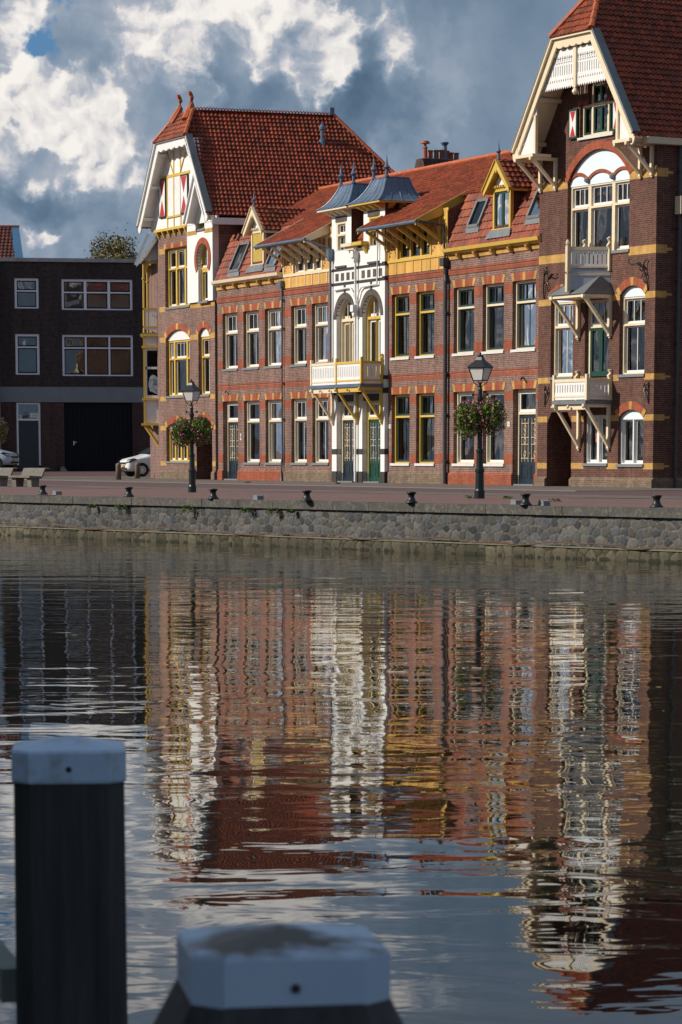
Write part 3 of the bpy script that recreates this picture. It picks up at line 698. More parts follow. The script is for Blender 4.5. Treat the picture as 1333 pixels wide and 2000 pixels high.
def window_sub(dm, u0, u1, z0, z1, v, sm):
    s = MB(); mid = (u0 + u1) / 2
    for a, b in ((u0, mid - .004), (mid + .004, u1)):
        s.box(a, a + .07, v - .06, v - .02, z0, z1); s.box(b - .07, b, v - .06, v - .02, z0, z1); s.box(a + .07, b - .07, v - .06, v - .022, z0, z0 + .09); s.box(a + .07, b - .07, v - .06, v - .022, z1 - .07, z1)
    s.build('casement', M[sm], dm)
    g = MB(); g.poly([(u0, v - .045, z0), (u1, v - .045, z0), (u1, v - .045, z1), (u0, v - .045, z1)]); g.build('pane', M['glass'], dm)
    c = MB(); pleats(c, u0 + .1, u0 + .35, v - .14, z0, z1); pleats(c, u1 - .4, u1 - .1, v - .14, z0, z1); c.build('curtain', M['curtain'], dm)
    r = MB(); r.box(u0 + .0, u1, v - .8, v - .5, z0, z1); r.build('room', M['dark'], dm)
side_house_top(HA, -26.98, -20.42, -22.95, 'cream', False, [(-25.55, -24.55, 8.35, 9.45, 0), (-21.9, -21.0, 8.35, 9.45, 0)])
side_house_top(HD, -6.55, 0.12, -2.85, 'yellow', True, [(-5.35, -4.60, 8.72, 9.60, 0), (-1.20, -0.35, 8.72, 9.60, 0)])

def mid_house_top(t, ua, ub_, win, fm, eave, rr):
    """jettied timber storey under deep bracketed eaves; tower_side -1: tower at the left"""
    ax, bx = (ua, ub_)
    w = MB(); wz = [(win[0], win[1], 7.97, 8.97)]
    w.wall([(ax, 7.44), (bx, 7.44), (bx, 9.5), (ax, 9.5)], [rect(*wz[0])], .02, .14); w.build('timber_storey', M['yellowpanel'], t)
    s = MB()
    for x in (ax, bx): s.add([(x, .0, 7.4), (x, -4, 7.4), (x, -4, zlow(-4) - .15), (x, 0, 9.42)], [(0, 1, 2, 3)])
    s.build('side_wall', M['brick_corner'], t)
    f = MB(); f.box(ax, bx, .02, .06, 7.86, 7.96)
    n = 7
    for i in range(n + 1):
        x = ax + .04 + (bx - ax - .08) * i / n; f.box(x - .025, x + .025, .02, .045, 7.46, 7.86)
    f.box(ax, ax + .1, .02, .05, 7.96, 9.4); f.box(bx - .1, bx, .02, .05, 7.96, 9.4); f.box(ax + .1, bx - .1, .02, .05, 9.1, 9.22)
    for x in (win[0] - .05, win[1] + .05): f.box(x - .05, x + .05, .02, .055, 7.96, 9.1)
    f.build('timber_frame', M[fm], t)
    x_ = MB()
    for (a, b) in ((ax + .14, win[0] - .14), (win[1] + .14, bx - .14)):
        for k in range(9):
            q = (k + .5) / 9
            for z in (8.05 + q * .95, 9.0 - q * .95): x_.box(a + (b - a) * q - .035, a + (b - a) * q + .035, .018, .03, z - .035, z + .035)
    x_.build('brick_diaper', M['brick_redplain'], t)
    window(t, win[0], win[1], 7.97, 8.97, v=.02, rec=.05, fm=fm, sm='petrol' if fm == 'yellow' else 'white', cols=(1 / 3, 2 / 3), fw=.06, sill=None, mull=.10, lb=0, cur=[(.1, .2), (.5, .6), (.8, .95)], cm='curtain2', sashw=.04)
    # roof in one plane with the upper roof
    ea, eb = eave
    add_roof(t, [(ea, 1.0, zlow(1.0)), (eb, 1.0, zlow(1.0)), (eb, VB, zlow(VB)), (ea, VB, zlow(VB))], w=.20, h=.24, name='eaves_roof')
    ua, ub_ = rr
    add_roof(t, [(ua, VB, zlow(VB)), (ub_, VB, zlow(VB)), (ub_, VR, zlow(VR)), (ua, VR, zlow(VR))], w=.20, h=.24, name='roof')
    add_roof(t, [(ua, -8.6, 9.4), (ub_, -8.6, 9.4), (ub_, VR, zlow(VR)), (ua, VR, zlow(VR))], name='back_roof')
    r_ = MB(); ridge_tiles(r_, (ua, VR, zlow(VR) + .05), (ub_, VR, zlow(VR) + .05)); r_.build('ridge', M['ridge'], t)
    ua, ub_ = ax, bx
    g = MB(); g.tube([(ea - .05, 1.06, zlow(1) - .03), (eb + .05, 1.06, zlow(1) - .03)], .06, 8); g.build('gutter', M['zinc'], t)
    s = MB(); s.prism([(0.95, zlow(.95) - .06), (VB, zlow(VB) - .06), (VB, zlow(VB) - .12), (.95, zlow(.95) - .12)], ea, eb, axis='u')
    for x in (ea - .02, eb - .03): s.prism([(1.08, zlow(1.08) + .08), (VB - .3, zlow(VB - .3) + .08), (VB - .3, zlow(VB - .3) - .30), (0, zlow(0) - .30), (1.08, zlow(1.08) - .12)], x, x + .05, axis='u')
    s.build('verge_board', M[fm], t)
    nb = 6; xs = [max(ea + .1, ax + .06) + (min(eb - .1, bx - .06) - max(ea + .1, ax + .06)) * i / (nb - 1) for i in range(nb)]
    for x in xs:
        b = MB(); b.bar((x, .04, 8.42), (x, .92, zlow(.92) - .14), .09, .11, up=(1, 0, 0)); b.box(x - .045, x + .045, .05, .12, 8.3, 9.3); b.build('eaves_bracket', M[fm], t)
mid_house_top(HC, -11.27, -6.62, (-10.45, -7.95), 'yellow', (-11.60, -7.05), (-13.50, -6.55))
mid_house_top(HB, -20.40, -15.72, (-19.42, -16.90), 'cream', (-20.75, -16.20), (-20.42, -13.50))

# ------------------------------------------------------------------ white portal, one half to each middle house
PV = .15
def portal(t, ua, ub_, oa, ob, fm, lm, gt, dirn, balc):
    ac = (oa + ob) / 2; hw = (ob - oa) / 2
    w = MB()
    outer = [(ua, 0), (oa, 0), (oa, 3.25), (ob, 3.25), (ob, 0), (ub_, 0), (ub_, 8.55), (ua, 8.55)]
    up = [(oa, 3.62), (ob, 3.62)] + arc(ac, hw, 6.05, 6.05 + hw, 16, True)
    tw = (ua + .42, ua + 1.22) if dirn < 0 else (ua + .93, ua + 1.73)
    w.wall(outer, [up], PV, .22)
    w.add([(oa, PV, 0), (oa, PV, 3.25), (ob, PV, 3.25), (ob, PV, 0), (oa, PV - .4, 0), (oa, PV - .4, 3.25), (ob, PV - .4, 3.25), (ob, PV - .4, 0)], [(0, 1, 5, 4), (1, 2, 6, 5), (2, 3, 7, 6)])
    for x in (ua, ub_): w.add([(x, PV, 0), (x, -.1, 0), (x, -.1, 8.55), (x, PV, 8.55)], [(0, 1, 2, 3)])
    w.add([(ua, PV, 8.55), (ub_, PV, 8.55), (ub_, -.6, 8.6), (ua, -.6, 8.6)], [(0, 1, 2, 3)])
    w.build('portal_wall', M['plaster'], t)
    # dark bands, bases, balustrade pattern
    d = MB()
    for z0, z1 in ((0.0, .42), (1.05, 1.25), (3.25, 3.45)):
        for a, b in ((ua, oa), (ob, ub_)):
            if b - a > .03: d.box(a - (.012 if a == ua and dirn < 0 else 0), b + (.012 if b == ub_ and dirn > 0 else 0), PV - .2, PV + .012, z0, z1)
    d.box(ua, ub_, PV - .1, PV + .02, 7.28, 7.38); d.box(ua, ub_, PV - .05, PV + .012, 7.80, 7.90)
    d.box(oa, ob, PV - .2, PV - .06, 3.0, 3.25)
    if dirn > 0:
        for z in (3.75, 7.28, 7.80): d.box(ub_ - .2, ub_ + .02, -.05, PV + .022, z, z + .14)
    d.build('dark_band', M['darktrim'], t)
    p = MB(); n = 4
    for i in range(n):
        x = ua + .22 + (ub_ - ua - .34) * (i + .5) / n; p.box(x - .14, x + .14, PV - .05, PV + .006, 7.44, 7.72)
    p.build('brick_panel', M['greytrim'], t)
    ring(t, ac, hw, 6.05, 6.05 + hw - .001, .21, PV, M['greytrim'], n=24, name='arch')
    k = MB(); k.box(ac - .05, ac + .05, PV - .05, PV + .04, 6.05 + hw + .15, 7.28)
    k.build('keystone', M['greytrim'], t)
    # upper glazed doors
    window(t, oa, ob, 3.62, 6.05, v=PV, rec=.18, fm=fm, sm='white' if fm == 'yellow' else 'cream', cols=(.5,), ztr=5.98, ub=0, lb=0, sill=None, arch=(6.05, 6.05 + hw), mull=.02, sashw=.10, cur=[(.15, .45), (.6, .9)], cm='curtain2', name='balcony_door', fw=.10)
    b = MB()
    for f_ in (.34, .66): x = oa + 2 * hw * f_; b.box(x - .016, x + .016, PV - .26, PV - .23, 6.02, 6.05 + math.sqrt(max(0, hw * hw - (x - ac) ** 2)) - .08)
    b.build('glazing_bar', M['white'], t)
    door(t, oa, ob, 2.32, 3.02, v=PV, rec=.2, fm=fm, lm=lm, ub=2, gt=gt, fw=.11)
    # tower
    ta, tb = (ua, ua + 1.67) if dirn < 0 else (ub_ - 1.75, ub_)
    tm = MB(); th = [rect(tw[0], tw[1], 7.92, 9.60)]
    tm.wall([(ta, 7.9 + .66), (tb, 8.56), (tb, 10.02), (ta, 10.02)], [[(tw[0], 8.57), (tw[1], 8.57), (tw[1], 9.6), (tw[0], 9.6)]], PV - .001, .2)
    tm.build('tower_wall', M['plaster'], t)
    # window recess of the tower goes below the coping
    ts = MB()
    for x in (ta + .004, tb - .004): ts.add([(x, PV - .01, 8.3), (x, -1.3, 8.3), (x, -1.3, 10.02), (x, PV - .01, 10.02)], [(0, 1, 2, 3)])
    ts.build('tower_side', M['brick_corner'], t)
    window(t, tw[0], tw[1], 8.0, 9.60, v=PV + .01, rec=.02, fm=fm, sm='white', ztr=9.12, ub=1, lb=1, sill=None, fw=.08, cur=[(.2, .5)], name='tower_window')
    l = MB(); l.box(tw[0] - .08, tw[1] + .08, PV, PV + .02, 9.60, 9.80); l.box(tw[0] - .05, tw[1] + .05, PV, PV + .06, 7.92, 7.99); l.build('tower_lintel', M['greytrim'], t)
    # bell-cast zinc roof
    ea, eb = ta - .42, tb + .42; va, vb = .60, -1.30; ra, rb = ta + .58, tb - .34 if dirn < 0 else tb - .30
    if dirn < 0: eb = tb + .50
    ra, rb = (ta + tb) / 2 - .56, (ta + tb) / 2 + .56; rva, rvb = -.07, -.97; z0, z1 = 10.06, 10.95
    m = MB(); prof = [(0, 0), (.22, .10), (.45, .26), (.65, .46), (.84, .72), (1, 1)]
    loops = []
    for s_, h_ in prof:
        a = ea + (ra - ea) * s_; b = eb + (rb - eb) * s_; c = va + (rva - va) * s_; d2 = vb + (rvb - vb) * s_; z = z0 + (z1 - z0) * h_
        loops.append([(a, c, z), (b, c, z), (b, d2, z), (a, d2, z)])
    vs = [p for lp in loops for p in lp]; fs = []
    for i in range(len(loops) - 1):
        for j in range(4): fs.append((i * 4 + j, i * 4 + (j + 1) % 4, (i + 1) * 4 + (j + 1) % 4, (i + 1) * 4 + j))
    fs.append(tuple(len(vs) - 4 + j for j in range(4))); fs.append((3, 2, 1, 0)); m.add(vs, fs)
    zr = m.build('tower_roof', M['zinc'], t)
    sm_ = MB()
    for j in range(4): sm_.tube([Vector(lp[j]) + Vector((0, 0, .012)) for lp in loops], .028, 6)
    for j in (0, 1, 3):
        for q in ((.2, .4, .6, .8) if j == 0 else (.25, .5, .75)):
            pts = []
            for lp in loops:
                A = Vector(lp[j]); B = Vector(lp[(j + 1) % 4]); pts.append(A.lerp(B, q) + Vector((0, 0, .008)))
            sm_.tube(pts, .011, 4)
    A = [Vector(x) for x in loops[-1]]
    for j in range(4): sm_.tube([A[j], A[(j + 1) % 4]], .03, 6)
    sm_.build('seams', M['zinc'], zr)
    for x in (ra + .03, rb - .03): fi = MB(); finial(fi, x, rva - .02, z1, .95); fi.build('finial', M['zinc'], zr)
    e = MB(); e.box(ea + .02, eb - .02, vb + .02, va - .02, z0 - .06, z0 - .005); 
    nb = 4
    for i in range(nb): x = ta + .15 + (tb - ta - .3) * i / (nb - 1); e.prism([(PV, z0 - .24), (PV + .12, z0 - .22), (PV + .34, z0 - .12), (PV + .36, z0 - .06), (PV, z0 - .06)], x - .07, x + .07, axis='u')
    if dirn > 0:
        for v_ in (-.05, -.5, -.95): e.prism([(tb, z0 - .24), (tb + .12, z0 - .22), (tb + .30, z0 - .12), (tb + .32, z0 - .06), (tb, z0 - .06)], v_ - .07, v_ + .07)
    e.build('tower_eaves', M[fm], t)
    # balcony half
    ba, bb = balc; vf = 1.06; zf = 3.52
    f = MB(); f.box(ba - .02, bb + .02, PV, vf + .02, zf - .05, zf + .07); f.build('balcony_floor', M['zinc'], t)
    fr = MB(); zt = 4.40
    posts = [(ba, vf)] + [((ba + bb) / 2 + 9, vf)] * 0 + ([(bb, vf)] if dirn > 0 else [])
    for (x, y) in posts: fr.box(x - .05, x + .05, y - .10, y, zf + .07, zt + .14)
    fr.box(ba, bb, vf - .08, vf - .01, zt - .09, zt); fr.box(ba, bb, vf - .075, vf - .015, zf + .16, zf + .22)
    side = bb if dirn > 0 else ba
    fr.box(side - .035, side + .035, PV, vf - .1, zt - .09, zt); fr.box(side - .03, side + .03, PV, vf - .1, zf + .16, zf + .22)
    fr.prism([(PV, zf + .07), (PV + .10, zf + .07), (PV + .10, zt - .02), (PV + .14, zt + .08), (PV + .06, zt + .16), (PV + .12, zt + .24), (PV + .04, zt + .27), (PV, zt + .2)], side - .05, side + .05, axis='u')
    ral = fr.build('balcony_rail', M[fm], t)
    sl = MB(); slats(sl, (ba + .05, vf - .045), (bb - .05, vf - .045), zf + .22, zt - .09, .15, .036, .025, .10, .10)
    slats(sl, (side, PV + .12), (side, vf - .12), zf + .22, zt - .09, .15, .04, .025, .10, .10)
    sl.box(ba + .03, bb - .03, vf - .05, vf - .03, zf + .07, zf + .16); sl.box(side - .01, side + .01, PV, vf - .1, zf + .07, zf + .16)
    sl.build('balusters', M['white'], ral)
    for x in ((ba + .08,) if dirn < 0 else (ba + .02, bb - .06)): b = MB(); bracket(b, x, PV, vf + .04, zf - .06, 2.2, .10, .10); b.build('balcony_bracket', M[fm], t)
    b = MB(); b.box(ba - .02, bb + .0, vf - .14, vf - .04, zf - .22, zf - .05)
    for i in range(3): x = ba + .06 + (bb - ba - .1) * i / (2 if dirn > 0 else 2.5); b.lathe(x, vf + .04, [(0, zf - .20), (.05, zf - .16), (.05, zf - .12), (0, zf - .08)], 7)
    b.build('balcony_beam', M[fm], t)
portal(HB, -15.72, -13.501, -15.32, -13.84, 'cream', 'navy', 'cream', -1, (-15.66, -13.52))
add_roof(HB, [(-14.05, .02, 8.62), (-13.05, .02, 8.62), (-13.05, VB, zlow(VB)), (-14.05, VB, zlow(VB))], mat='tile_dark', name='tower_gap_roof')
portal(HC, -13.499, -11.27, -13.12, -11.60, 'yellow', 'green', 'curtain', 1, (-13.49, -11.40))
# rainwater pieces, numbers, chimney
c = MB(); c.box(-14.35, -13.48, PV, PV + .30, 8.62, 8.74); c.box(-14.25, -13.48, PV, PV + .18, 8.50, 8.62); c.build('portal_cornice', M['cream'], HB)
c = MB(); c.box(-13.48, -12.62, PV, PV + .30, 8.62, 8.74); c.prism([(PV, 8.3), (PV + .14, 8.5), (PV + .2, 8.62), (PV, 8.62)], -12.86, -12.66, axis='u'); c.build('portal_cornice', M['yellow'], HC)
c = MB(); c.tube([(-13.5, PV + .1, 8.6), (-13.5, PV + .1, .05)], .05, 8)
for z in (8.2, 6.25): c.box(-13.62, -13.38, PV + .02, PV + .26, z, z + .24); c.prism([(-13.62, z), (-13.38, z), (-13.45, z - .16), (-13.55, z - .16)], PV + .02, PV + .2)
c.tube([(-13.5, PV + .1, 6.5), (-13.8, PV + .08, 7.0), (-14.0, PV + .08, 7.15), (-15.4, PV + .08, 7.12)], .035, 6); c.tube([(-13.5, PV + .1, 6.5), (-13.2, PV + .08, 7.0), (-13.0, PV + .08, 7.12), (-11.75, PV + .08, 7.16), (-11.7, PV + .08, 8.5), (-11.75, PV + .1, 8.75)], .035, 6)
c.build('rainwater_pipe', M['white'], HC)
c = MB(); c.box(-15.75, -15.55, PV + .02, PV + .22, 8.35, 8.65); c.prism([(-15.75, 8.35), (-15.55, 8.35), (-15.62, 8.2), (-15.68, 8.2)], PV + .02, PV + .2); c.tube([(-15.65, PV + .1, 8.3), (-15.65, PV + .1, 4.4)], .045, 8); c.tube([(-16.15, 1.06, 9.0), (-15.65, PV + .12, 8.66)], .035, 6); c.build('rainwater_pipe', M['zinc'], HB)
c = MB(); c.tube([(-6.66, .10, 7.6), (-6.66, .10, 7.2), (-6.60, .12, 7.0), (-6.60, .12, .03)], .075, 10); c.box(-6.80, -6.52, .02, .26, 7.5, 7.78); c.tube([(-6.9, 1.06, 9.02), (-6.72, .12, 8.9), (-6.72, .12, 8.15), (-6.66, .12, 7.95), (-6.66, .12, 7.7)], .045, 8)
for z in (7.0, 5.9, 3.8, 2.4, .8): c.box(-6.71, -6.49, 0, .17, z, z + .05)
c.build('downpipe', M['pipe'], HC)
c = MB(); c.tube([(-20.40, .08, 7.75), (-20.40, .08, .9), (-20.46, .08, .7), (-20.44, .1, .02)], .05, 8); c.box(-20.52, -20.28, .02, .2, 7.5, 7.74)
for z in (7.0, 5.9, 3.8, 2.4): c.box(-20.48, -20.32, 0, .13, z, z + .04)
c.build('downpipe', M['zinc'], HA)
ps_ = MB()
for i in range(5): ps_.box(-21.52, -21.12, -.42, -.41, 5.0 + i * .17, 5.10 + i * .17)
ps_.prism([(-21.55, 5.9), (-21.35, 6.25), (-21.10, 5.9)], -.42, -.41)
ps_.build('window_hanging', paint('orange_cloth', (.65, .22, .03), .8, .2, 8), HA)
def plate(t, u, z, text, v=.012, w=.16, h=.14):
    p = MB(); p.box(u - w / 2, u + w / 2, v - .01, v, z - h / 2, z + h / 2); o = p.build('number_plate', M['white'], t)
    tx = bpy.data.curves.new('number', 'FONT'); tx.body = text; tx.size = h * .8; tx.align_x = 'CENTER'; tx.align_y = 'CENTER'; tx.extrude = .001
    tmp = bpy.data.objects.new('tmp', tx); sc.collection.objects.link(tmp); dg = bpy.context.evaluated_depsgraph_get(); me = bpy.data.meshes.new_from_object(tmp.evaluated_get(dg)); bpy.data.objects.remove(tmp)
    me.name = 'number'; me.materials.clear(); me.materials.append(M['iron'])
    to = bpy.data.objects.new('number', me); sc.collection.objects.link(to); to.parent = o; to.location = (u, -(v + .002), z); to.rotation_euler = (R(90), 0, 0)
plate(HD, -2.22, 2.05, '12', w=.17, h=.16); plate(HC, -11.12, 2.05, '14'); plate(HA, -24.62, 1.75, '18', w=.1, h=.26)
# anchors and lamps on the walls
c = MB(); c.bar((-26.0, .05, 3.62), (-25.85, .16, 3.55), .04, .05); c.build('wall_anchor', M['iron'], HA)
c = MB(); c.bar((-1.25, .03, 3.58), (-1.05, .2, 3.5), .04, .05); c.build('wall_anchor', M['iron'], HD)
# chimney stack astride the ridge
ch = MB(); ch.box(-17.95, -17.15, -6.1, -4.45, 10.6, 12.05); ch.prism([(-17.95, 12.05), (-17.15, 12.05), (-17.30, 12.32), (-17.80, 12.32)], -6.1, -4.45)
chm = ch.build('chimney', M['brick_dull'], HC)
k = MB(); k.prism([(-17.90, 12.10), (-17.20, 12.10), (-17.33, 12.34), (-17.77, 12.34)], -6.0, -4.6); k.build('cap', M['lead'], chm)
POT = paint('terracotta_pot', (.30, .09, .04), .7, .3, 5)
k = MB(); k.lathe(-17.55, -4.7, [(.09, 12.3), (.08, 12.72), (.11, 12.74), (.05, 12.80), (.05, 12.88), (.19, 12.90), (.15, 12.99), (.02, 13.02)], 10); k.build('cowled_pot', POT, chm)
for v_, h_ in ((-4.95, .36), (-5.2, .38), (-5.38, .38), (-5.68, .38), (-5.85, .32), (-6.02, .30)): k = MB(); k.lathe(-17.55 + .1 * math.sin(v_ * 9), v_, [(.10, 12.3), (.09, 12.3 + h_ * .8), (.11, 12.3 + h_ * .82), (.11, 12.3 + h_), (.07, 12.3 + h_)], 10); k.build('chimney_pot', POT, chm)
k = MB(); k.lathe(-17.5, -5.52, [(.10, 12.3), (.09, 12.85), (.16, 12.95), (.16, 12.98), (.05, 12.98)], 10); k.build('metal_flue', M['zinc'], chm)

# ================================================================== right corner house
CR = house('corner_house', 'tall brick corner house at the right, cream bargeboards, green balcony door', 3.2, corner=True)
def corner_wall(t, ua, ub_, outer, holes, mat='brick_corner'):
    w = MB(); w.wall(outer, holes, 0, .16); return w
def sidewall(w, u, v0, v1, z0, z1): w.add([(u, v0, z0), (u, v1, z0), (u, v1, z1), (u, v0, z1)], [(0, 1, 2, 3)])
GC = 3.15                       # gable centre line
def gw(z, hf, ht, zf=10.65, zt=13.98): return ht + (hf - ht) * (zt - z) / (zt - zf)
NI = (.56, 1.96)
w = MB()
gzt = 13.75
def rgable(z): return gw(z, 3.28, 1.06) - .10
outer = [(0, 0), (NI[0], 0)] + [(NI[0], 2.05), (.80, 2.40), (1.72, 2.40), (NI[1], 2.05)] + [(NI[1], 0), (6.4, 0), (6.4, 10.6), (GC + rgable(10.7), 10.7), (GC + rgable(gzt), gzt), (GC - rgable(gzt), gzt), (GC - rgable(10.7), 10.7), (0, 10.6)]
GWIN = [(2.25, 10.98), (4.05, 10.98), (4.05, 11.98), (3.70, 11.98), (3.70, 12.60), (2.74, 12.60), (2.74, 11.98), (2.25, 11.98)]
BIG = [(1.60, 7.32), (4.98, 7.32), (4.98, 9.55)] + arc(3.29, 1.69, 9.62, 10.55, 20, True) + [(1.60, 9.55)]
holes = [GWIN, BIG, arched(.72, 1.98, 3.48, 5.95, 6.22), rect(2.66, 4.0, 3.46, 5.9), arched(4.54, 5.88, 3.48, 5.95, 6.24),
         rect(2.66, 3.95, .72, 2.28), arched(4.54, 5.88, .70, 2.18, 2.43)]
w.wall(outer, holes, 0, .2)
sidewall(w, 6.4, 0, -12, 0, 10.6); sidewall(w, 0.0, 0, -12, 0, 10.6)
w.add([(0, -12, 0), (6.4, -12, 0), (6.4, -12, 10.6), (0, -12, 10.6)], [(0, 1, 2, 3)])
w.build('wall', M['brick_corner'], CR)
n_ = MB(); n_.add([(NI[0], 0, 0), (NI[0], -1.3, 0), (NI[0], -1.3, 2.4), (NI[0], 0, 2.05), (NI[1], 0, 0), (NI[1], -1.3, 0), (NI[1], -1.3, 2.4), (NI[1], 0, 2.05), (.8, 0, 2.4), (1.72, 0, 2.4), (.8, -1.3, 2.4), (1.72, -1.3, 2.4)],
   [(0, 1, 2, 3), (4, 5, 6, 7), (1, 5, 6, 2), (3, 2, 10, 8), (8, 10, 11, 9), (9, 11, 6, 7)]); n_.build('porch', M['brick_corner'], CR)
rects = [(1.60, 4.98, 7.32, 9.55), (.72, 1.98, 3.48, 6.2), (2.66, 4.0, 3.46, 5.9), (4.54, 5.88, 3.48, 6.2), (2.66, 3.95, .72, 2.28), (4.54, 5.88, .70, 2.4), (NI[0], NI[1], 0, 2.3)]
bands(CR, rects, 0, 6.4, [(9.46, 9.72), (7.16, 7.42), (5.82, 6.02), (3.33, 3.52), (2.08, 2.27), (.58, .77)], 'brick_yellow', 'yellow_course')
y = MB()
for z0, z1 in [(9.46, 9.72), (7.16, 7.42), (5.82, 6.02), (3.33, 3.52), (2.08, 2.27), (.58, .77)]:
    h3 = (z1 - z0) / 3
    for i, L_ in enumerate((.42, .62, .42)): y.box(6.385, 6.405, -L_, 0, z0 + h3 * i, z0 + h3 * (i + 1))
y.build('yellow_quoin', M['brick_yellow'], CR)
p = MB()
for a, b in ((0, NI[0]), (NI[1], 6.46)): p.prism([(0, 0), (.09, 0), (.09, .24), (0, .32)], a, b, axis='u')
p.prism([(6.4, 0), (6.47, 0), (6.47, .24), (6.4, .32)], -12, .0)
p.build('plinth', M['plinth'], CR)
# arches
ring(CR, 3.29, 1.69, 9.62, 10.55, .26, 0, M['brick_redplain'], n=30)
Y = M['brick_yellow']; RD = M['brick_redplain']
for uc, hf, zs, zc in ((1.35, .63, 5.95, 6.22), (5.21, .67, 5.95, 6.24), (5.21, .67, 2.18, 2.43)): ring(CR, uc, hf, zs, zc, .25, 0, RD, (.02, .5, .98), Y, n=22)
def tymp(t, uc, hf, zs, zc, rec=.10, mat='skyblue_plaster', z0=None):
    m = MB(); m.prism([(uc - hf, z0 or zs)] + arc(uc, hf, zs, zc, 16) + [(uc + hf, z0 or zs)], -rec - .06, -rec); return m.build('tympanum', M[mat], t)
tymp(CR, 1.35, .63, 5.95, 6.22, z0=5.9); tymp(CR, 5.21, .67, 5.95, 6.24, z0=5.9); tymp(CR, 5.21, .67, 2.18, 2.43, z0=2.14)
tymp(CR, 3.29, 1.69, 9.62, 10.55, z0=9.5)
for uc, hf in ((2.08, .50), (3.29, .66), (4.50, .50)): ring(CR, uc, hf, 9.60, 9.82 + (.02 if hf > .6 else 0), .10, -.06, RD, n=12, out=.0)
k = MB()
for u in (2.60, 3.98): k.lathe(u, -.05, [(.0, 9.55), (.09, 9.60), (.10, 9.68), (.0, 9.78)], 8)
k.build('boss', M['stone'], CR)
window(CR, 1.60, 4.98, 7.36, 9.55, v=0, rec=.12, fm='cream', sm='white', cols=(.315, .70), ztr=8.80, ub=2, lb=0, fw=.10, mull=.16, sill='stone', cur=[(.33, .46), (.60, .70)], cm='pink', room='room2', sashw=.06)
window(CR, .72, 1.98, 3.52, 5.93, v=0, rec=.12, fm='cream', ztr=5.12, ub=2, lb=1, cur=[(.15, .3)], cm='ochrecurtain')
window(CR, 4.54, 5.88, 3.52, 5.93, v=0, rec=.12, fm='cream', ztr=5.05, ub=2, lb=1)
window(CR, 2.66, 3.95, .76, 2.28, v=0, rec=.10, fm='white', cols=(.5,), room='room2', cur=[(.15, .48), (.58, .97)], cm='curtain', mull=.12, fw=.06)
window(CR, 4.54, 5.88, .74, 2.18, v=0, rec=.10, fm='white', cols=(.5,), room='room2', cur=[(.12, .48), (.60, .98)], cm='curtain', mull=.06, fw=.06)
ps = MB(); ps.box(3.06, 3.20, -.19, -.18, 1.42, 1.86); ps.build('window_poster', paint('faded_poster', (.45, .12, .12), .6, .5, 14), CR)
# green balcony door
d = MB(); d.box(2.66, 2.78, -.22, -.12, 3.46, 5.9); d.box(3.88, 4.0, -.22, -.12, 3.46, 5.9); d.box(2.78, 3.88, -.22, -.122, 5.8, 5.9); d.box(2.78, 3.88, -.22, -.11, 5.02, 5.12)
fr_ = d.build('door_frame', M['cream'], CR)
g = MB()
for a, b in ((2.78, 3.326), (3.334, 3.88)): g.box(a, a + .09, -.19, -.14, 3.5, 5.02); g.box(b - .09, b, -.19, -.14, 3.5, 5.02); g.box(a + .09, b - .09, -.19, -.142, 3.5, 3.66); g.box(a + .09, b - .09, -.19, -.142, 4.93, 5.02)
dd = g.build('balcony_door', M['green'], CR)
g = MB(); g.box(2.78, 3.88, -.19, -.14, 5.12, 5.18); g.box(2.78, 2.84, -.19, -.142, 5.18, 5.8); g.box(3.82, 3.88, -.19, -.142, 5.18, 5.8)
for x in (3.15, 3.5): g.box(x - .014, x + .014, -.19, -.15, 5.18, 5.8)
g.build('transom_light', M['white'], fr_)
g = MB(); g.poly([(2.7, -.17, 3.5), (3.95, -.17, 3.5), (3.95, -.17, 5.85), (2.7, -.17, 5.85)]); g.build('pane', M['glass'], dd)
g = MB(); pleats(g, 2.9, 3.3, -.3, 3.5, 5.0); g.build('curtain', M['curtain2'], dd)
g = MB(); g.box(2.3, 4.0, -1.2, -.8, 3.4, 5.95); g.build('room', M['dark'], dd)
# lower balcony
def balcony(t, a, b, vf, zf, zt):
    f = MB(); f.box(a - .03, b + .03, 0, vf + .03, zf - .05, zf + .07); f.build('balcony_floor', M['lead'], t)
    fr = MB()
    for x in (a, b): fr.box(x - .05, x + .05, vf - .1, vf, zf + .07, zt + .14)
    fr.box(a + .05, b - .05, vf - .08, vf - .01, zt - .10, zt); fr.box(a + .05, b - .05, vf - .075, vf - .015, zf + .17, zf + .23)
    for x in (a, b):
        fr.box(x - .035, x + .035, 0, vf - .1, zt - .10, zt); fr.box(x - .03, x + .03, 0, vf - .1, zf + .17, zf + .23)
        fr.prism([(0, zf + .07), (.10, zf + .07), (.10, zt - .02), (.15, zt + .10), (.06, zt + .18), (.13, zt + .27), (.04, zt + .30), (0, zt + .22)], x - .05, x + .05, axis='u')
    o = fr.build('balcony_rail', M['cream'], t)
    s = MB(); slats(s, (a + .06, vf - .045), (b - .06, vf - .045), zf + .23, zt - .10, .145, .038, .025, .09, .09)
    for x in (a, b): slats(s, (x, .12), (x, vf - .12), zf + .23, zt - .10, .145, .04, .025, .09, .09)
    s.box(a + .05, b - .05, vf - .05, vf - .03, zf + .09, zf + .17); s.box(b - .01, b + .01, .1, vf - .1, zf + .09, zf + .17)
    s.build('balusters', M['white'], o)
    for x in (a + .10, b - .06): k = MB(); bracket(k, x, 0, vf + .06, zf - .05, 1.22, .10, .10); k.build('balcony_bracket', M['cream'], t)
    k = MB(); k.box(a, b, vf - .16, vf - .06, zf - .22, zf - .05)
    for i in range(3): k.lathe(a + .05 + (b - a - .1) * i / 2, vf + .05, [(0, zf - .20), (.055, zf - .15), (.055, zf - .11), (0, zf - .06)], 8)
    k.build('balcony_beam', M['cream'], t)
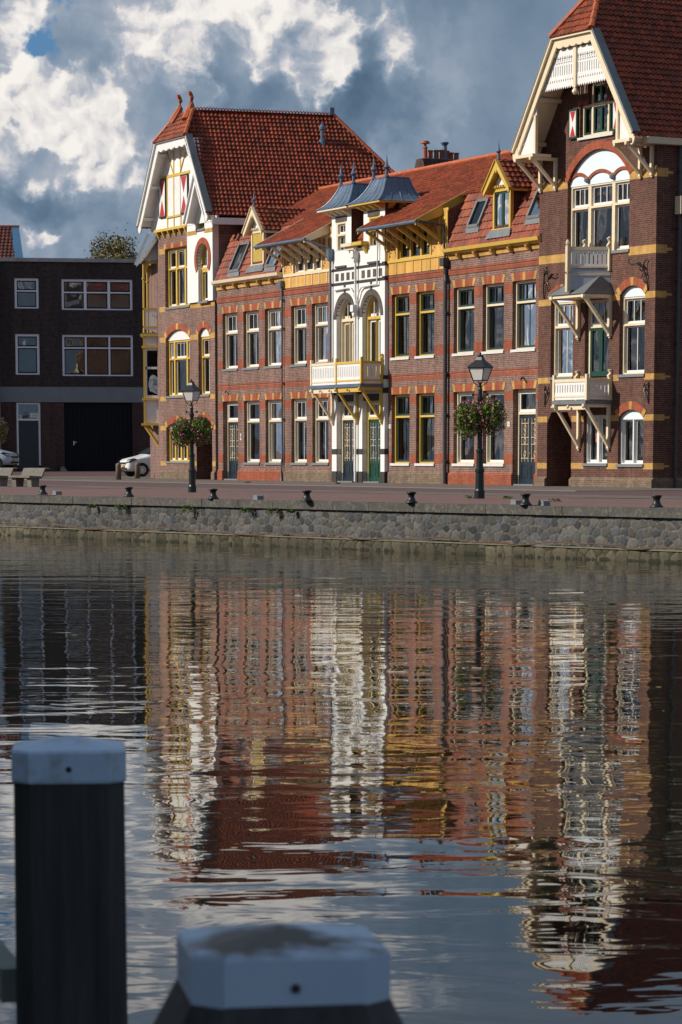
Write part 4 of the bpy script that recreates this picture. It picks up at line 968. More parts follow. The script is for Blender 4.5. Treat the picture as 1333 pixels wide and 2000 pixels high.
balcony(CR, 2.33, 4.14, .98, 2.66, 3.40)
# hipped awning with its brackets
m = MB(); a, b, vf, z0, z1 = 2.16, 4.20, 1.14, 6.02, 6.57
E_ = [(a, 0, z0), (a, vf, z0), (b, vf, z0), (b, 0, z0)]; T_ = [(a + .42, 0, z1), (a + .42, .35, z1), (b - .30, .35, z1), (b - .30, 0, z1)]
m.add(E_ + T_, [(0, 1, 5, 4), (1, 2, 6, 5), (2, 3, 7, 6), (4, 5, 6, 7), (0, 3, 2, 1)])
m.bar(E_[2], T_[2], .05, .03); m.bar(E_[1], T_[1], .05, .03); m.bar((b, 0.02, z0), (b - .3, .02, z1), .04, .05)
m.build('awning_roof', M['lead'], CR)
m = MB(); m.box(a + .04, b - .04, .05, vf - .05, z0 - .10, z0 - .01)
m.build('awning_beam', M['cream'], CR)
for x in (a + .18, b - .12): m = MB(); bracket(m, x, 0, vf - .02, z0 - .02, 4.72, .11, .11); m.build('awning_bracket', M['cream'], CR)
# small three-cornered balcony above the awning
ap = (3.33, 1.16); wl = (2.66, 0.0); wr_ = (4.02, 0.0)
m = MB()
for q in (wl, wr_):
    for z, h_, t_ in ((7.44, .10, .07), (6.86, .06, .06), (6.64, .07, .06)): m.bar((ap[0], ap[1], z), (q[0], q[1], z), t_, h_)
m.box(ap[0] - .06, ap[0] + .06, ap[1] - .10, ap[1] + .05, 6.1, 7.52); m.lathe(ap[0], ap[1], [(.03, 7.5), (.06, 7.56), (.07, 7.62), (.03, 7.7), (0, 7.72)], 8)
m.prism([(0, 6.75), (.09, 6.75), (.09, 7.42), (.15, 7.52), (.06, 7.64), (.14, 7.74), (.05, 7.80), (0, 7.7)], wr_[0] - .05, wr_[0] + .05, axis='u'); m.prism([(0, 6.75), (.09, 6.75), (.09, 7.42), (.15, 7.52), (.06, 7.64), (.14, 7.74), (.05, 7.80), (0, 7.7)], wl[0] - .05, wl[0] + .05, axis='u')
ub3 = m.build('upper_balcony_rail', M['beige'], CR)
m = MB()
for q in (wl, wr_): slats(m, q, ap, 6.89, 7.39, .13, .032, .025, .07, .07)
m.build('balusters', M['white'], ub3)
m = MB()
for q in (wl, wr_):
    m.bar((ap[0], ap[1], 6.38), (q[0], q[1], 6.38), .03, .46); m.bar((ap[0], ap[1], 6.74), (q[0], q[1], 6.74), .02, .12)
m.add([(wl[0], 0, 6.72), (ap[0], ap[1] + .1, 6.72), (wr_[0], 0, 6.72), (wl[0], 0, 6.66), (ap[0], ap[1] + .1, 6.66), (wr_[0], 0, 6.66)], [(0, 1, 2), (3, 5, 4), (0, 3, 4, 1), (1, 4, 5, 2)])
m.build('upper_balcony_box', paint('grey_blue_boards', (.36, .40, .48), .5, .06), ub3)
# gable window and shutters
f = MB(); fv = -.10
for (x0, x1, zz0, zz1) in ((2.25, 2.33, 10.98, 11.98), (3.97, 4.05, 10.98, 11.98), (2.74, 2.84, 10.98, 12.60), (3.60, 3.70, 10.98, 12.60)): f.box(x0, x1, fv - .1, fv, zz0, zz1)
for (x0, x1, zz0, zz1) in ((2.33, 2.74, 11.9, 11.98), (3.70, 3.97, 11.9, 11.98), (2.84, 3.60, 11.88, 11.98), (2.84, 3.60, 12.52, 12.60), (2.33, 2.74, 10.98, 11.05), (2.84, 3.60, 10.98, 11.07), (3.70, 3.97, 10.98, 11.05)): f.box(x0, x1, fv - .1, fv + .004, zz0, zz1)
for i in range(7): f.box(2.87 + i * .1, 2.92 + i * .1, fv, fv + .05, 11.93, 11.98); f.box(2.87 + i * .1, 2.92 + i * .1, fv, fv + .05, 12.55, 12.6)
gwin = f.build('window', M['cream'], CR)
s = MB()
for (x0, x1, zz0, zz1) in ((2.33, 2.74, 11.05, 11.9), (2.84, 3.22, 11.07, 11.88), (3.22, 3.60, 11.07, 11.88), (3.70, 3.97, 11.05, 11.9), (2.84, 3.22, 11.98, 12.52), (3.22, 3.60, 11.98, 12.52)):
    s.box(x0, x0 + .055, fv - .08, fv - .03, zz0, zz1); s.box(x1 - .055, x1, fv - .08, fv - .03, zz0, zz1); s.box(x0 + .055, x1 - .055, fv - .08, fv - .032, zz0, zz0 + .08); s.box(x0 + .055, x1 - .055, fv - .08, fv - .032, zz1 - .05, zz1)
s.build('sash', M['green'], gwin)
g = MB(); g.poly([(p_[0], fv - .07, p_[1]) for p_ in GWIN]); g.build('pane', M['glass'], gwin)
g = MB(); g.box(1.8, 4.2, -.9, -.6, 10.8, 12.7); g.build('room', M['dark'], gwin)
g = MB(); g.box(2.20, 4.12, -.1, .07, 10.90, 10.975); g.build('sill', M['sillwhite'], gwin)
def shutter(t, u0, u1, z0, z1, v, fm, red='red', ang=0):
    b = MB(); b.box(u0, u1, v, v + .05, z0, z1); o = b.build('shutter', M[fm], t)
    c = .06; w_ = MB(); w_.box(u0 + c, u1 - c, v + .045, v + .056, z0 + c * 1.2, z1 - c * 1.2); w_.build('panel', M['white'], o)
    r_ = MB(); um = (u0 + u1) / 2; zm = (z0 + z1) / 2
    r_.prism([(u0 + c + .02, z1 - c * 1.3), (u1 - c - .02, z1 - c * 1.3), (um, zm + .05)], v + .05, v + .060); r_.prism([(u0 + c + .02, z0 + c * 1.3), (u1 - c - .02, z0 + c * 1.3), (um, zm - .05)], v + .05, v + .060)
    r_.build('hourglass', M[red], o)
shutter(CR, 1.72, 2.18, 10.97, 11.90, .02, 'green'); shutter(CR, 4.10, 4.52, 11.00, 11.95, .02, 'green')
l = MB()
for a_, b_ in ((2.20, 2.74), (3.70, 4.12)):
    l.box(a_, b_, 0, .05, 12.02, 12.09)
    for i in range(5): l.box(a_ + .02 + i * .1, a_ + .07 + i * .1, 0, .045, 11.98, 12.02)
l.build('red_dentil', M['brick_red'], CR)
l = MB()
for i in range(6): l.box(2.14 + i * .09, 2.17 + i * .09, 0, .006, 12.32, 12.75); l.box(3.78 + i * .09, 3.81 + i * .09, 0, .006, 12.45, 12.85)
l.build('pale_stripes', M['beige'], CR)
# bargeboards, screen, soffits, feet
def gable_trim(t, gc, hf, ht, zf, zt, v, mat, wd=.26, soff='cream', foot=.18, top=.16, vb=0.0):
    b = MB(); vs_ = MB(); L_ = math.hypot(hf - ht, zt - zf)
    for s_ in (-1, 1):
        o1 = (gc + s_ * hf, zf); o2 = (gc + s_ * ht, zt); nx, nz_ = -(zt - zf) / L_ * s_, -(hf - ht) / L_
        i1 = (o1[0] + nx * wd, o1[1] + nz_ * wd * .2); i2 = (gc + s_ * (ht - wd * .55), zt - wd)
        b.prism([o1, o2, i2, i1], v - .06, v)
        q = [(o1[0] + s_ * .03, o1[1] + .12), (o2[0] + s_ * .03, o2[1] + .05), (o2[0] - s_ * .02, o2[1] - .03), (o1[0] - s_ * .03, o1[1] + .05)]
        b.prism(q, v - .08, v + .09)
        vs_.prism([(q[0][0] + s_ * .01, q[0][1] - .06), (q[1][0] + s_ * .01, q[1][1] - .04), (q[1][0] + s_ * .05, q[1][1] + .03), (q[0][0] + s_ * .05, q[0][1] + .01)], v - .20, v + .10)
        cx, cz = (o1[0] + i1[0]) / 2, zf - .02
        b.prism([(cx + foot * math.cos(a) * .9, cz + foot * 1.35 * math.sin(a)) for a in [i * math.pi / 9 for i in range(18)]], v - .055, v + .012)
    b.prism([(gc - ht, zt), (gc + ht, zt), (gc + ht - wd * .55, zt - wd), (gc - ht + wd * .55, zt - wd)], v - .06, v)
    b.prism([(gc - ht - .04, zt + .05), (gc + ht + .04, zt + .05), (gc + ht + .02, zt - .03), (gc - ht - .02, zt - .03)], v - .08, v + .09)
    for i in range(5):
        x = gc - ht + wd * .7 + (2 * ht - 1.4 * wd) * (i + .5) / 5; b.prism([(x + .17 * math.cos(a), zt - wd + .01 - .07 * abs(math.sin(a))) for a in [math.pi * j / 6 for j in range(7)]], v - .05, v + .01)
    b.build('bargeboard', M[mat], t); vs_.build('verge_capping', M['lead'], t)
    s = MB()
    for s_ in (-1, 1):
        s.prism([(gc + s_ * (hf - .06), zf + .02), (gc + s_ * (ht - .03), zt - .06), (gc + s_ * (ht - .10), zt - .10), (gc + s_ * (hf - .14), zf + .02)], vb - .3, v - .05)
        for f_ in (.12, .5, .88):
            x = gc + s_ * (hf - .2 + (ht - hf) * f_); z = zf + (zt - zf) * f_; s.box(x - .05, x + .05, vb, v - .06, z - .14, z - .02)
    s.prism([(gc - ht, zt - .06), (gc + ht, zt - .06), (gc + ht, zt - .12), (gc - ht, zt - .12)], vb - .3, v - .05)
    s.build('soffit', M[soff], t)
gable_trim(CR, GC, 3.30, 1.08, 10.62, 13.98, .92, 'cream', wd=.27)
s = MB(); v = .80; za, zb = 12.42, 13.64
def hwid(z): return gw(z, 3.30, 1.08, 10.62, 13.98) - .26
n = 30
for i in range(n):
    x = -hwid(za) + 2 * hwid(za) * (i + .5) / n; wd = 2 * hwid(za) / n
    zt_ = min(zb, 10.62 + (3.30 - .26 - abs(x)) * (13.98 - 10.62) / (3.30 - 1.08))
    g_ = .016
    s.box(GC + x - wd / 2 + g_, GC + x + wd / 2 - g_, v - .02, v, za + .10, zt_)
    s.prism([(GC + x - wd / 2, za + .42), (GC + x - wd / 2, za + .08), (GC + x, za), (GC + x + wd / 2, za + .08), (GC + x + wd / 2, za + .42)], v - .022, v + .002) if zt_ > za + .42 else s.prism([(GC + x - wd / 2, max(za + .1, zt_)), (GC + x - wd / 2, za + .08), (GC + x, za), (GC + x + wd / 2, za + .08), (GC + x + wd / 2, max(za + .1, zt_))], v - .022, v + .002)
s.box(GC - hwid(13.2), GC + hwid(13.2), v - .021, v + .001, 13.14, 13.26); s.box(GC - hwid(13.6) + .05, GC + hwid(13.6) - .05, v - .021, v + .001, 13.42, 13.62)
sc_ = s.build('gable_screen', M['white'], CR)
s = MB()
for z_, q in ((12.66, 1.0), (13.34, .62), (13.20, .7)):
    for i in range(26):
        x = (-1 + 2 * (i + .5) / 26) * (hwid(z_) - .1); s.box(GC + x - .016, GC + x + .016, v - .02, v + .005, z_, z_ + .06 * q)
s.build('pierced_dots', M['darktrim'], sc_)
s = MB(); s.box(GC - .07, GC + .07, v - .02, v + .06, za - .02, 13.75); s.lathe(GC, v + .02, [(.03, za - .02), (.09, za - .10), (.10, za - .16), (.05, za - .23), (0, za - .25)], 10); s.build('king_post', M['cream'], CR)
for s_ in (-1, 1):
    f = MB(); wp = MB()
    x0 = GC + s_ * 3.14; x1 = GC + s_ * 2.12 + (.26 if s_ > 0 else 0); 
    f.bar((x1, .86, 10.55), (x1, .86, 11.75), .10, .10); f.box(min(x0, x1) - .06, max(x0, x1) + .06, .30, 1.02, 10.46, 10.56)
    wp.prism([(x1, 10.56), (x0, 10.56), (x0 - s_ * .08, 10.75), (x1, 12.0)], .80, .84)
    ff = f.build('gable_foot', M['cream'], CR); wp.build('foot_panel', M['white'], ff)
    for x in ((x0 - s_ * .10), (x1 + s_ * .06)): f = MB(); bracket(f, x, 0, 1.05, 10.47, 9.5, .10, .10); f.build('gallows_bracket', M['cream'], CR)
# main roof: two steep slopes, half hip and ridge
sl = (13.98 - 10.62) / (3.30 - 1.08); zr_ = 13.98 + 1.08 * sl
zap = 15.42; vap = .02; hw_ap = 1.08 - (zap - 13.98) / sl
LEN = -13.0
for s_ in (1, -1):
    pts = [(GC + s_ * 3.36, .98, 10.60), (GC + s_ * 3.36, LEN, 10.60), (GC + s_ * hw_ap, LEN, zap), (GC + s_ * hw_ap, vap, zap), (GC + s_ * 1.10, .98, 14.02)]
    add_roof(CR, pts, mat='tile_dark', w=.185, h=.225, amp=.055, lip=.045)
add_roof(CR, [(GC - 1.14, 1.02, 14.0), (GC + 1.14, 1.02, 14.0), (GC + hw_ap, vap, zap), (GC - hw_ap, vap, zap)], mat='tile', w=.2, h=.26, name='half_hip')
r_ = MB()
for s_ in (-1, 1): ridge_tiles(r_, (GC + s_ * 1.12, 1.02, 14.05), (GC + s_ * hw_ap, vap, zap + .05), .10, .36)
r_.build('hip_ridge', M['ridge'], CR)
g = MB(); g.prism([(3.30, 10.42), (3.62, 10.50), (3.62, 10.66), (3.30, 10.64)], LEN, .90) if False else g.box(GC + 3.24, GC + 3.52, LEN, .55, 10.40, 10.60)
g.build('side_gutter', M['beige'], CR)
g = MB(); g.tube([(6.50, -.80, 10.4), (6.50, -.80, 9.2), (6.50, -.80, .02)], .055, 8); 
for z in (9.6, 7.9, 6.3, 4.4, 2.6): g.box(6.4, 6.58, -.87, -.73, z, z + .05)
g.build('downpipe', M['pipe'], CR)
g = MB(); g.box(6.42, 6.72, -1.25, -.68, 8.34, 8.88); g.build('rainwater_head', M['cream'], CR)
# wrought-iron wall hooks
def hook(u, z, s=1.0, flip=1, big=True):
    m = MB(); T = lambda pts, r: m.tube([(u + flip * x * s, .03 + y_, z + zz * s) for x, y_, zz in pts], r, 6)
    if big:
        T([(0, 0, -.7), (0, .02, -.45), (-.06, .05, -.2), (-.16, .10, 0), (-.30, .2, .12), (-.5, .28, .10), (-.62, .3, .18), (-.6, .3, .27), (-.52, .28, .24)], .022)
        T([(-.16, .10, 0), (-.10, .06, .18), (-.02, .03, .24)], .02)
        T([(-.02 - .13 + .13 * math.cos(a), .03, -.30 + .13 * math.sin(a)) for a in [i * .7 for i in range(8)]], .018)
        m.prism([(u + flip * x * s, z + zz * s) for x, zz in ((-.10, .0), (-.3, .17), (-.45, .15), (-.28, .06))], .12, .15)
    else:
        T([(0, 0, .35), (0, 0, -.4)], .018)
        T([(-.13 + .13 * math.cos(a) * (1 - i * .05), .02, .18 + .14 * math.sin(a) * (1 - i * .05)) for i, a in enumerate([k_ * .7 for k_ in range(9)])], .02)
        T([(-.24, .02, .1), (-.14, .03, -.1), (-.02, .02, -.28)], .018)
    m.build('wall_hook', M['blackgreen'], CR)
hook(6.05, 6.75); hook(.35, 6.75, 1, -1); hook(6.15, 2.95, .9, 1, False); hook(.45, 2.95, .9, -1, False)

# ================================================================== left corner house
CL = house('corner_house', 'corner house at the left end of the row, white timbered gable, ochre window frames', -30.2)
LC = -30.2
NJ = (-29.28, -27.60)
def lg(z): return 1.68 + (3.80 - 1.68) * (14.0 - z) / 3.3 - .12
w = MB()
LW = -33.30
outer = [(LW, 0), (NJ[0], 0)] + [(NJ[0], 2.1)] + arc(-28.44, .84, 2.1, 2.55, 10)[1:-1] + [(NJ[1], 2.1)] + [(NJ[1], 0), (-27.25, 0), (-27.25, 10.55), (LW, 10.55)]
H1 = rect(-32.62, -29.92, 7.22, 9.70); H2 = arched(-32.62, -29.95, 3.48, 5.92, 6.30); H3 = arched(-29.02, -27.82, 3.48, 5.95, 6.27)
H4 = arched(-32.64, -30.0, .72, 2.16, 2.43)
w.wall(outer, [H1, H2, H3, H4, rect(-28.9, -27.58, 7.33, 9.75), rect(-28.87, -28.03, 10.25, 10.54)], 0, .2)
CE = Vector((.961, .277, 0)); e_l = Vector((CE.dot(ROW_D), -(CE.dot(ROW_I)), 0))      # direction of the side wall in (u, v)
sw = Vector((-27.25, 0, 0)) + e_l * 12
w.add([(-27.25, 0, 0), (sw.x, sw.y, 0), (sw.x, sw.y, 10.4), (-27.25, 0, 10.4)], [(0, 1, 2, 3)])
# wall along the side street, seen edge on
sv_ = Vector((-.155, .988, 0)); e_s = Vector((sv_.dot(ROW_D), -sv_.dot(ROW_I), 0)); q = Vector((LW, 0, 0)) + e_s * 5.0
w.add([(LW, 0, 0), (q.x, q.y, 0), (q.x, q.y, 10.55), (LW, 0, 10.55)], [(0, 1, 2, 3)])
w.add([(q.x, q.y, 0), (q.x - 1, q.y - 7, 0), (q.x - 1, q.y - 7, 10.5), (q.x, q.y, 10.5)], [(0, 1, 2, 3)])
w.build('wall', M['brick'], CL)
n_ = MB(); n_.add([(NJ[0], 0, 0), (NJ[0], -1.3, 0), (NJ[0], -1.3, 2.6), (NJ[0], 0, 2.1), (NJ[1], 0, 0), (NJ[1], -1.3, 0), (NJ[1], -1.3, 2.6), (NJ[1], 0, 2.1)], [(0, 1, 2, 3), (4, 5, 6, 7), (1, 5, 6, 2), (2, 6, 7, 3)]); n_.build('porch', M['brick_corner'], CL)
lr = [(-32.62, -29.92, 7.22, 9.70), (-32.62, -29.95, 3.48, 6.2), (-29.02, -27.82, 3.48, 6.2), (-32.64, -30.0, .72, 2.4), (NJ[0], NJ[1], 0, 2.4)]
bands(CL, lr, LW, -27.25, [(7.10, 7.32), (5.80, 6.02), (3.33, 3.52), (2.08, 2.27), (.58, .77)], 'brick_yellow', 'yellow_course')
bands(CL, lr, LW, -29.9, [(9.52, 9.76)], 'brick_yellow', 'yellow_course')
p = MB()
for a, b in ((LW, NJ[0]), (NJ[1], -27.25)): p.prism([(0, 0), (.07, 0), (.07, .30), (0, .38)], a, b, axis='u')
p.build('plinth', M['plinth'], CL)
for uc, hf, zs, zc in ((-31.285, 1.335, 5.92, 6.30), (-28.42, .60, 5.95, 6.27), (-31.32, 1.32, 2.16, 2.43)): ring(CL, uc, hf, zs, zc, .26, 0, RD, (.02, .5, .98), Y, n=24)
ring(CL, -28.44, .84, 2.1, 2.55, .24, 0, RD, (.02, .5, .98), Y, n=20)
tymp(CL, -31.285, 1.335, 5.92, 6.30, mat='white', z0=5.86); tymp(CL, -28.42, .60, 5.95, 6.27, mat='white', z0=5.9); tymp(CL, -31.32, 1.32, 2.16, 2.43, mat='white', z0=2.12)
r_ = MB(); y_ = MB()
for i, (a, b) in enumerate(((0, .08), (.08, .28), (.28, .36), (.36, .64), (.64, .72), (.72, .92), (.92, 1))):
    (y_ if i % 2 == 0 else r_).box(-32.72 + 2.9 * a, -32.72 + 2.9 * b, -.05, .012 if i % 2 else .016, 9.72, 9.92)
r_.build('lintel', RD, CL); y_.build('lintel_accent', Y, CL)
window(CL, -32.62, -29.92, 7.26, 9.70, fm='yellow', cols=(.34, .70), ztr=8.86, ub=0, lb=0, mull=.14, fw=.10, cur=[(.05, .2)], cm='curtain2', rec=.14)
window(CL, -32.62, -29.95, 3.52, 5.88, fm='yellow', cols=(.24, .76), ztr=5.08, ub=2, lb=0, mull=.13, fw=.10, rec=.14, cur=[(.45, .55)], cm='curtain2')
window(CL, -29.02, -27.82, 3.52, 5.90, fm='yellow', ztr=5.08, ub=1, lb=1, fw=.10, rec=.14)
window(CL, -32.64, -30.0, .76, 2.14, fm='yellow', cols=(.25, .5, .75), ztr=None, mull=.12, fw=.10, rec=.14, room='room2', cur=[(.05, .2), (.55, .7)])
# white corner turret panel, set forward a little, with the horseshoe window
w = MB(); tv = .10; a, b = -29.92, -27.22
hs = []; cz, cr = 9.06, .62; uc = -28.24
th0 = math.radians(-38)
hs = [(uc - .50, 7.34), (uc + .50, 7.34), (uc + .50, 8.66)] + [(uc + cr * math.cos(t), cz + cr * math.sin(t)) for t in [th0 + (math.pi - 2 * th0) * i / 20 for i in range(21)]] + [(uc - .50, 8.66)]
tp = -28.45
w.wall([(a, 7.32), (b, 7.32), (b, 10.5), (-27.6, 11.25), (tp, 12.0), (-29.3, 11.25), (a, 10.5)], [hs, rect(-28.85, -28.05, 10.26, 11.25)], tv, .22)
for x in (a, b): w.add([(x, tv, 7.32), (x, -.6, 7.32), (x, -.6, 10.5), (x, tv, 10.5)], [(0, 1, 2, 3)])
w.build('turret_wall', M['plaster'], CL)
bands(CL, [(-28.85, -28.05, 10.2, 11)], a, b, [(10.08, 10.25)], 'brick_yellow', 'yellow_course', v=tv + .01)
rg = MB(); n = 26
for i in range(n):
    t0 = th0 + (math.pi - 2 * th0) * i / n; t1 = th0 + (math.pi - 2 * th0) * (i + 1) / n
    rg.prism([(uc + cr * math.cos(t0), cz + cr * math.sin(t0)), (uc + cr * math.cos(t1), cz + cr * math.sin(t1)), (uc + (cr + .24) * math.cos(t1), cz + (cr + .24) * math.sin(t1)), (uc + (cr + .24) * math.cos(t0), cz + (cr + .24) * math.sin(t0))], tv - .1, tv + .03)
rg.build('horseshoe_arch', RD, CL)
window(CL, uc - .50, uc + .50, 7.34, 8.62, v=tv, fm='yellow', ztr=None, ub=0, lb=1, fw=.09, rec=.16, low=True)
g = MB(); n = 18; tc0 = math.radians(-20); 
for i in range(n):
    t0 = tc0 + (math.pi - 2 * tc0) * i / n; t1 = tc0 + (math.pi - 2 * tc0) * (i + 1) / n
    g.prism([(uc + r__ * math.cos(t), cz + r__ * math.sin(t)) for r__, t in ((cr, t0), (cr, t1), (cr - .10, t1), (cr - .10, t0))], tv - .28, tv - .16)
g.box(uc - .5, uc + .5, tv - .27, tv - .15, 8.62, 8.72)
hw_ = g.build('horseshoe_window', M['yellow'], CL)
g = MB(); g.box(uc - .03, uc + .03, tv - .25, tv - .2, 8.72, cz + cr - .08); g.box(uc - .46, uc + .46, tv - .25, tv - .2, 8.72, 8.80); g.build('sash', M['white'], hw_)
g = MB(); g.poly([(p_[0], tv - .24, p_[1]) for p_ in hs[3:-1]]); g.build('pane', M['glass'], hw_)
g = MB(); g.box(uc - 1.0, uc + .5, tv - .9, tv - .6, 7.3, 9.8); g.build('room', M['dark'], hw_)
window(CL, -28.85, -28.05, 10.28, 11.25, v=tv, fm='yellow', fw=.08, rec=.12, lb=1)
# white timbered gable over the brick
w = MB(); gv = .12
w.wall([(LC - lg(10.5), 10.5), (LC + lg(10.5) - .0, 10.5), (LC + lg(13.85), 13.85), (LC - lg(13.85), 13.85)], [], gv, .1); w.build('gable_wall', M['plaster'], CL)
f = MB(); f.box(-33.5, -29.95, .02, gv + .06, 10.45, 10.56)
for i in range(6):
    x = -33.2 + i * .62; f.prism([(0, 10.18), (.06, 10.2), (gv + .05, 10.42), (gv + .05, 10.46), (0, 10.46)], x - .05, x + .05, axis='u')
for x in (-31.98, -31.25, -30.50): f.box(x - .045, x + .045, gv - .02, gv + .025, 10.56, 13.7 if x > -31.9 else 12.7)
f.box(-32.9, -29.5, gv - .02, gv + .03, 12.62, 12.74)
f.bar((-31.25, gv + .01, 12.74), (-31.95, gv + .01, 13.7), .02, .07, up=(0, 1, 0)); f.bar((-30.50, gv + .01, 12.74), (-29.95, gv + .01, 13.5), .02, .07, up=(0, 1, 0))
f.box(-32.02, -30.45, gv - .01, gv + .05, 10.95, 11.03)
f.build('timber_frame', M['yellow'], CL)
p = MB(); p.box(-32.02, -30.48, gv, gv + .012, 11.03, 12.62); p.build('blind_panel', M['white'], CL)
shutter(CL, -32.80, -32.06, 11.0, 12.62, gv + .02, 'iron', 'red'); shutter(CL, -30.42, -29.62, 11.0, 12.62, gv + .02, 'iron', 'red')
gable_trim(CL, LC, 3.80, 1.68, 10.70, 14.02, .66, 'white', wd=.34, soff='white', vb=.1)
# little gable over the turret
s = MB(); tz = 12.42
for s_ in (-1, 1):
    s.prism([(-27.95, tz), (-27.95 + s_ * 1.15, 10.50), (-27.95 + s_ * (1.15 - .16), 10.44), (-27.95 + s_ * (1.15 - .30), 10.62), (-27.95, tz - .42)], .50, .56)
    s.prism([(-27.95, tz + .04), (-27.95 + s_ * 1.19, 10.55), (-27.95 + s_ * 1.15, 10.50), (-27.95, tz - .02)], .46, .64)
    s.prism([(-27.95, tz - .06), (-27.95 + s_ * 1.12, 10.52), (-27.95 + s_ * 1.04, 10.52), (-27.95, tz - .16)], .0, .50)
s.build('small_bargeboard', M['white'], CL)
# roof
zap = 15.15; hcr = .78
he = e_l.copy()
def slope_pts(s_):
    A = Vector((LC + s_ * 3.84, .72, 10.66)); B = Vector((LC + s_ * hcr, .02, zap))
    nrm = he.cross(B - A).normalized()
    def onz(z, v):      # point of the slope plane at height z and given v
        a, b, c = nrm; d = nrm.dot(A); return Vector(((d - b * v - c * z) / a, v, z))
    T = onz(14.02, .72)
    return A, B, T
A, B, T = slope_pts(1)
L1 = 14.2
RE = B + he * 5.9
def wloc(x): # world point -> (u, v, z)
    d = x - ROW_O; return Vector((d.dot(ROW_D), -d.dot(ROW_I), d.z))
nrm = he.cross(B - A).normalized(); cw = wloc(CAM); rd = ray(772, 342); rl = Vector((rd.dot(ROW_D), -rd.dot(ROW_I), rd.z))
HB_ = cw + rl * ((A - cw).dot(nrm) / rl.dot(nrm))
RE = wloc(CAM); r2 = ray(652, 227); r2l = Vector((r2.dot(ROW_D), -r2.dot(ROW_I), r2.z)); RE = cw + r2l * ((A - cw).dot(nrm) / r2l.dot(nrm))
hd = HB_ - RE; HE = RE + hd * ((10.66 - RE.z) / hd.z)
add_roof(CL, [A, HE, RE, B, T], e=tuple(he), mat='tile_dark', w=.175, h=.215, amp=.05, lip=.045)
hes = Vector((0, -1, 0))
A2 = Vector((LC - 3.84, .72, 10.66)); B2 = Vector((LC - hcr, .02, zap)); T2 = Vector((LC - 1.72, .72, 14.02))
add_roof(CL, [A2, A2 + he * 5.2, B2 + he * 5.2, B2, T2], mat='tile_dark', w=.215, h=.285, name='far_slope')
add_roof(CL, [(LC - 1.76, .76, 14.0), (LC + 1.76, .76, 14.0), (LC + hcr, .02, zap), (LC - hcr, .02, zap)], mat='tile', w=.21, h=.24, name='half_hip')
w = MB(); w.poly([B, RE, B2 + he * 5.2, B2]); w.build('roof_top', M['tile_dark'], CL)
r_ = MB()
for s_ in (-1, 1): ridge_tiles(r_, (LC + s_ * 1.74, .76, 14.05), (LC + s_ * hcr, .02, zap + .03), .09, .34)
ridge_tiles(r_, RE + Vector((0, 0, .03)), HE, .09, .34); r_.build('hip_ridge', M['ridge'], CL)
r_ = MB(); nn = 44
for i in range(nn):
    p0 = B.lerp(RE, (i + .5) / nn); r_.tube([p0 + he * -.07 + Vector((0, 0, .02)), p0 + he * -.045 + Vector((0, 0, .11)), p0 + Vector((0, 0, .15)), p0 + he * .045 + Vector((0, 0, .11)), p0 + he * .07 + Vector((0, 0, .02))], .022, 5)
r_.bar(B + Vector((0, 0, .02)), RE + Vector((0, 0, .02)), .10, .05); r_.build('ridge_cresting', M['ridge'], CL)
for s_ in (-1, 1):
    r_ = MB(); x = LC + s_ * .62; y0 = .0
    r_.tube([(x + s_ * .14, y0 + .30, zap - .40), (x + s_ * .03, y0 + .10, zap - .02), (x, y0 + .0, zap + .25), (x, y0 - .02, zap + .52), (x, y0 + .01, zap + .64), (x, y0 + .06, zap + .72), (x, y0 + .13, zap + .71)], [.20, .18, .13, .095, .085, .09, .085], 8); r_.build('horn_finial', M['ridge'], CL)
g = MB(); f_a = Vector((LC + 3.84, .5, 10.44)); g.bar(f_a, f_a + he * 3.2, .18, .26); g.build('eaves_board', M['white'], CL)
g = MB(); q0 = RE + he * -.10; g.box(q0.x - .1, q0.x + .1, q0.y - .1, q0.y + .1, zap, zap + .30); g.build('roof_vent', M['zinc'], CL)
vp = cw + (lambda r: r * ((A - cw).dot(nrm) / r.dot(nrm)))(Vector((ray(630, 278).dot(ROW_D), -ray(630, 278).dot(ROW_I), ray(630, 278).z)))
g = MB(); g.lathe(vp.x, vp.y, [(.16, vp.z - .25), (.14, vp.z + .1), (.08, vp.z + .14), (.08, vp.z + .5), (.14, vp.z + .52), (.14, vp.z + .62), (.05, vp.z + .75)], 10); g.build('vent_cowl', M['zinc'], CL)
g = MB(); dpv = Vector((-27.25, 0, 0)) + e_l * 1.5; g.tube([(dpv.x + .05, dpv.y + .1, 10.3), (dpv.x + .05, dpv.y + .1, 9.9), (-26.7, .12, 8.1)], .06, 8); g.build('downpipe', M['pipe'], CL)

# oriel on the side street: built in its own square frame
LWp = ROW_O + ROW_D * LW
OR = bpy.data.objects.new('oriel', None); sc.collection.objects.link(OR)
OR.parent = CL
# position in the parent's frame
mw = Matrix.Translation(CL.location) @ Matrix.Rotation(ROW_A, 4, 'Z')
bpy.data.objects.remove(OR)
class OB(MB): pass
RZ = Matrix.Rotation(ROW_A, 4, 'Z').inverted()
def to_l(x, y, z):      # metres right of / beyond the corner (world axes) -> (u, v, z)
    p_ = Vector((LWp.x + x, LWp.y + y, z)); return wloc(p_)
def wb(mb, x0, x1, y0, y1, z0, z1):
    vs = [to_l(x, y, z) for z in (z0, z1) for x, y in ((x0, y0), (x1, y0), (x1, y1), (x0, y1))]
    mb.add(vs, [(0, 3, 2, 1), (4, 5, 6, 7), (0, 1, 5, 4), (1, 2, 6, 5), (2, 3, 7, 6), (3, 0, 4, 7)])
def wt(mb, pts, r, n=8): mb.tube([to_l(*p_) for p_ in pts], r, n)
ox0, ox1 = -.78, -.04; oy0, oy1 = .9, 3.4
f = MB()
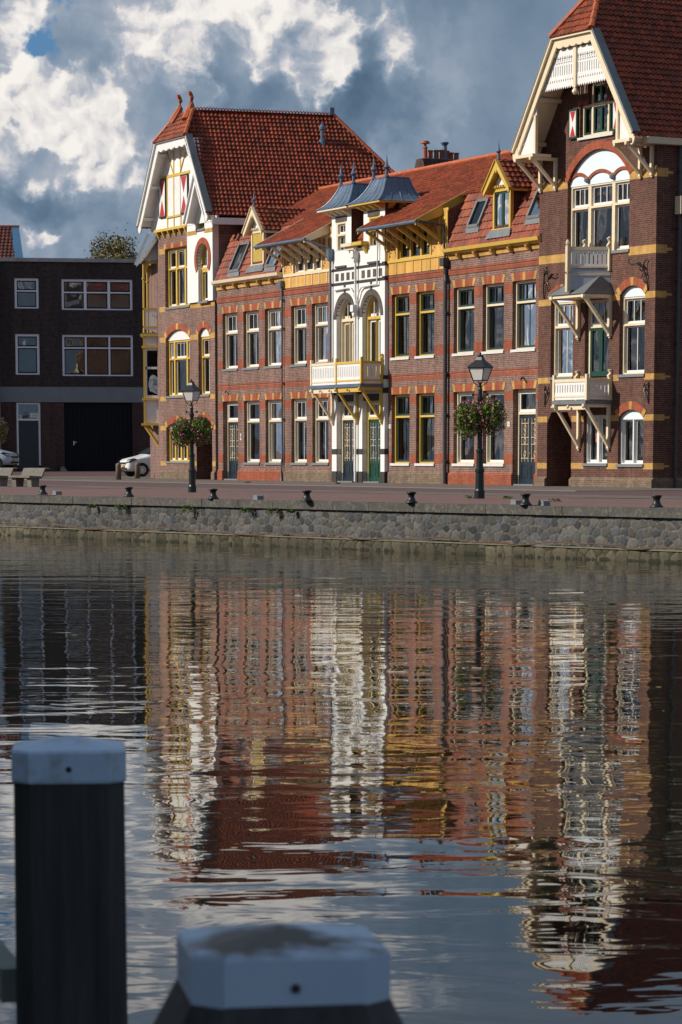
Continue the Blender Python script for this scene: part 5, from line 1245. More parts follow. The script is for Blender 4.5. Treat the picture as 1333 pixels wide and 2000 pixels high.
for y in (oy0, oy1):
    wb(f, ox0, ox0 + .09, y, y + .09, 2.35, 6.2); wb(f, ox1 - .05, ox1, y, y + .09, 2.35, 8.9)
for z, e_ in ((2.30, .10), (3.38, .06), (5.62, .06), (6.12, .12)):
    wb(f, ox0 - e_ * .5, ox1, oy0 - e_, oy0 + .05, z, z + .10); wb(f, ox0 - e_, ox0 + .05, oy0, oy1 + .1, z, z + .10)
wb(f, ox0, ox1, oy0, oy0 + .07, 7.26, 7.33); wb(f, ox0, ox1, oy0, oy0 + .07, 6.50, 6.56); wb(f, ox0, ox0 + .07, oy0, oy1, 7.26, 7.33); wb(f, ox0, ox0 + .07, oy0, oy1, 6.5, 6.56)
for y in (oy0, oy1):
    wt(f, [(ox0 + .05, y + .05, 6.2), (ox0 + .05, y + .05, 9.3)], .055); wt(f, [(ox0 + .05, y + .05, 8.55), (ox0 + .05, y + .05, 8.62)], .09)
    f.add([to_l(*p_) for p_ in ((ox0 + .08, y + .03, 8.6), (ox0 + .08, y + .03, 9.3), (ox0 + .32, y + .03, 9.3), (ox1, y + .03, 8.5), (ox1, y + .03, 9.3), (ox1 - .16, y + .03, 9.3))], [(0, 1, 2), (3, 4, 5)])
wb(f, ox0, ox1, oy0, oy0 + .1, 9.22, 9.34); wb(f, ox0, ox0 + .1, oy0, oy1, 9.22, 9.34)
wt(f, [(ox0 + .02, oy0 + .1, 2.34), (ox1 + .02, oy0 + .1, 1.25)], .07); wt(f, [(ox0 + .02, oy1, 2.34), (ox1 + .02, oy1, 1.25)], .07)
oo = f.build('oriel_frame', M['yellow'], CL)
f = MB(); wb(f, ox0 + .06, ox1 - .05, oy0 + .05, oy0 + .08, 2.40, 3.38); wb(f, ox0 + .06, ox1 - .05, oy0 + .05, oy0 + .08, 5.72, 6.12); wb(f, ox0 + .02, ox0 + .05, oy0 + .1, oy1, 2.4, 3.38); wb(f, ox0 + .02, ox0 + .05, oy0 + .1, oy1, 5.72, 6.12)
for i in range(6): wb(f, ox0 + .10 + i * .085, ox0 + .16 + i * .085, oy0 + .02, oy0 + .045, 6.56, 7.26)
wb(f, ox0 + .06, ox1 - .02, oy0 + .02, oy0 + .05, 6.42, 6.50)
for a_, b_ in ((3.48, 3.60), (4.72, 4.82), (5.52, 5.62)): wb(f, ox0 + .09, ox1 - .05, oy0 + .03, oy0 + .08, a_, b_)
for x in (ox0 + .09, ox1 - .12): wb(f, x, x + .07, oy0 + .03, oy0 + .08, 3.6, 5.52)
f.add([to_l(*p_) for p_ in ((ox0 + .06, oy0 + .02, 9.36), (ox1, oy0 + .02, 9.36), (ox1, oy0 + .02, 10.3))], [(0, 1, 2)])
f.build('oriel_panel', M['white'], oo)
f = MB(); wb(f, ox0 + .15, ox1 - .1, oy0 + .06, oy0 + .07, 3.5, 5.6); wb(f, ox0 + .03, ox0 + .04, oy0 + .1, oy1, 3.5, 5.6); f.build('pane', M['glass'], oo)
f = MB(); wb(f, ox0 + .1, ox1, oy0 + .5, oy1, 2.5, 6.1); f.build('room', M['dark'], oo)
f = MB(); wb(f, ox0 - .08, ox1, oy0 - .06, oy1 + .1, 6.22, 6.27); f.build('oriel_ledge', M['lead'], oo)
f = MB()
y0, y1 = oy0 - .35, oy1 + .4; xo, xi = ox0 - .05, .12; zo, zi = 9.30, 10.62
f.add([to_l(*p_) for p_ in ((xo, y0, zo), (xo - .42, y1, zo), (xi - .80, y1, zi), (xi, y0, zi), (xo, y0, zo - .05), (xo - .42, y1, zo - .05), (xi - .80, y1, zi - .08), (xi, y0, zi - .08))], [(0, 1, 2, 3), (4, 7, 6, 5), (0, 4, 5, 1), (0, 3, 7, 4), (1, 5, 6, 2)])
f.build('oriel_roof', M['zinc'], oo)
f = MB()
f.bar(to_l(xo - .02, y0 - .02, zo + .02), to_l(xi, y0 - .02, zi + .03), .04, .10); f.bar(to_l(xo - .44, y1, zo + .04), to_l(xi - .82, y1, zi + .06), .05, .16); f.bar(to_l(xo - .02, y0 - .05, zo - .12), to_l(xi, y0 - .05, zi - .12), .04, .04)
f.build('oriel_verge', M['sillwhite'], oo)

# ================================================================== ground, water, quay
def plainmat(name, c, rough=.8, **k): return paint(name, c, rough, **k)
def paving(name, c1, c2, mort, w, h, ms, ang, rough=.75, blotch=(.08, .06, .055), amt=.4):
    m, nt, b = newmat(name); tc = nt.nodes.new('ShaderNodeTexCoord'); mp = nt.nodes.new('ShaderNodeMapping'); mp.inputs['Rotation'].default_value = (0, 0, ang)
    nt.links.new(tc.outputs['Object'], mp.inputs[0]); t = nt.nodes.new('ShaderNodeTexBrick'); nt.links.new(mp.outputs[0], t.inputs['Vector'])
    t.inputs['Scale'].default_value = 1; t.inputs['Brick Width'].default_value = w; t.inputs['Row Height'].default_value = h; t.inputs['Mortar Size'].default_value = ms
    t.inputs['Color1'].default_value = (*c1, 1); t.inputs['Color2'].default_value = (*c2, 1); t.inputs['Mortar'].default_value = (*mort, 1)
    n = noise_node(nt, .5, 7, .7); n2 = noise_node(nt, 4, 4, .7)
    c = mixc(nt, ramp(nt, n.outputs['Fac'], .42, .7, 0, amt), t.outputs['Color'], blotch); c = mixc(nt, 1.0, c, ramp(nt, n2.outputs['Fac'], .3, .7, .75, 1.2), 'MULTIPLY')
    nt.links.new(c, b.inputs['Base Color']); b.inputs['Roughness'].default_value = rough; b.inputs['Specular IOR Level'].default_value = .25; return m
QA = at_z(0, 967.5, 0); QB = at_z(1333, 995.0, 0)
QD = (QB - QA).normalized(); QN = Vector((QD.y, -QD.x, 0))                # towards the water
QL = QA - QD * 8; QR = QB + QD * 14
M['klinker'] = paving('red_brown_street_clinker', (.215, .112, .098), (.16, .086, .078), (.18, .14, .12), .22, .07, .006, -ROW_A + .3)
M['slabs'] = paving('grey_pavement_slabs', (.175, .148, .13), (.135, .118, .104), (.08, .07, .06), .6, .3, .01, -ROW_A, amt=.35, blotch=(.10, .075, .06))
M['road'] = paving('maroon_road_clinker', (.145, .076, .072), (.11, .062, .060), (.12, .095, .088), .2, .1, .006, -ROW_A + .8, amt=.4, blotch=(.07, .05, .05))
g = MB()
def gp(x, y, z=0.0): return (x, -y, z)
g.poly([gp(-500, QL.y), gp(QL.x, QL.y), gp(QR.x, QR.y), gp(500, QR.y), gp(500, 141), gp(-500, 141)])
g.poly([gp(-500, 141), gp(500, 141), gp(500, 150, .2), gp(-500, 150, .2)])
g.poly([gp(-500, 150, .2), gp(500, 150, .2), gp(3000, 3000, .2), gp(-3000, 3000, .2)])
go = g.build('ground', M['road']); tag(go, kind='structure')
def strip(name, pa, pb, mat, z, ext=(3, 14)):
    """strip between two lines, each given by two photo points lying on the street"""
    pts = []
    for (p, q), rev in ((pa, 0), (pb, 1)):
        a = at_z(*p, 0); b = at_z(*q, 0); d = (b - a).normalized(); l = [a - d * ext[0], b + d * ext[1]]
        pts += l[::-1] if rev else l
    m = MB(); m.poly([(p.x, -p.y, z) for p in pts]); return tag(m.build(name, mat), kind='structure')
m = MB(); e0 = QL; e1 = QR
a = at_z(0, 949.5, 0); b = at_z(1333, 975.5, 0); d = (b - a).normalized(); a -= d * 8; b += d * 12
m.poly([(p.x, -p.y, .004) for p in (QL, QR, b, a)]); tag(m.build('quayside_paving', M['klinker']), kind='structure')
strip('kerb_band', ((0, 946.5), (1333, 970.5)), ((0, 949.5), (1333, 975.5)), M['slabs'], .008, (8, 12))
m = MB(); o = ROW_O; 
for (u0, u1, v0, v1) in ((-34.5, 12, -.3, 6.6),):
    pts = [ROW_O + ROW_D * u0 - ROW_I * v0, ROW_O + ROW_D * u1 - ROW_I * v0, ROW_O + ROW_D * u1 - ROW_I * (v1 - 1.0), ROW_O + ROW_D * u0 - ROW_I * v1]
    m.poly([(p.x, -p.y, .010) for p in pts])
tag(m.build('pavement', M['slabs']), kind='structure')
m = MB(); pts = [ROW_O + ROW_D * -34.5 - ROW_I * 6.6, ROW_O + ROW_D * 12 - ROW_I * 5.6]
m.bar((pts[0].x, -pts[0].y, -.01), (pts[1].x, -pts[1].y, -.01), .14, .05); tag(m.build('kerb', M['stone']), kind='structure')
m = MB(); m.poly([(p[0], -p[1], .006) for p in ((-26, 120), (-8.4, 128), (-8.4, 140.5), (-26, 140.5))]); tag(m.build('side_street_paving', M['slabs']), kind='structure')

# water
def watermat():
    m, nt, b = newmat('canal_water'); b.inputs['Base Color'].default_value = (.010, .012, .008, 1); b.inputs['Roughness'].default_value = .0
    b.inputs['IOR'].default_value = 1.33; b.inputs['Specular IOR Level'].default_value = .5; b.inputs['Specular Tint'].default_value = (.78, .78, .80, 1)
    tc = nt.nodes.new('ShaderNodeTexCoord')
    def layer(sx, sy, sc_, det, rough, dist, prev=None, ang=0.0, distort=0.0):
        mp = nt.nodes.new('ShaderNodeMapping'); nt.links.new(tc.outputs['Object'], mp.inputs[0]); mp.inputs['Scale'].default_value = (sx, sy, 1); mp.inputs['Rotation'].default_value = (0, 0, ang)
        n = noise_node(nt, sc_, det, rough, vec=mp.outputs[0]); n.inputs['Distortion'].default_value = distort
        bp = nt.nodes.new('ShaderNodeBump'); bp.inputs['Strength'].default_value = 1.0; bp.inputs['Distance'].default_value = dist
        nt.links.new(n.outputs['Fac'], bp.inputs['Height'])
        if prev: nt.links.new(prev, bp.inputs['Normal'])
        return bp.outputs[0]
    a = layer(.50, 1.0, .60, 2, .45, WAVE[0], None, R(7), .5)
    a = layer(.60, 1.0, 1.9, 3, .45, WAVE[1], a, R(-8), .6)
    a = layer(.6, 1.0, 5.5, 1, .4, WAVE[2], a, R(4))
    nt.links.new(a, b.inputs['Normal']); return m
WAVE = (.0200, .0052, .0003)
m = MB(); m.poly([(-500, 80, -1), (500, 80, -1), (500, -200, -1), (-500, -200, -1)])
wo = m.build('water', watermat()); tag(wo, kind='structure')

rl_ = random.Random(8); m = MB()
for i in range(60):
    y = rl_.uniform(14, 62); x = rl_.uniform(-.12, .12) * y; a = rl_.uniform(0, 3.1); s_ = rl_.uniform(.02, .045); m.add([(x + s_ * math.cos(a), -(y + s_ * math.sin(a)), -.992), (x + s_ * .5 * math.cos(a + 1.57), -(y + s_ * .5 * math.sin(a + 1.57)), -.99), (x - s_ * math.cos(a), -(y - s_ * math.sin(a)), -.992), (x + s_ * .5 * math.cos(a - 1.57), -(y + s_ * .5 * math.sin(a - 1.57)), -.994)], [(0, 1, 2, 3)])
tag(m.build('floating_leaves', paint('yellowed_leaf', (.30, .22, .04), .7, .3, 5)), kind='stuff')
# quay wall of rounded boulders under a coping
QW = thing('quay_wall', 'long canal quay wall of rounded grey boulders under a flat stone coping', 'quay wall', (QL.x, QL.y, 0), math.atan2(QD.y, QD.x))
QLen = (QR - QL).length
def attrmat(name, rough=.85, bump=.5):
    m, nt, b = newmat(name); at = nt.nodes.new('ShaderNodeAttribute'); at.attribute_name = 'Col'; n = noise_node(nt, 14, 4, .7)
    c = mixc(nt, 1.0, at.outputs['Color'], ramp(nt, n.outputs['Fac'], .3, .7, .7, 1.25), 'MULTIPLY'); nt.links.new(c, b.inputs['Base Color']); b.inputs['Roughness'].default_value = rough; b.inputs['Specular IOR Level'].default_value = .2
    bp = nt.nodes.new('ShaderNodeBump'); bp.inputs['Strength'].default_value = bump; bp.inputs['Distance'].default_value = .01; nt.links.new(n.outputs['Fac'], bp.inputs['Height']); nt.links.new(bp.outputs[0], b.inputs['Normal']); return m
def boulder_face(u0, u1, z0, z1, cw_, ch_, step, relief, v0, name, tone, mort, seed=0):
    rnd = random.Random(seed); cells = {}
    def cell(i, j):
        if (i, j) not in cells: cells[(i, j)] = ((i + .5 + rnd.uniform(-.38, .38) + (.5 if j % 2 else 0)) * cw_, (j + .5 + rnd.uniform(-.36, .36)) * ch_, rnd.random(), rnd.random(), rnd.random())
        return cells[(i, j)]
    nx = int((u1 - u0) / step); nz = int((z1 - z0) / step); me = bpy.data.meshes.new(name); vs = []; cols = []
    for a in range(nx + 1):
        x = u0 + (u1 - u0) * a / nx; ci = int(x // cw_)
        for b_ in range(nz + 1):
            z = z0 + (z1 - z0) * b_ / nz; cj = int((z + 5) // ch_); f1 = f2 = 9; best = None
            wx = x + .02 * noise.noise((x * 6, z * 6, 3)); wz = z + 5 + .02 * noise.noise((x * 6, z * 6, 9))
            for i in (-2, -1, 0, 1):
                for j in (-1, 0, 1):
                    c = cell(ci + i, cj + j); d_ = math.hypot((c[0] - wx) / cw_, (c[1] - wz) / ch_)
                    if d_ < f1: f2 = f1; f1 = d_; best = c
                    elif d_ < f2: f2 = d_
            e_ = f2 - f1; k = min(1, e_ / .15); k = k * k * (3 - 2 * k)
            vs.append((x, -(v0 + relief * k * (1 + .5 * (best[4] - .5)) ), z))
            base = tone[int(best[2] * len(tone)) % len(tone)]; br = .75 + .55 * best[3]
            wet = min(1, max(0, (z + .93) / .22)); gr = .65 + .35 * wet
            big = .85 + .3 * noise.noise((x * .35, z, 1.5))
            cols.append([(mort[q] * (1 - k) + base[q] * br * k) * gr * big for q in range(3)] + [1])
    fs = [(a * (nz + 1) + b_, (a + 1) * (nz + 1) + b_, (a + 1) * (nz + 1) + b_ + 1, a * (nz + 1) + b_ + 1) for a in range(nx) for b_ in range(nz)]
    me.from_pydata(vs, [], fs); ca = me.color_attributes.new('Col', 'FLOAT_COLOR', 'POINT'); ca.data.foreach_set('color', [q for c in cols for q in c])
    for p_ in me.polygons: p_.use_smooth = True
    me.materials.append(attrmat(name)); o = bpy.data.objects.new(name, me); sc.collection.objects.link(o); o.parent = QW; return o
boulder_face(0, QLen, -.78, -.15, .23, .165, .023, .032, -.065, 'boulder_face', [(.105, .104, .102), (.085, .090, .098), (.120, .114, .104), (.056, .060, .066), (.095, .090, .084)], (.18, .165, .14), 3)
boulder_face(0, QLen, -1.12, -.78, .30, .42, .030, .018, .02, 'foot_ledge', [(.155, .135, .092), (.13, .115, .08), (.115, .105, .072)], (.05, .045, .03), 5)
m = MB(); m.box(0, QLen, -.2, .06, -.79, -.765); m.build('ledge_top', paint('mossy_ledge', (.16, .15, .10), .9, .3, 5), QW)
m = MB(); x = 0; rnd = random.Random(4)
while x < QLen:
    L_ = rnd.uniform(1.0, 1.5); dz = rnd.uniform(-.008, .008); m.box(x + .006, min(x + L_, QLen) - .006, -.42, .035 + rnd.uniform(-.01, .01), -.165, .014 + dz); x += L_
m.build('coping', paint('worn_coping_stone', (.066, .062, .056), .85, .35, 1.6, .4, dirt=(.27, .24, .17), dirtamt=.45), QW)
m = MB(); m.box(0, QLen, -.5, -.11, -1.3, -.02); m.build('wall_core', M['stone'], QW)
m = MB(); m.box(-400, 0, -.5, 0, -1.3, 0); m.box(QLen, QLen + 400, -.5, 0, -1.3, 0)
algae = MB(); 
for i in range(260):
    x = rnd.uniform(0, QLen); algae.add([(x, .045, -1.02), (x + rnd.uniform(.08, .3), .05, -1.02), (x + .1, .046, rnd.uniform(-.99, -.93)), (x, .046, -.96)], [(0, 1, 2, 3)])
ao = algae.build('waterline_algae', paint('dark_algae', (.020, .021, .010), .9, .4, 6), QW); ao['kind'] = 'stuff'
def qpt(px, py, z=0.0):
    p = at_z(px, py, z); return p
def qloc(px, dz=0.0, v=0.05):
    """point on the quay face below photo column px"""
    d = ray(px, 980); d2 = Vector((d.x, d.y)); n2 = Vector((QN.x, QN.y)); o2 = Vector((QA.x, QA.y)) + n2 * v
    t = o2.dot(n2) / d2.dot(n2); return Vector((d2.x * t, d2.y * t, dz))
m = MB(); pts = []
for i in range(140):
    px = -60 + i * 10.6; sag = .035 * math.sin(px / 42.0) + .02 * math.sin(px / 17.0 + 1); p = qloc(px, -.72 + sag, .075 + .01 * math.sin(px / 9)); pts.append((p.x, -p.y, p.z))
m.tube(pts, .014, 5); tag(m.build('mooring_cable', paint('rusty_cable', (.12, .06, .035), .8, .4, 8)), 'long thin rusty cable sagging along the foot of the quay wall', 'cable')

# weeds
def weed(name, label, p, n, r, mat, seed, droop=.6, cat='weed', group='weeds growing from the quay wall'):
    rd_ = random.Random(seed); m = MB()
    for i in range(n):
        a = rd_.uniform(0, 6.28); L_ = rd_.uniform(.4, 1) * r; x = math.cos(a) * L_; y = math.sin(a) * L_ * .5; z = rd_.uniform(-.7, .5) * r * droop; s_ = rd_.uniform(.015, .035)
        t_ = Vector((rd_.uniform(-1, 1), rd_.uniform(-1, 1), rd_.uniform(-.3, 1))).normalized() * s_; u_ = Vector((rd_.uniform(-1, 1), rd_.uniform(-1, 1), rd_.uniform(-1, 1))).normalized() * s_ * .6
        c = Vector((x, y, z)); m.add([c - t_, c + u_, c + t_, c - u_], [(0, 1, 2, 3)])
    o = m.build(name, mat); o.location = p; tag(o, label, cat, group); return o
M['weed'] = paint('weed_green', (.075, .12, .018), .8, .35, 12)
for i, (px, r_, lab) in enumerate(((180, .10, 'tiny tuft of weed on the quay wall left of the second mooring bollard'), (238, .17, 'bushy green weed hanging just below the second mooring bollard from the left'), (370, .22, 'largest clump of green weed hanging below the left street lamp'),
        (483, .16, 'green weed on the wall right of the third mooring bollard'), (535, .17, 'trailing weed on the wall left of the fourth mooring bollard'), (568, .10, 'small weed just left of the fourth mooring bollard'))):
    p = qloc(px, -.20, .10); weed('weed', lab, p, 170, r_, M['weed'], i)
for i, (px, py, r_, lab) in enumerate(((484, 942, .13, 'weed at the foot of the red plinth of the left terrace house'), (660, 944, .10, 'weed at the foot of the wall left of the dark blue door'), (920, 971, .14, 'patch of grass on the paving left of the right street lamp'), (993, 972, .12, 'patch of grass on the paving right of the right street lamp'), (1085, 977, .14, 'tuft of grass at the paving edge below the right corner house'))):
    p = at_z(px, py, .03); weed('grass_tuft', lab, p, 90, r_, M['weed'], 20 + i, .5, 'grass', 'grass tufts in the paving joints')

# mooring bollards along the coping
def bollard_mb():
    m = MB(); m.lathe(0, 0, [(.155, 0), (.155, .03), (.12, .06), (.085, .12), (.075, .18), (.10, .235), (.125, .255), (.125, .275), (.10, .285)], 16); return m
B0 = bollard_mb().build('mooring_bollard', M['iron'], smooth=True)
bl = [(84, 966, 'leftmost black iron mooring bollard, in front of the concrete bench'), (252, 970.5, 'black iron mooring bollard below the white parked car'), (417, 975, 'black iron mooring bollard just right of the left street lamp'),
      (600, 979, 'black iron mooring bollard in front of the cream half balcony house'), (804, 983, 'black iron mooring bollard in front of the yellow framed windows'), (1027, 987.5, 'black iron mooring bollard right of the right street lamp'), (1283, 991.5, 'rightmost black iron mooring bollard, below the right corner house')]
for i, (px, py, lab) in enumerate(bl):
    o = B0 if i == 0 else B0.copy()
    if i: sc.collection.objects.link(o)
    p = at_z(px, py, .012); o.location = p; s_ = .84; o.scale = (s_, s_, s_); tag(o, lab, 'bollard', 'iron mooring bollards along the coping')
K0 = MB(); K0.prism([(-.09, 0), (.09, 0), (.075, .09), (-.06, .115)], -.09, .09); K0 = K0.build('coping_block', M['stone'])
for i, (px, py, lab) in enumerate(((112, 966.5, 'small grey stone block just right of the leftmost mooring bollard'), (505, 976, 'small grey stone block between the third and fourth mooring bollards'), (1009, 986, 'small grey stone block touching the bollard right of the right lamp, on its left'), (1063, 987.5, 'small grey stone block right of the bollard near the right lamp'))):
    o = K0 if i == 0 else K0.copy()
    if i: sc.collection.objects.link(o)
    o.location = at_z(px, py, .012); o.rotation_euler = (0, 0, math.atan2(QD.y, QD.x)); tag(o, lab, 'stone block', 'small stone blocks along the coping')

# stone posts at the side street
S0 = MB(); S0.lathe(0, 0, [(.12, 0), (.11, .55), (.115, .58), (.10, .66), (.05, .70)], 12); S0 = S0.build('stone_bollard', paint('brown_grey_post', (.15, .12, .10), .85, .25, 5, .3), smooth=True)
for i, (px, py, lab) in enumerate(((232, 937.5, 'stone bollard standing left of the white parked car'), (269, 934.5, 'stone bollard standing in front of the white car wheel'))):
    o = S0 if i == 0 else S0.copy()
    if i: sc.collection.objects.link(o)
    o.location = at_z(px, py, 0); tag(o, lab, 'bollard', 'stone bollards at the side street')

# benches
def bench(loc, rz, label):
    t = thing('concrete_bench', label, 'bench', loc, rz, 'concrete benches on the quay'); cm = M.setdefault('concrete', paint('weathered_concrete', (.15, .135, .118), .85, .25, 3, .3, dirt=(.12, .11, .09), dirtamt=.4))
    m = MB(); m.prism([(.42, .30), (-.08, .27), (-.08, .34), (.42, .37)], -.58, .58, axis='u'); m.build('seat', cm, t)
    m = MB()
    for i in range(3): m.prism([(-.06, .31), (-.20, .60), (-.25, .60), (-.12, .31)], -.58 + i * .387, -.58 + i * .387 + .383, axis='u')
    m.prism([(-.20, .60), (-.42, .61), (-.42, .57), (-.24, .56)], -.58, .58, axis='u'); m.build('backrest', cm, t)
    for x in (-.42, .42): m = MB(); m.prism([(.02, 0), (.30, 0), (.32, .30), (-.02, .28)], x - .11, x + .11, axis='u'); m.build('leg', cm, t)
    return t
b1 = at_z(58, 951, 0); b2 = at_z(-3, 950, 0)
bench(b1, math.atan2(QD.y, QD.x) + R(4), 'weathered grey concrete bench on the quay, standing complete left of the side street')
bench(b2, math.atan2(QD.y, QD.x) + R(4), 'weathered grey concrete bench cut off by the left edge of the view')

# street lamps with hanging flower baskets
M['milk'] = paint('frosted_lamp_glass', (.80, .78, .73), .25, .04)
def _milk():
    nt = M['milk'].node_tree; b = nt.nodes['Principled BSDF']; o = nt.nodes['Material Output']; t = nt.nodes.new('ShaderNodeBsdfTranslucent'); t.inputs[0].default_value = (.85, .83, .78, 1)
    x = nt.nodes.new('ShaderNodeMixShader'); x.inputs[0].default_value = .2; nt.links.new(b.outputs[0], x.inputs[1]); nt.links.new(t.outputs[0], x.inputs[2]); nt.links.new(x.outputs[0], o.inputs[0])
_milk()
def lamp(loc, s, label):
    t = thing('street_lamp', label, 'street lamp', loc, R(-33), 'old-fashioned lanterns on dark green posts')
    m = MB(); m.lathe(0, 0, [(.125, 0), (.125, .18), (.105, .22), (.10, .60), (.115, .62), (.115, .68), (.085, .72), (.075, 1.05), (.09, 1.07), (.09, 1.12), (.06, 1.16), (.052, 2.25), (.075, 2.28), (.075, 2.34), (.045, 2.38), (.05, 2.52), (.03, 2.56), (.03, 2.68)], 12)
    m.tube([(-.19, 0, 2.40), (.19, 0, 2.40)], .018, 6)
    for sx in (-1, 1):
        m.lathe(sx * .19, 0, [(.0, 2.36), (.03, 2.38), (.03, 2.42), (0, 2.44)], 6)
        for sy in (-1, 1): m.tube([(0, 0, 2.52), (sx * .05, sy * .05, 2.62), (sx * .11, sy * .11, 2.66), (sx * .12, sy * .12, 2.74)], .010, 5)
    m.build('post', M['blackgreen'], t, smooth=False)
    f = MB(); zb, zt, rb, rt = 2.72, 3.02, .125, .205
    c = [(-1, -1), (1, -1), (1, 1), (-1, 1)]
    for i in range(4):
        a = c[i]; b = c[(i + 1) % 4]; f.bar((a[0] * rb, a[1] * rb, zb), (a[0] * rt, a[1] * rt, zt), .018, .018); f.bar((a[0] * rb, a[1] * rb, zb), (b[0] * rb, b[1] * rb, zb), .022, .022); f.bar((a[0] * rt, a[1] * rt, zt), (b[0] * rt, b[1] * rt, zt), .03, .03)
    l = f.build('lantern', M['iron'], t)
    g = MB(); g.add([(x * rb * .97, y * rb * .97, zb) for x, y in c] + [(x * rt * .97, y * rt * .97, zt) for x, y in c], [(0, 1, 5, 4), (1, 2, 6, 5), (2, 3, 7, 6), (3, 0, 4, 7)]); g.build('glass', M['milk'], l)
    r_ = MB(); e_ = rt + .035; r_.add([(x * e_, y * e_, zt) for x, y in c] + [(x * .085, y * .085, zt + .17) for x, y in c] + [(x * .06, y * .06, zt + .24) for x, y in c], [(0, 1, 5, 4), (1, 2, 6, 5), (2, 3, 7, 6), (3, 0, 4, 7), (4, 5, 9, 8), (5, 6, 10, 9), (6, 7, 11, 10), (7, 4, 8, 11), (8, 9, 10, 11), (3, 2, 1, 0)])
    r_.lathe(0, 0, [(.07, zt + .24), (.08, zt + .26), (.02, zt + .30), (.025, zt + .33), (0, zt + .36)], 8); r_.build('lamp_roof', M['iron'], l)
    t.scale = (s, s, s); return t
def leafcloud(m, n, f, size, rd_, flat=.5):
    for i in range(n):
        c = f(); t_ = Vector((rd_.gauss(0, 1), rd_.gauss(0, 1), rd_.gauss(0, 1))).normalized(); w_ = t_.cross(Vector((rd_.gauss(0, 1), rd_.gauss(0, 1), rd_.gauss(0, 1)))).normalized(); s_ = size * rd_.uniform(.6, 1.3)
        m.add([c - t_ * s_, c + w_ * s_ * flat, c + t_ * s_, c - w_ * s_ * flat], [(0, 1, 2, 3)])
def leafmat(name, c1, c2, trans=.25):
    m, nt, b = newmat(name); n = noise_node(nt, 5, 4, .7); c = mixc(nt, ramp(nt, n.outputs['Fac'], .35, .65), c1, c2); nt.links.new(c, b.inputs['Base Color']); b.inputs['Roughness'].default_value = .6
    b.inputs['Specular IOR Level'].default_value = .25; return m
M['leaf'] = leafmat('petunia_leaf', (.070, .13, .018), (.19, .26, .05)); M['flower'] = leafmat('magenta_petal', (.45, .03, .20), (.62, .12, .34)); M['flower2'] = leafmat('pale_pink_petal', (.60, .25, .36), (.55, .08, .12))
def basket(loc, s, label, seed, lob=((-.30, .0), (.28, .06))):
    rd_ = random.Random(seed); t = thing('flower_basket', label, 'flower basket', loc, 0, 'round flower baskets hung on the street lamps')
    def f(shell=.55):
        def g_():
            lb = rd_.choice(lob); a = rd_.uniform(0, 6.28); ph = math.acos(rd_.uniform(-1, 1)); r_ = rd_.uniform(shell, 1) * (1 + .22 * noise.noise((math.cos(a) * 2 + seed, math.sin(a) * 2, ph * 2)))
            x = lb[0] + .40 * r_ * math.sin(ph) * math.cos(a); y = .36 * r_ * math.sin(ph) * math.sin(a); z = lb[1] + .47 * r_ * math.cos(ph)
            if z < -.12: z = z * (1.0 + .25 * rd_.random())
            return Vector((x, -y, z))
        return g_
    m = MB(); leafcloud(m, 6500, f(.30), .040, rd_); m.build('foliage', M['leaf'], t)['kind'] = 'stuff'
    m = MB(); leafcloud(m, 330, f(.95), .027, rd_, .9); m.build('flowers', M['flower'], t)['kind'] = 'stuff'
    m = MB(); leafcloud(m, 150, f(.95), .025, rd_, .9); m.build('flowers', M['flower2'], t)['kind'] = 'stuff'
    m = MB()
    for q in lob: m.lathe(q[0], 0, [(.10, q[1] - .22), (.24, q[1] - .05), (.26, q[1] + .02)], 12)
    m.tube([(-.3, 0, .0), (.3, 0, .0)], .02, 6); m.build('bowl', M['iron'], t); t.scale = (s, s, s); return t
p2 = at_z(937, 973.5, .01); lamp(p2, 1.0, 'tall dark green street lamp with a white lantern, right one, in front of the terrace')
basket(p2 + Vector((0, 0, 1.85)), .90, 'round basket of pink and magenta flowers on the right street lamp', 5)
p1 = at_z(376, 961.5, .01); lamp(p1, .905, 'dark green street lamp with a white lantern in front of the left corner house')
basket(p1 + Vector((0, 0, 1.64)), .84, 'round basket of pink and magenta flowers on the left street lamp', 9)
p3 = at_z(-21, 954, .01); lamp(p3, .93, 'street lamp beyond the left edge, only its flowers in view'); basket(p3 + Vector((0, 0, 1.72)), .88, 'flower basket peeping in at the far left edge', 13)

# ================================================================== dark building and what stands behind
S_ = 37.1
DB = thing('workshop_building', 'dark brick workshop with flat roof, grey lintel band and black garage door at the left', 'building', (at_y(3, 918, 150).x, 150, .0), R(9))
def du(px): return (px - 3) / S_ * 1.0
def dz(py): return 1 + (890 - py) / S_
op = {'tl': (33.5, 79.5, 611, 554), 'tr': (123, 259, 613, 555), 'ml': (33.5, 79.5, 736, 659), 'mr': (123, 259, 738, 660)}
w = MB(); hs = [rect(du(a), du(b), dz(c), dz(d)) for a, b, c, d in op.values()]
zb_ = .1
o_ = [(0, zb_), (du(33.5), zb_), (du(33.5), dz(789)), (du(79.5), dz(789)), (du(79.5), zb_), (du(125), zb_), (du(125), dz(789)), (du(256), dz(789)), (du(256), zb_), (9.6, zb_), (9.6, dz(518)), (0, dz(518))]
w.wall(o_, hs, 0, .15)
w.add([(0, 0, 0), (0, -9, 0), (0, -9, dz(518)), (0, 0, dz(518)), (9.6, 0, 0), (9.6, -9, 0), (9.6, -9, dz(518)), (9.6, 0, dz(518))], [(0, 1, 2, 3), (4, 5, 6, 7), (1, 5, 6, 2), (3, 2, 6, 7)])
w.build('wall', M['brick_dark'], DB)
m = MB(); 
for a, b in ((0, 33.5), (79.5, 125), (256, 360)): m.box(du(a) if a else 0, min(du(b), 9.6), -.02, .006, zb_, dz(790))
m.build('lower_wall', M['brick_dull'], DB)
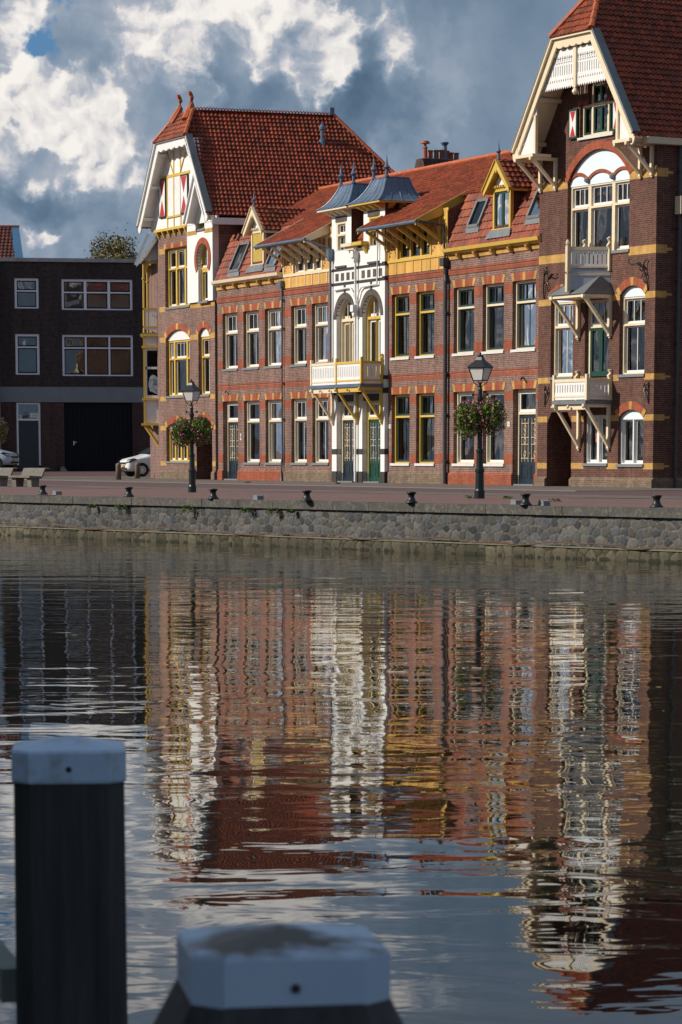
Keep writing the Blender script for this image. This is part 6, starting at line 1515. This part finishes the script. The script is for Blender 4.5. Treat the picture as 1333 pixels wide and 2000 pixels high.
m = MB(); m.box(0.0, 9.6, -.1, .03, dz(788), dz(759)); m.build('concrete_lintel', paint('grey_concrete_band', (.20, .22, .24), .8, .1, 2), DB)
m = MB(); m.box(-.1, 9.6, -9, .10, dz(523), dz(516)); m.build('roof_edge', paint('chipped_white_fascia', (.40, .38, .38), .7, .2, 3, dirt=(.06, .06, .08), dirtamt=1.0), DB)
window(DB, du(33.5), du(79.5), dz(611), dz(554), fm='framegrey', sm='iron', ztr=dz(578) , lb=0, ub=0, fw=.12, rec=.06, sill=None, blind=(.06, .93), glass='glass', sashw=.05)
window(DB, du(123), du(259), dz(613), dz(555), fm='framegrey', sm='iron', cols=(1 / 3, 2 / 3), ztr=dz(580), fw=.12, rec=.06, sill=None, blind=(.06, .93), mull=.14)
M['teal'] = paint('sky_reflection_teal', (.05, .45, .62), .6, .08, 2)  # blue of the reflected sky put into a sheet behind the glass
window(DB, du(33.5), du(79.5), dz(736), dz(659), fm='framegrey', sm='iron', ztr=dz(684), fw=.12, rec=.06, sill=None, blind=(.05, .94, 'teal'))
window(DB, du(123), du(259), dz(738), dz(660), fm='framegrey', sm='iron', cols=(1 / 3, 2 / 3), ztr=dz(685), fw=.11, rec=.06, sill=None, mull=.09)
f = MB(); a, b = du(33.5), du(79.5); f.box(a, a + .1, -.16, -.06, .5, dz(789)); f.box(b - .1, b, -.16, -.06, .5, dz(789)); f.box(a + .1, b - .1, -.16, -.062, dz(792), dz(789)); f.box(a + .1, b - .1, -.16, -.062, dz(823), dz(820)); fo = f.build('door_frame', M['framegrey'], DB)
f = MB(); f.box(a + .1, b - .1, -.16, -.10, .15, dz(823)); f.build('door', M['navy'], DB)
f = MB(); f.box(a + .1, b - .1, -.16, -.12, dz(820), dz(792)); f.build('pane', M['glass'], fo)
f = MB(); f.box(a + .1, b - .1, -.5, -.4, dz(820), dz(792)); f.build('room', M['dark'], fo)
f = MB(); a, b = du(125), du(256)
for i in range(16): f.box(a + (b - a) * i / 16 + .006, a + (b - a) * (i + 1) / 16 - .006, -.2, -.14, .12, dz(789))
f.box(a, b, -.3, -.19, .12, dz(789)); gd = f.build('garage_door', M['petrol'] if False else paint('black_blue_boards', (.005, .008, .012), .6, .2, 4, spec=.15), DB)
f = MB(); f.box(du(143) - .02, du(143) + .04, -.14, -.11, dz(870), dz(862)); f.box(du(143), du(149), -.12, -.10, dz(865), dz(863.5)); f.build('handle', M['sillwhite'], gd)
f = MB(); f.add([(-.02, .3, .2), (.38, .3, .2), (.38, 0, .2), (-.02, 0, .2), (0.02, .2, .42), (.2, .0, .45)], [(0, 1, 4), (1, 2, 5, 4), (0, 4, 5, 3), (2, 3, 5)]);
o = f.build('guard_stone', M['stone'], DB); o.location = (du(116), 0, 0)
LB = thing('pale_blue_building', 'sliver of a pale blue rendered building at the left edge', 'building', (at_y(2.5, 918, 149.6).x, 149.6, 0), R(9))
m = MB(); m.box(-7, 0, -7, .3, 0, dz(525)); m.build('wall', paint('pale_blue_render', (.42, .56, .70), .8, .1, 2), LB)
m = MB(); m.tube([(-.04, .36, .1), (-.04, .36, dz(530))], .05, 8); m.build('downpipe', M['lead'], LB)
RH = thing('red_roofed_house', 'rust red tiled roof with a blue painted verge rising behind the dark workshop', 'house', (at_y(0, 900, 162).x, 162, 0), 0)
S2 = 5600 / 162
m = MB(); m.box(-8, 1.35, -8, -.1, 0, 1 + (890 - 514) / S2); m.build('wall', M['brick_dull'], RH)
zt_ = 1 + (890 - 450) / S2; zb2 = 1 + (890 - 524) / S2
add_roof(RH, [(-8, .3, zb2), (1.02, .3, zb2), (.58, -2.2, zt_), (-8, -2.2, zt_)], mat='tile_old')
add_roof(RH, [(-8, -5, zb2), (1.02, -5, zb2), (.58, -2.2, zt_), (-8, -2.2, zt_)], mat='tile_old', name='back_roof')
m = MB(); m.add([(.58, -2.2, zt_ + .04), (1.02, .32, zb2 + .02), (1.55, .32, zb2 + .02), (1.02, -2.2, zt_ + .04), (.58, -2.2, zt_ - .1), (1.02, .32, zb2 - .4), (1.55, .32, zb2 - .4), (1.02, -2.2, zt_ - .1)], [(0, 1, 2, 3), (4, 5, 6, 7), (1, 2, 6, 5), (2, 3, 7, 6), (0, 1, 5, 4), (0, 3, 7, 4)])
m.build('verge_board', paint('blue_verge_paint', (.05, .13, .24), .5, .1, 2), RH)
m = MB(); m.box(-8, 1.05, -2.3, -2.1, zt_, zt_ + .08); m.build('ridge', M['ridge'], RH)
# tree
rt = random.Random(21); TR = thing('leafy_tree', 'olive brown leafy tree top showing above the workshop roof', 'tree', (at_y(222, 900, 166).x, 166, .2))
m = MB(); m.tube([(0, 0, 0), (.05, 0, 4), (-.05, .05, 8), (0, 0, 11)], [.22, .19, .14, .08], 8)
brs = []
for i in range(14):
    a = rt.uniform(0, 6.28); z0 = rt.uniform(8.2, 11); L_ = rt.uniform(1.0, 2.3); e_ = Vector((math.cos(a) * L_, math.sin(a) * L_, z0 + rt.uniform(.4, 2.2))); brs.append(e_); m.tube([(0, 0, z0), Vector((math.cos(a) * L_ * .5, math.sin(a) * L_ * .5, z0 + .5)), e_], [.06, .04, .015], 5)
m.build('trunk', paint('bark', (.06, .045, .03), .9, .3, 6), TR)
def crown():
    q = rt.random()
    if q < .55:
        b_ = rt.choice(brs); return b_ + Vector((rt.gauss(0, .38), rt.gauss(0, .38), rt.gauss(0, .34)))
    a = rt.uniform(0, 6.28); r_ = rt.uniform(.3, 1) ** .6; ph = math.acos(rt.uniform(-1, 1)); k_ = 1 + .35 * noise.noise((math.cos(a) * 2, math.sin(a) * 2, ph * 3))
    return Vector((1.5 * r_ * k_ * math.sin(ph) * math.cos(a), 1.5 * r_ * math.sin(ph) * math.sin(a), 11.5 + 1.75 * r_ * k_ * math.cos(ph)))
m = MB(); leafcloud(m, 9500, crown, .075, rt, .6); m.build('crown', leafmat('autumn_olive_leaf', (.070, .075, .018), (.20, .15, .045)), TR)

# ================================================================== parked cars
M['tyre'] = paint('tyre', (.015, .015, .016), .8, .1); M['rim'] = paint('wheel_rim', (.62, .63, .66), .35, .1); M['carglass'] = paint('car_glass', (.012, .016, .02), .06, .05, spec=.6)
def car(loc, rz, label, col, name='parked_car', tail=False):
    t = thing(name, label, 'car', loc, rz, 'cars parked in view'); pm = paint(name + '_paint', col, .22, .03, spec=.6)
    # stations from the nose (x = 0) to the tail: x, floor, belt height, roof height, half widths at floor, belt, roof
    st = [(0.0, .32, .62, .66, .56, .60, .50), (.10, .22, .74, .80, .68, .72, .60), (.45, .20, .80, .88, .77, .79, .68), (.95, .20, .87, .98, .80, .81, .66), (1.30, .20, .92, 1.16, .80, .81, .62), (1.75, .20, .93, 1.42, .80, .81, .56), (2.3, .20, .94, 1.48, .80, .81, .57), (2.9, .20, .95, 1.45, .80, .81, .56), (3.35, .22, .96, 1.34, .79, .80, .54), (3.6, .26, .95, 1.05, .74, .76, .56), (3.68, .36, .80, .84, .66, .68, .52)]
    vs = []; fs = []; k = 10
    for x, zf, zbl, zr, wf, wb, wr in st:
        half = [(wf * .9, zf), (wf, zf + .12), (wb, (zf + zbl) / 2 + .03), (wb * .985, zbl), (wr, zr - .03), (wr * .55, zr)]
        ring_ = [(-y, z) for y, z in half] + [(y, z) for y, z in half[::-1]]
        vs += [(x, y, z) for y, z in ring_]
    k = 12
    for i in range(len(st) - 1):
        for j in range(k): fs.append((i * k + j, i * k + (j + 1) % k, (i + 1) * k + (j + 1) % k, (i + 1) * k + j))
    fs.append(tuple(range(k))); fs.append(tuple((len(st) - 1) * k + j for j in range(k))[::-1])
    m = MB(); m.add(vs, fs); b = m.build('body', pm, t); 
    md = b.modifiers.new('s', 'SUBSURF'); md.levels = md.render_levels = 2
    for p_ in b.data.polygons: p_.use_smooth = True
    g = MB()
    for s_ in (-1, 1):
        g.add([(1.42, s_ * .812, .95), (2.22, s_ * .818, .96), (2.22, s_ * .64, 1.36), (1.72, s_ * .645, 1.30)], [(0, 1, 2, 3)]); g.add([(2.30, s_ * .818, .96), (3.25, s_ * .80, .99), (3.05, s_ * .64, 1.30), (2.30, s_ * .64, 1.37)], [(0, 1, 2, 3)])
    g.add([(1.00, -.64, 1.05), (1.00, .64, 1.05), (1.30, .60, 1.225), (1.66, .52, 1.415), (1.66, -.52, 1.415), (1.30, -.60, 1.225)], [(0, 1, 2, 5), (5, 2, 3, 4)]); g.add([(3.62, -.6, 1.0), (3.62, .6, 1.0), (3.36, .5, 1.33), (3.36, -.5, 1.33)], [(0, 1, 2, 3)])
    g.build('windows', M['carglass'], t)
    for s_ in (-1, 1):
        for x in (.68, 3.02):
            a = MB(); a.prism([(x + .335 * math.cos(q), .29 + .335 * math.sin(q)) for q in [i * .3307 for i in range(19)]], s_ * .785, s_ * .82); a.build('wheel_arch', M['tyre'], t)
            w_ = MB(); w_.prism([(x + .285 * math.cos(q), .285 + .285 * math.sin(q)) for q in [i * .3142 for i in range(20)]], s_ * .70, s_ * .845); wo_ = w_.build('wheel', M['tyre'], t)
            w_ = MB(); w_.prism([(x + .19 * math.cos(q), .285 + .19 * math.sin(q)) for q in [i * .3142 for i in range(20)]], s_ * .80, s_ * .85); 
            w_.build('rim', M['rim'], wo_)
            w_ = MB()
            for i in range(7):
                q = i * .8976; w_.prism([(x + .10 * math.cos(q - .2), .285 + .10 * math.sin(q - .2)), (x + .165 * math.cos(q - .12), .285 + .165 * math.sin(q - .12)), (x + .165 * math.cos(q + .12), .285 + .165 * math.sin(q + .12)), (x + .10 * math.cos(q + .2), .285 + .10 * math.sin(q + .2))], s_ * .845, s_ * .853)
            w_.build('rim_holes', M['tyre'], wo_)
        h = MB(); h.add([(-.03, s_ * .46, .60), (.10, s_ * .70, .62), (.46, s_ * .83, .78), (.30, s_ * .74, .84), (.04, s_ * .56, .76)], [(0, 1, 2, 3, 4)]); h.build('headlight', M['carglass'], t)
        h = MB(); h.add([(-.035, s_ * .54, .655), (.02, s_ * .66, .66), (.14, s_ * .72, .74), (.02, s_ * .60, .73)], [(0, 1, 2, 3)]); h.build('headlight_trim', M['rim'], t)
        h = MB(); h.box(3.50, 3.66, s_ * .60, s_ * .76, .78, .98); h.build('tail_light', M['red'], t)
        h = MB(); h.prism([(1.38, .96), (1.62, .94), (1.60, 1.08), (1.44, 1.08)], s_ * .86, s_ * 1.0); h.build('mirror', pm, t)
        h = MB(); h.box(1.36, 1.372, s_ * .80, s_ * .824, .34, .94); h.box(2.25, 2.262, s_ * .80, s_ * .824, .34, .94); h.build('door_gap', M['tyre'], t)
    h = MB(); h.box(-.03, .06, -.40, .40, .56, .64); h.box(-.03, .08, -.46, .46, .30, .38); h.build('grille', M['tyre'], t)
    h = MB(); h.box(-.05, .0, -.24, .24, .42, .52); h.build('number_plate', M['yellow'], t)
    return t
def car_at(px, py, Y, rz, label, col, **k):
    p = at_y(px, py, Y); return car((p.x, p.y, p.z), rz, label, col, **k)
car_at(240.5, 929.5, 137.5, R(24), 'white hatchback parked nose out behind the left corner house', (.72, .73, .74))
car_at(30, 917, 140, R(180 - 14), 'silver blue car at the left edge behind the benches, nose to the right', (.38, .46, .55))

# ================================================================== foreground mooring posts
M['capw'] = paint('pale_blue_white_cap', (.42, .56, .74), .45, .07, 2.0, 0, dirt=(.20, .17, .13), dirtamt=.55)
M['wet'] = paint('dark_weathered_timber', (.060, .055, .055), .8, .5, 4, .5)
def oct_(a, c, cx=0, cy=0): return [(cx - a + c, cy - a), (cx + a - c, cy - a), (cx + a, cy - a + c), (cx + a, cy + a - c), (cx + a - c, cy + a), (cx - a + c, cy + a), (cx - a, cy + a - c), (cx - a, cy - a + c)]
def cap_post(loc, rz, a, zb_, zc, zt, label, flare=False, dirty=False):
    t = thing('mooring_post', label, 'mooring post', (loc[0], loc[1], -1.6), rz, 'capped timber mooring posts')
    O = 1.6; m = MB(); P = oct_(a * .965, a * .30)
    if flare:
        Q = oct_(a * 1.25, a * .38); m.add([(x, y, 0) for x, y in Q] + [(x, y, zb_ + O - .06) for x, y in Q] + [(x * 1.02, y * 1.02, zb_ + O + .015) for x, y in P], [tuple(range(8))] + [(i, (i + 1) % 8, (i + 1) % 8 + 8, i + 8) for i in range(8)] + [(i + 8, (i + 1) % 8 + 8, (i + 1) % 8 + 16, i + 16) for i in range(8)])
    else:
        Q = oct_(a * 1.02, a * .32); m.add([(x, y, 0) for x, y in Q] + [(x, y, zb_ + O + .01) for x, y in P], [tuple(range(8))] + [(i, (i + 1) % 8, (i + 1) % 8 + 8, i + 8) for i in range(8)])
    m.build('timber', woodmat(), t)
    m = MB(); P = oct_(a, a * .30); n = 8; lo = zb_ + O; hi = zc + O
    vs = [(x * .99, y * .99, lo) for x, y in P] + [(x, y, lo + .006) for x, y in P] + [(x, y, hi - .006) for x, y in P] + [(x * .97, y * .97, hi) for x, y in P] + [(0, 0, zt + O)]
    fs = [(i + 8 * k, (i + 1) % 8 + 8 * k, (i + 1) % 8 + 8 * (k + 1), i + 8 * (k + 1)) for k in range(3) for i in range(8)] + [(24 + i, 24 + (i + 1) % 8, 32) for i in range(8)] + [tuple(range(7, -1, -1))]
    m.add(vs, fs); c = m.build('cap', M['capw'] if not dirty else capdirt(), t)
    b = MB()
    for j in range(4):
        q = j * math.pi / 2; r_ = a + .002; x, y = math.sin(q) * r_, math.cos(q) * r_; tt = Vector((math.cos(q), -math.sin(q), 0)); nn_ = Vector((math.sin(q), math.cos(q), 0)); cc = Vector((x, y, (lo + hi) / 2 - .004))
        b.add([cc + nn_ * .002 + tt * .0065 * math.cos(k * .785) + Vector((0, 0, .0065 * math.sin(k * .785))) for k in range(8)], [tuple(range(8))])
    b.build('bolt', M['iron'], c); return t
def woodmat():
    if 'postwood' in M: return M['postwood']
    m, nt, b = newmat('dark_post_timber'); tc = nt.nodes.new('ShaderNodeTexCoord'); mp = nt.nodes.new('ShaderNodeMapping'); mp.inputs['Scale'].default_value = (26, 26, 1.3); nt.links.new(tc.outputs['Object'], mp.inputs[0])
    n = noise_node(nt, 1, 6, .7, vec=mp.outputs[0]); c = mixc(nt, ramp(nt, n.outputs['Fac'], .3, .7), (.010, .012, .016), (.055, .055, .057)); nt.links.new(c, b.inputs['Base Color']); b.inputs['Roughness'].default_value = .8
    bp = nt.nodes.new('ShaderNodeBump'); bp.inputs['Strength'].default_value = .8; bp.inputs['Distance'].default_value = .004; nt.links.new(n.outputs['Fac'], bp.inputs['Height']); nt.links.new(bp.outputs[0], b.inputs['Normal']); M['postwood'] = m; return m
def capdirt():
    m, nt, b = newmat('dirty_cap_top'); n = noise_node(nt, 8, 6, .6); tc = nt.nodes.new('ShaderNodeTexCoord'); gm = nt.nodes.new('ShaderNodeNewGeometry'); sp = nt.nodes.new('ShaderNodeSeparateXYZ'); nt.links.new(gm.outputs['Normal'], sp.inputs[0])
    f = nt.nodes.new('ShaderNodeMath'); f.operation = 'MULTIPLY'; nt.links.new(ramp(nt, n.outputs['Fac'], .42, .60), f.inputs[0]); nt.links.new(ramp(nt, sp.outputs[2], .4, .7), f.inputs[1])
    n3 = noise_node(nt, 3, 4, .6); c0 = mixc(nt, ramp(nt, n3.outputs['Fac'], .3, .7), (.38, .51, .68), (.46, .59, .76)); c = mixc(nt, f.outputs[0], c0, (.075, .06, .05)); nt.links.new(c, b.inputs['Base Color']); b.inputs['Roughness'].default_value = .5; return m
pA = at_y(131, 1530, 6.0); cap_post((pA.x - .006, pA.y + .12), R(5), .121, at_y(131, 1531, 6.0).z, at_y(131, 1467, 6.0).z, at_y(131, 1436, 6.12).z, 'taller capped mooring post at the lower left, thin bluish white cap')
pB = at_y(560, 1900, 3.6); cap_post((pB.x - .009, pB.y + .13), R(9), .130, at_y(560, 1981, 3.6).z, at_y(560, 1868, 3.6).z, at_y(560, 1803, 3.73).z, 'nearest mooring post, wide bluish white cap with dirt on top', flare=True, dirty=True)
m = MB(); q0 = at_y(26, 1925, 6.2); q1 = at_y(-120, 1740, 7.4); m.bar((q0.x, -q0.y, q0.z), (q1.x, -q1.y, q1.z), .05, .075)
tag(m.build('jetty_rail', paint('greenish_timber_rail', (.16, .19, .17), .8, .25, 5)), 'greenish timber rail running off behind the taller mooring post', 'rail')
# unseen house added on the near bank to shade the posts
NB = thing('added_shade_house', 'brick house added on the near bank, unseen at the left, to shade the posts', 'house', (-13, 4, -.2), R(4))
m = MB(); m.box(-4, 4, -7, 7, 0, 8.5); m.build('wall', M['brick_dull'], NB)
m = MB(); m.prism([(-4.3, 8.4), (4.3, 8.4), (0, 11.5)], -7.3, 7.3); m.build('roof', M['tile_dark'], NB)
m = MB()
for y in (-4.5, -1.5, 1.5, 4.5):
    for z in (1.2, 4.4): m.box(3.98, 4.02, y - .6, y + .6, z, z + 1.7)
m.build('windows', M['carglass'], NB)['kind'] = 'stuff'

# ------------------------------------------------------------------ separate pieces become parts of their own
SPLIT = {'corbel', 'lower_wall', 'tower_side', 'verge_capping', 'dark_band', 'oriel_panel', 'boss', 'brick_panel', 'tower_lintel', 'plinth', 'foot_panel', 'red_dentil', 'wheel_arch', 'keystone', 'side_wall'}
def split_loose(o):
    me = o.data; n = len(me.vertices); par = list(range(n))
    def find(x):
        while par[x] != x: par[x] = par[par[x]]; x = par[x]
        return x
    for p in me.polygons:
        a_ = find(p.vertices[0])
        for q in p.vertices[1:]: par[find(q)] = a_
    grp = {}
    for p in me.polygons: grp.setdefault(find(p.vertices[0]), []).append(tuple(p.vertices))
    if len(grp) < 2 or len(grp) > 40: return
    base = o.name.split('.')[0]; co = [v.co.copy() for v in me.vertices]; mat = me.materials[0]
    for k, fs in enumerate(grp.values()):
        ids = sorted({i for f in fs for i in f}); mp = {i: j for j, i in enumerate(ids)}
        m2 = bpy.data.meshes.new(base); m2.from_pydata([co[i] for i in ids], [], [tuple(mp[i] for i in f) for f in fs]); m2.materials.append(mat)
        if k == 0: o.data = m2
        else:
            c = bpy.data.objects.new(base, m2); sc.collection.objects.link(c); c.parent = o.parent; c.location = o.location
for o in list(sc.objects):
    if o.type == 'MESH' and o.parent is not None and o.name.split('.')[0] in SPLIT and not o.children: split_loose(o)
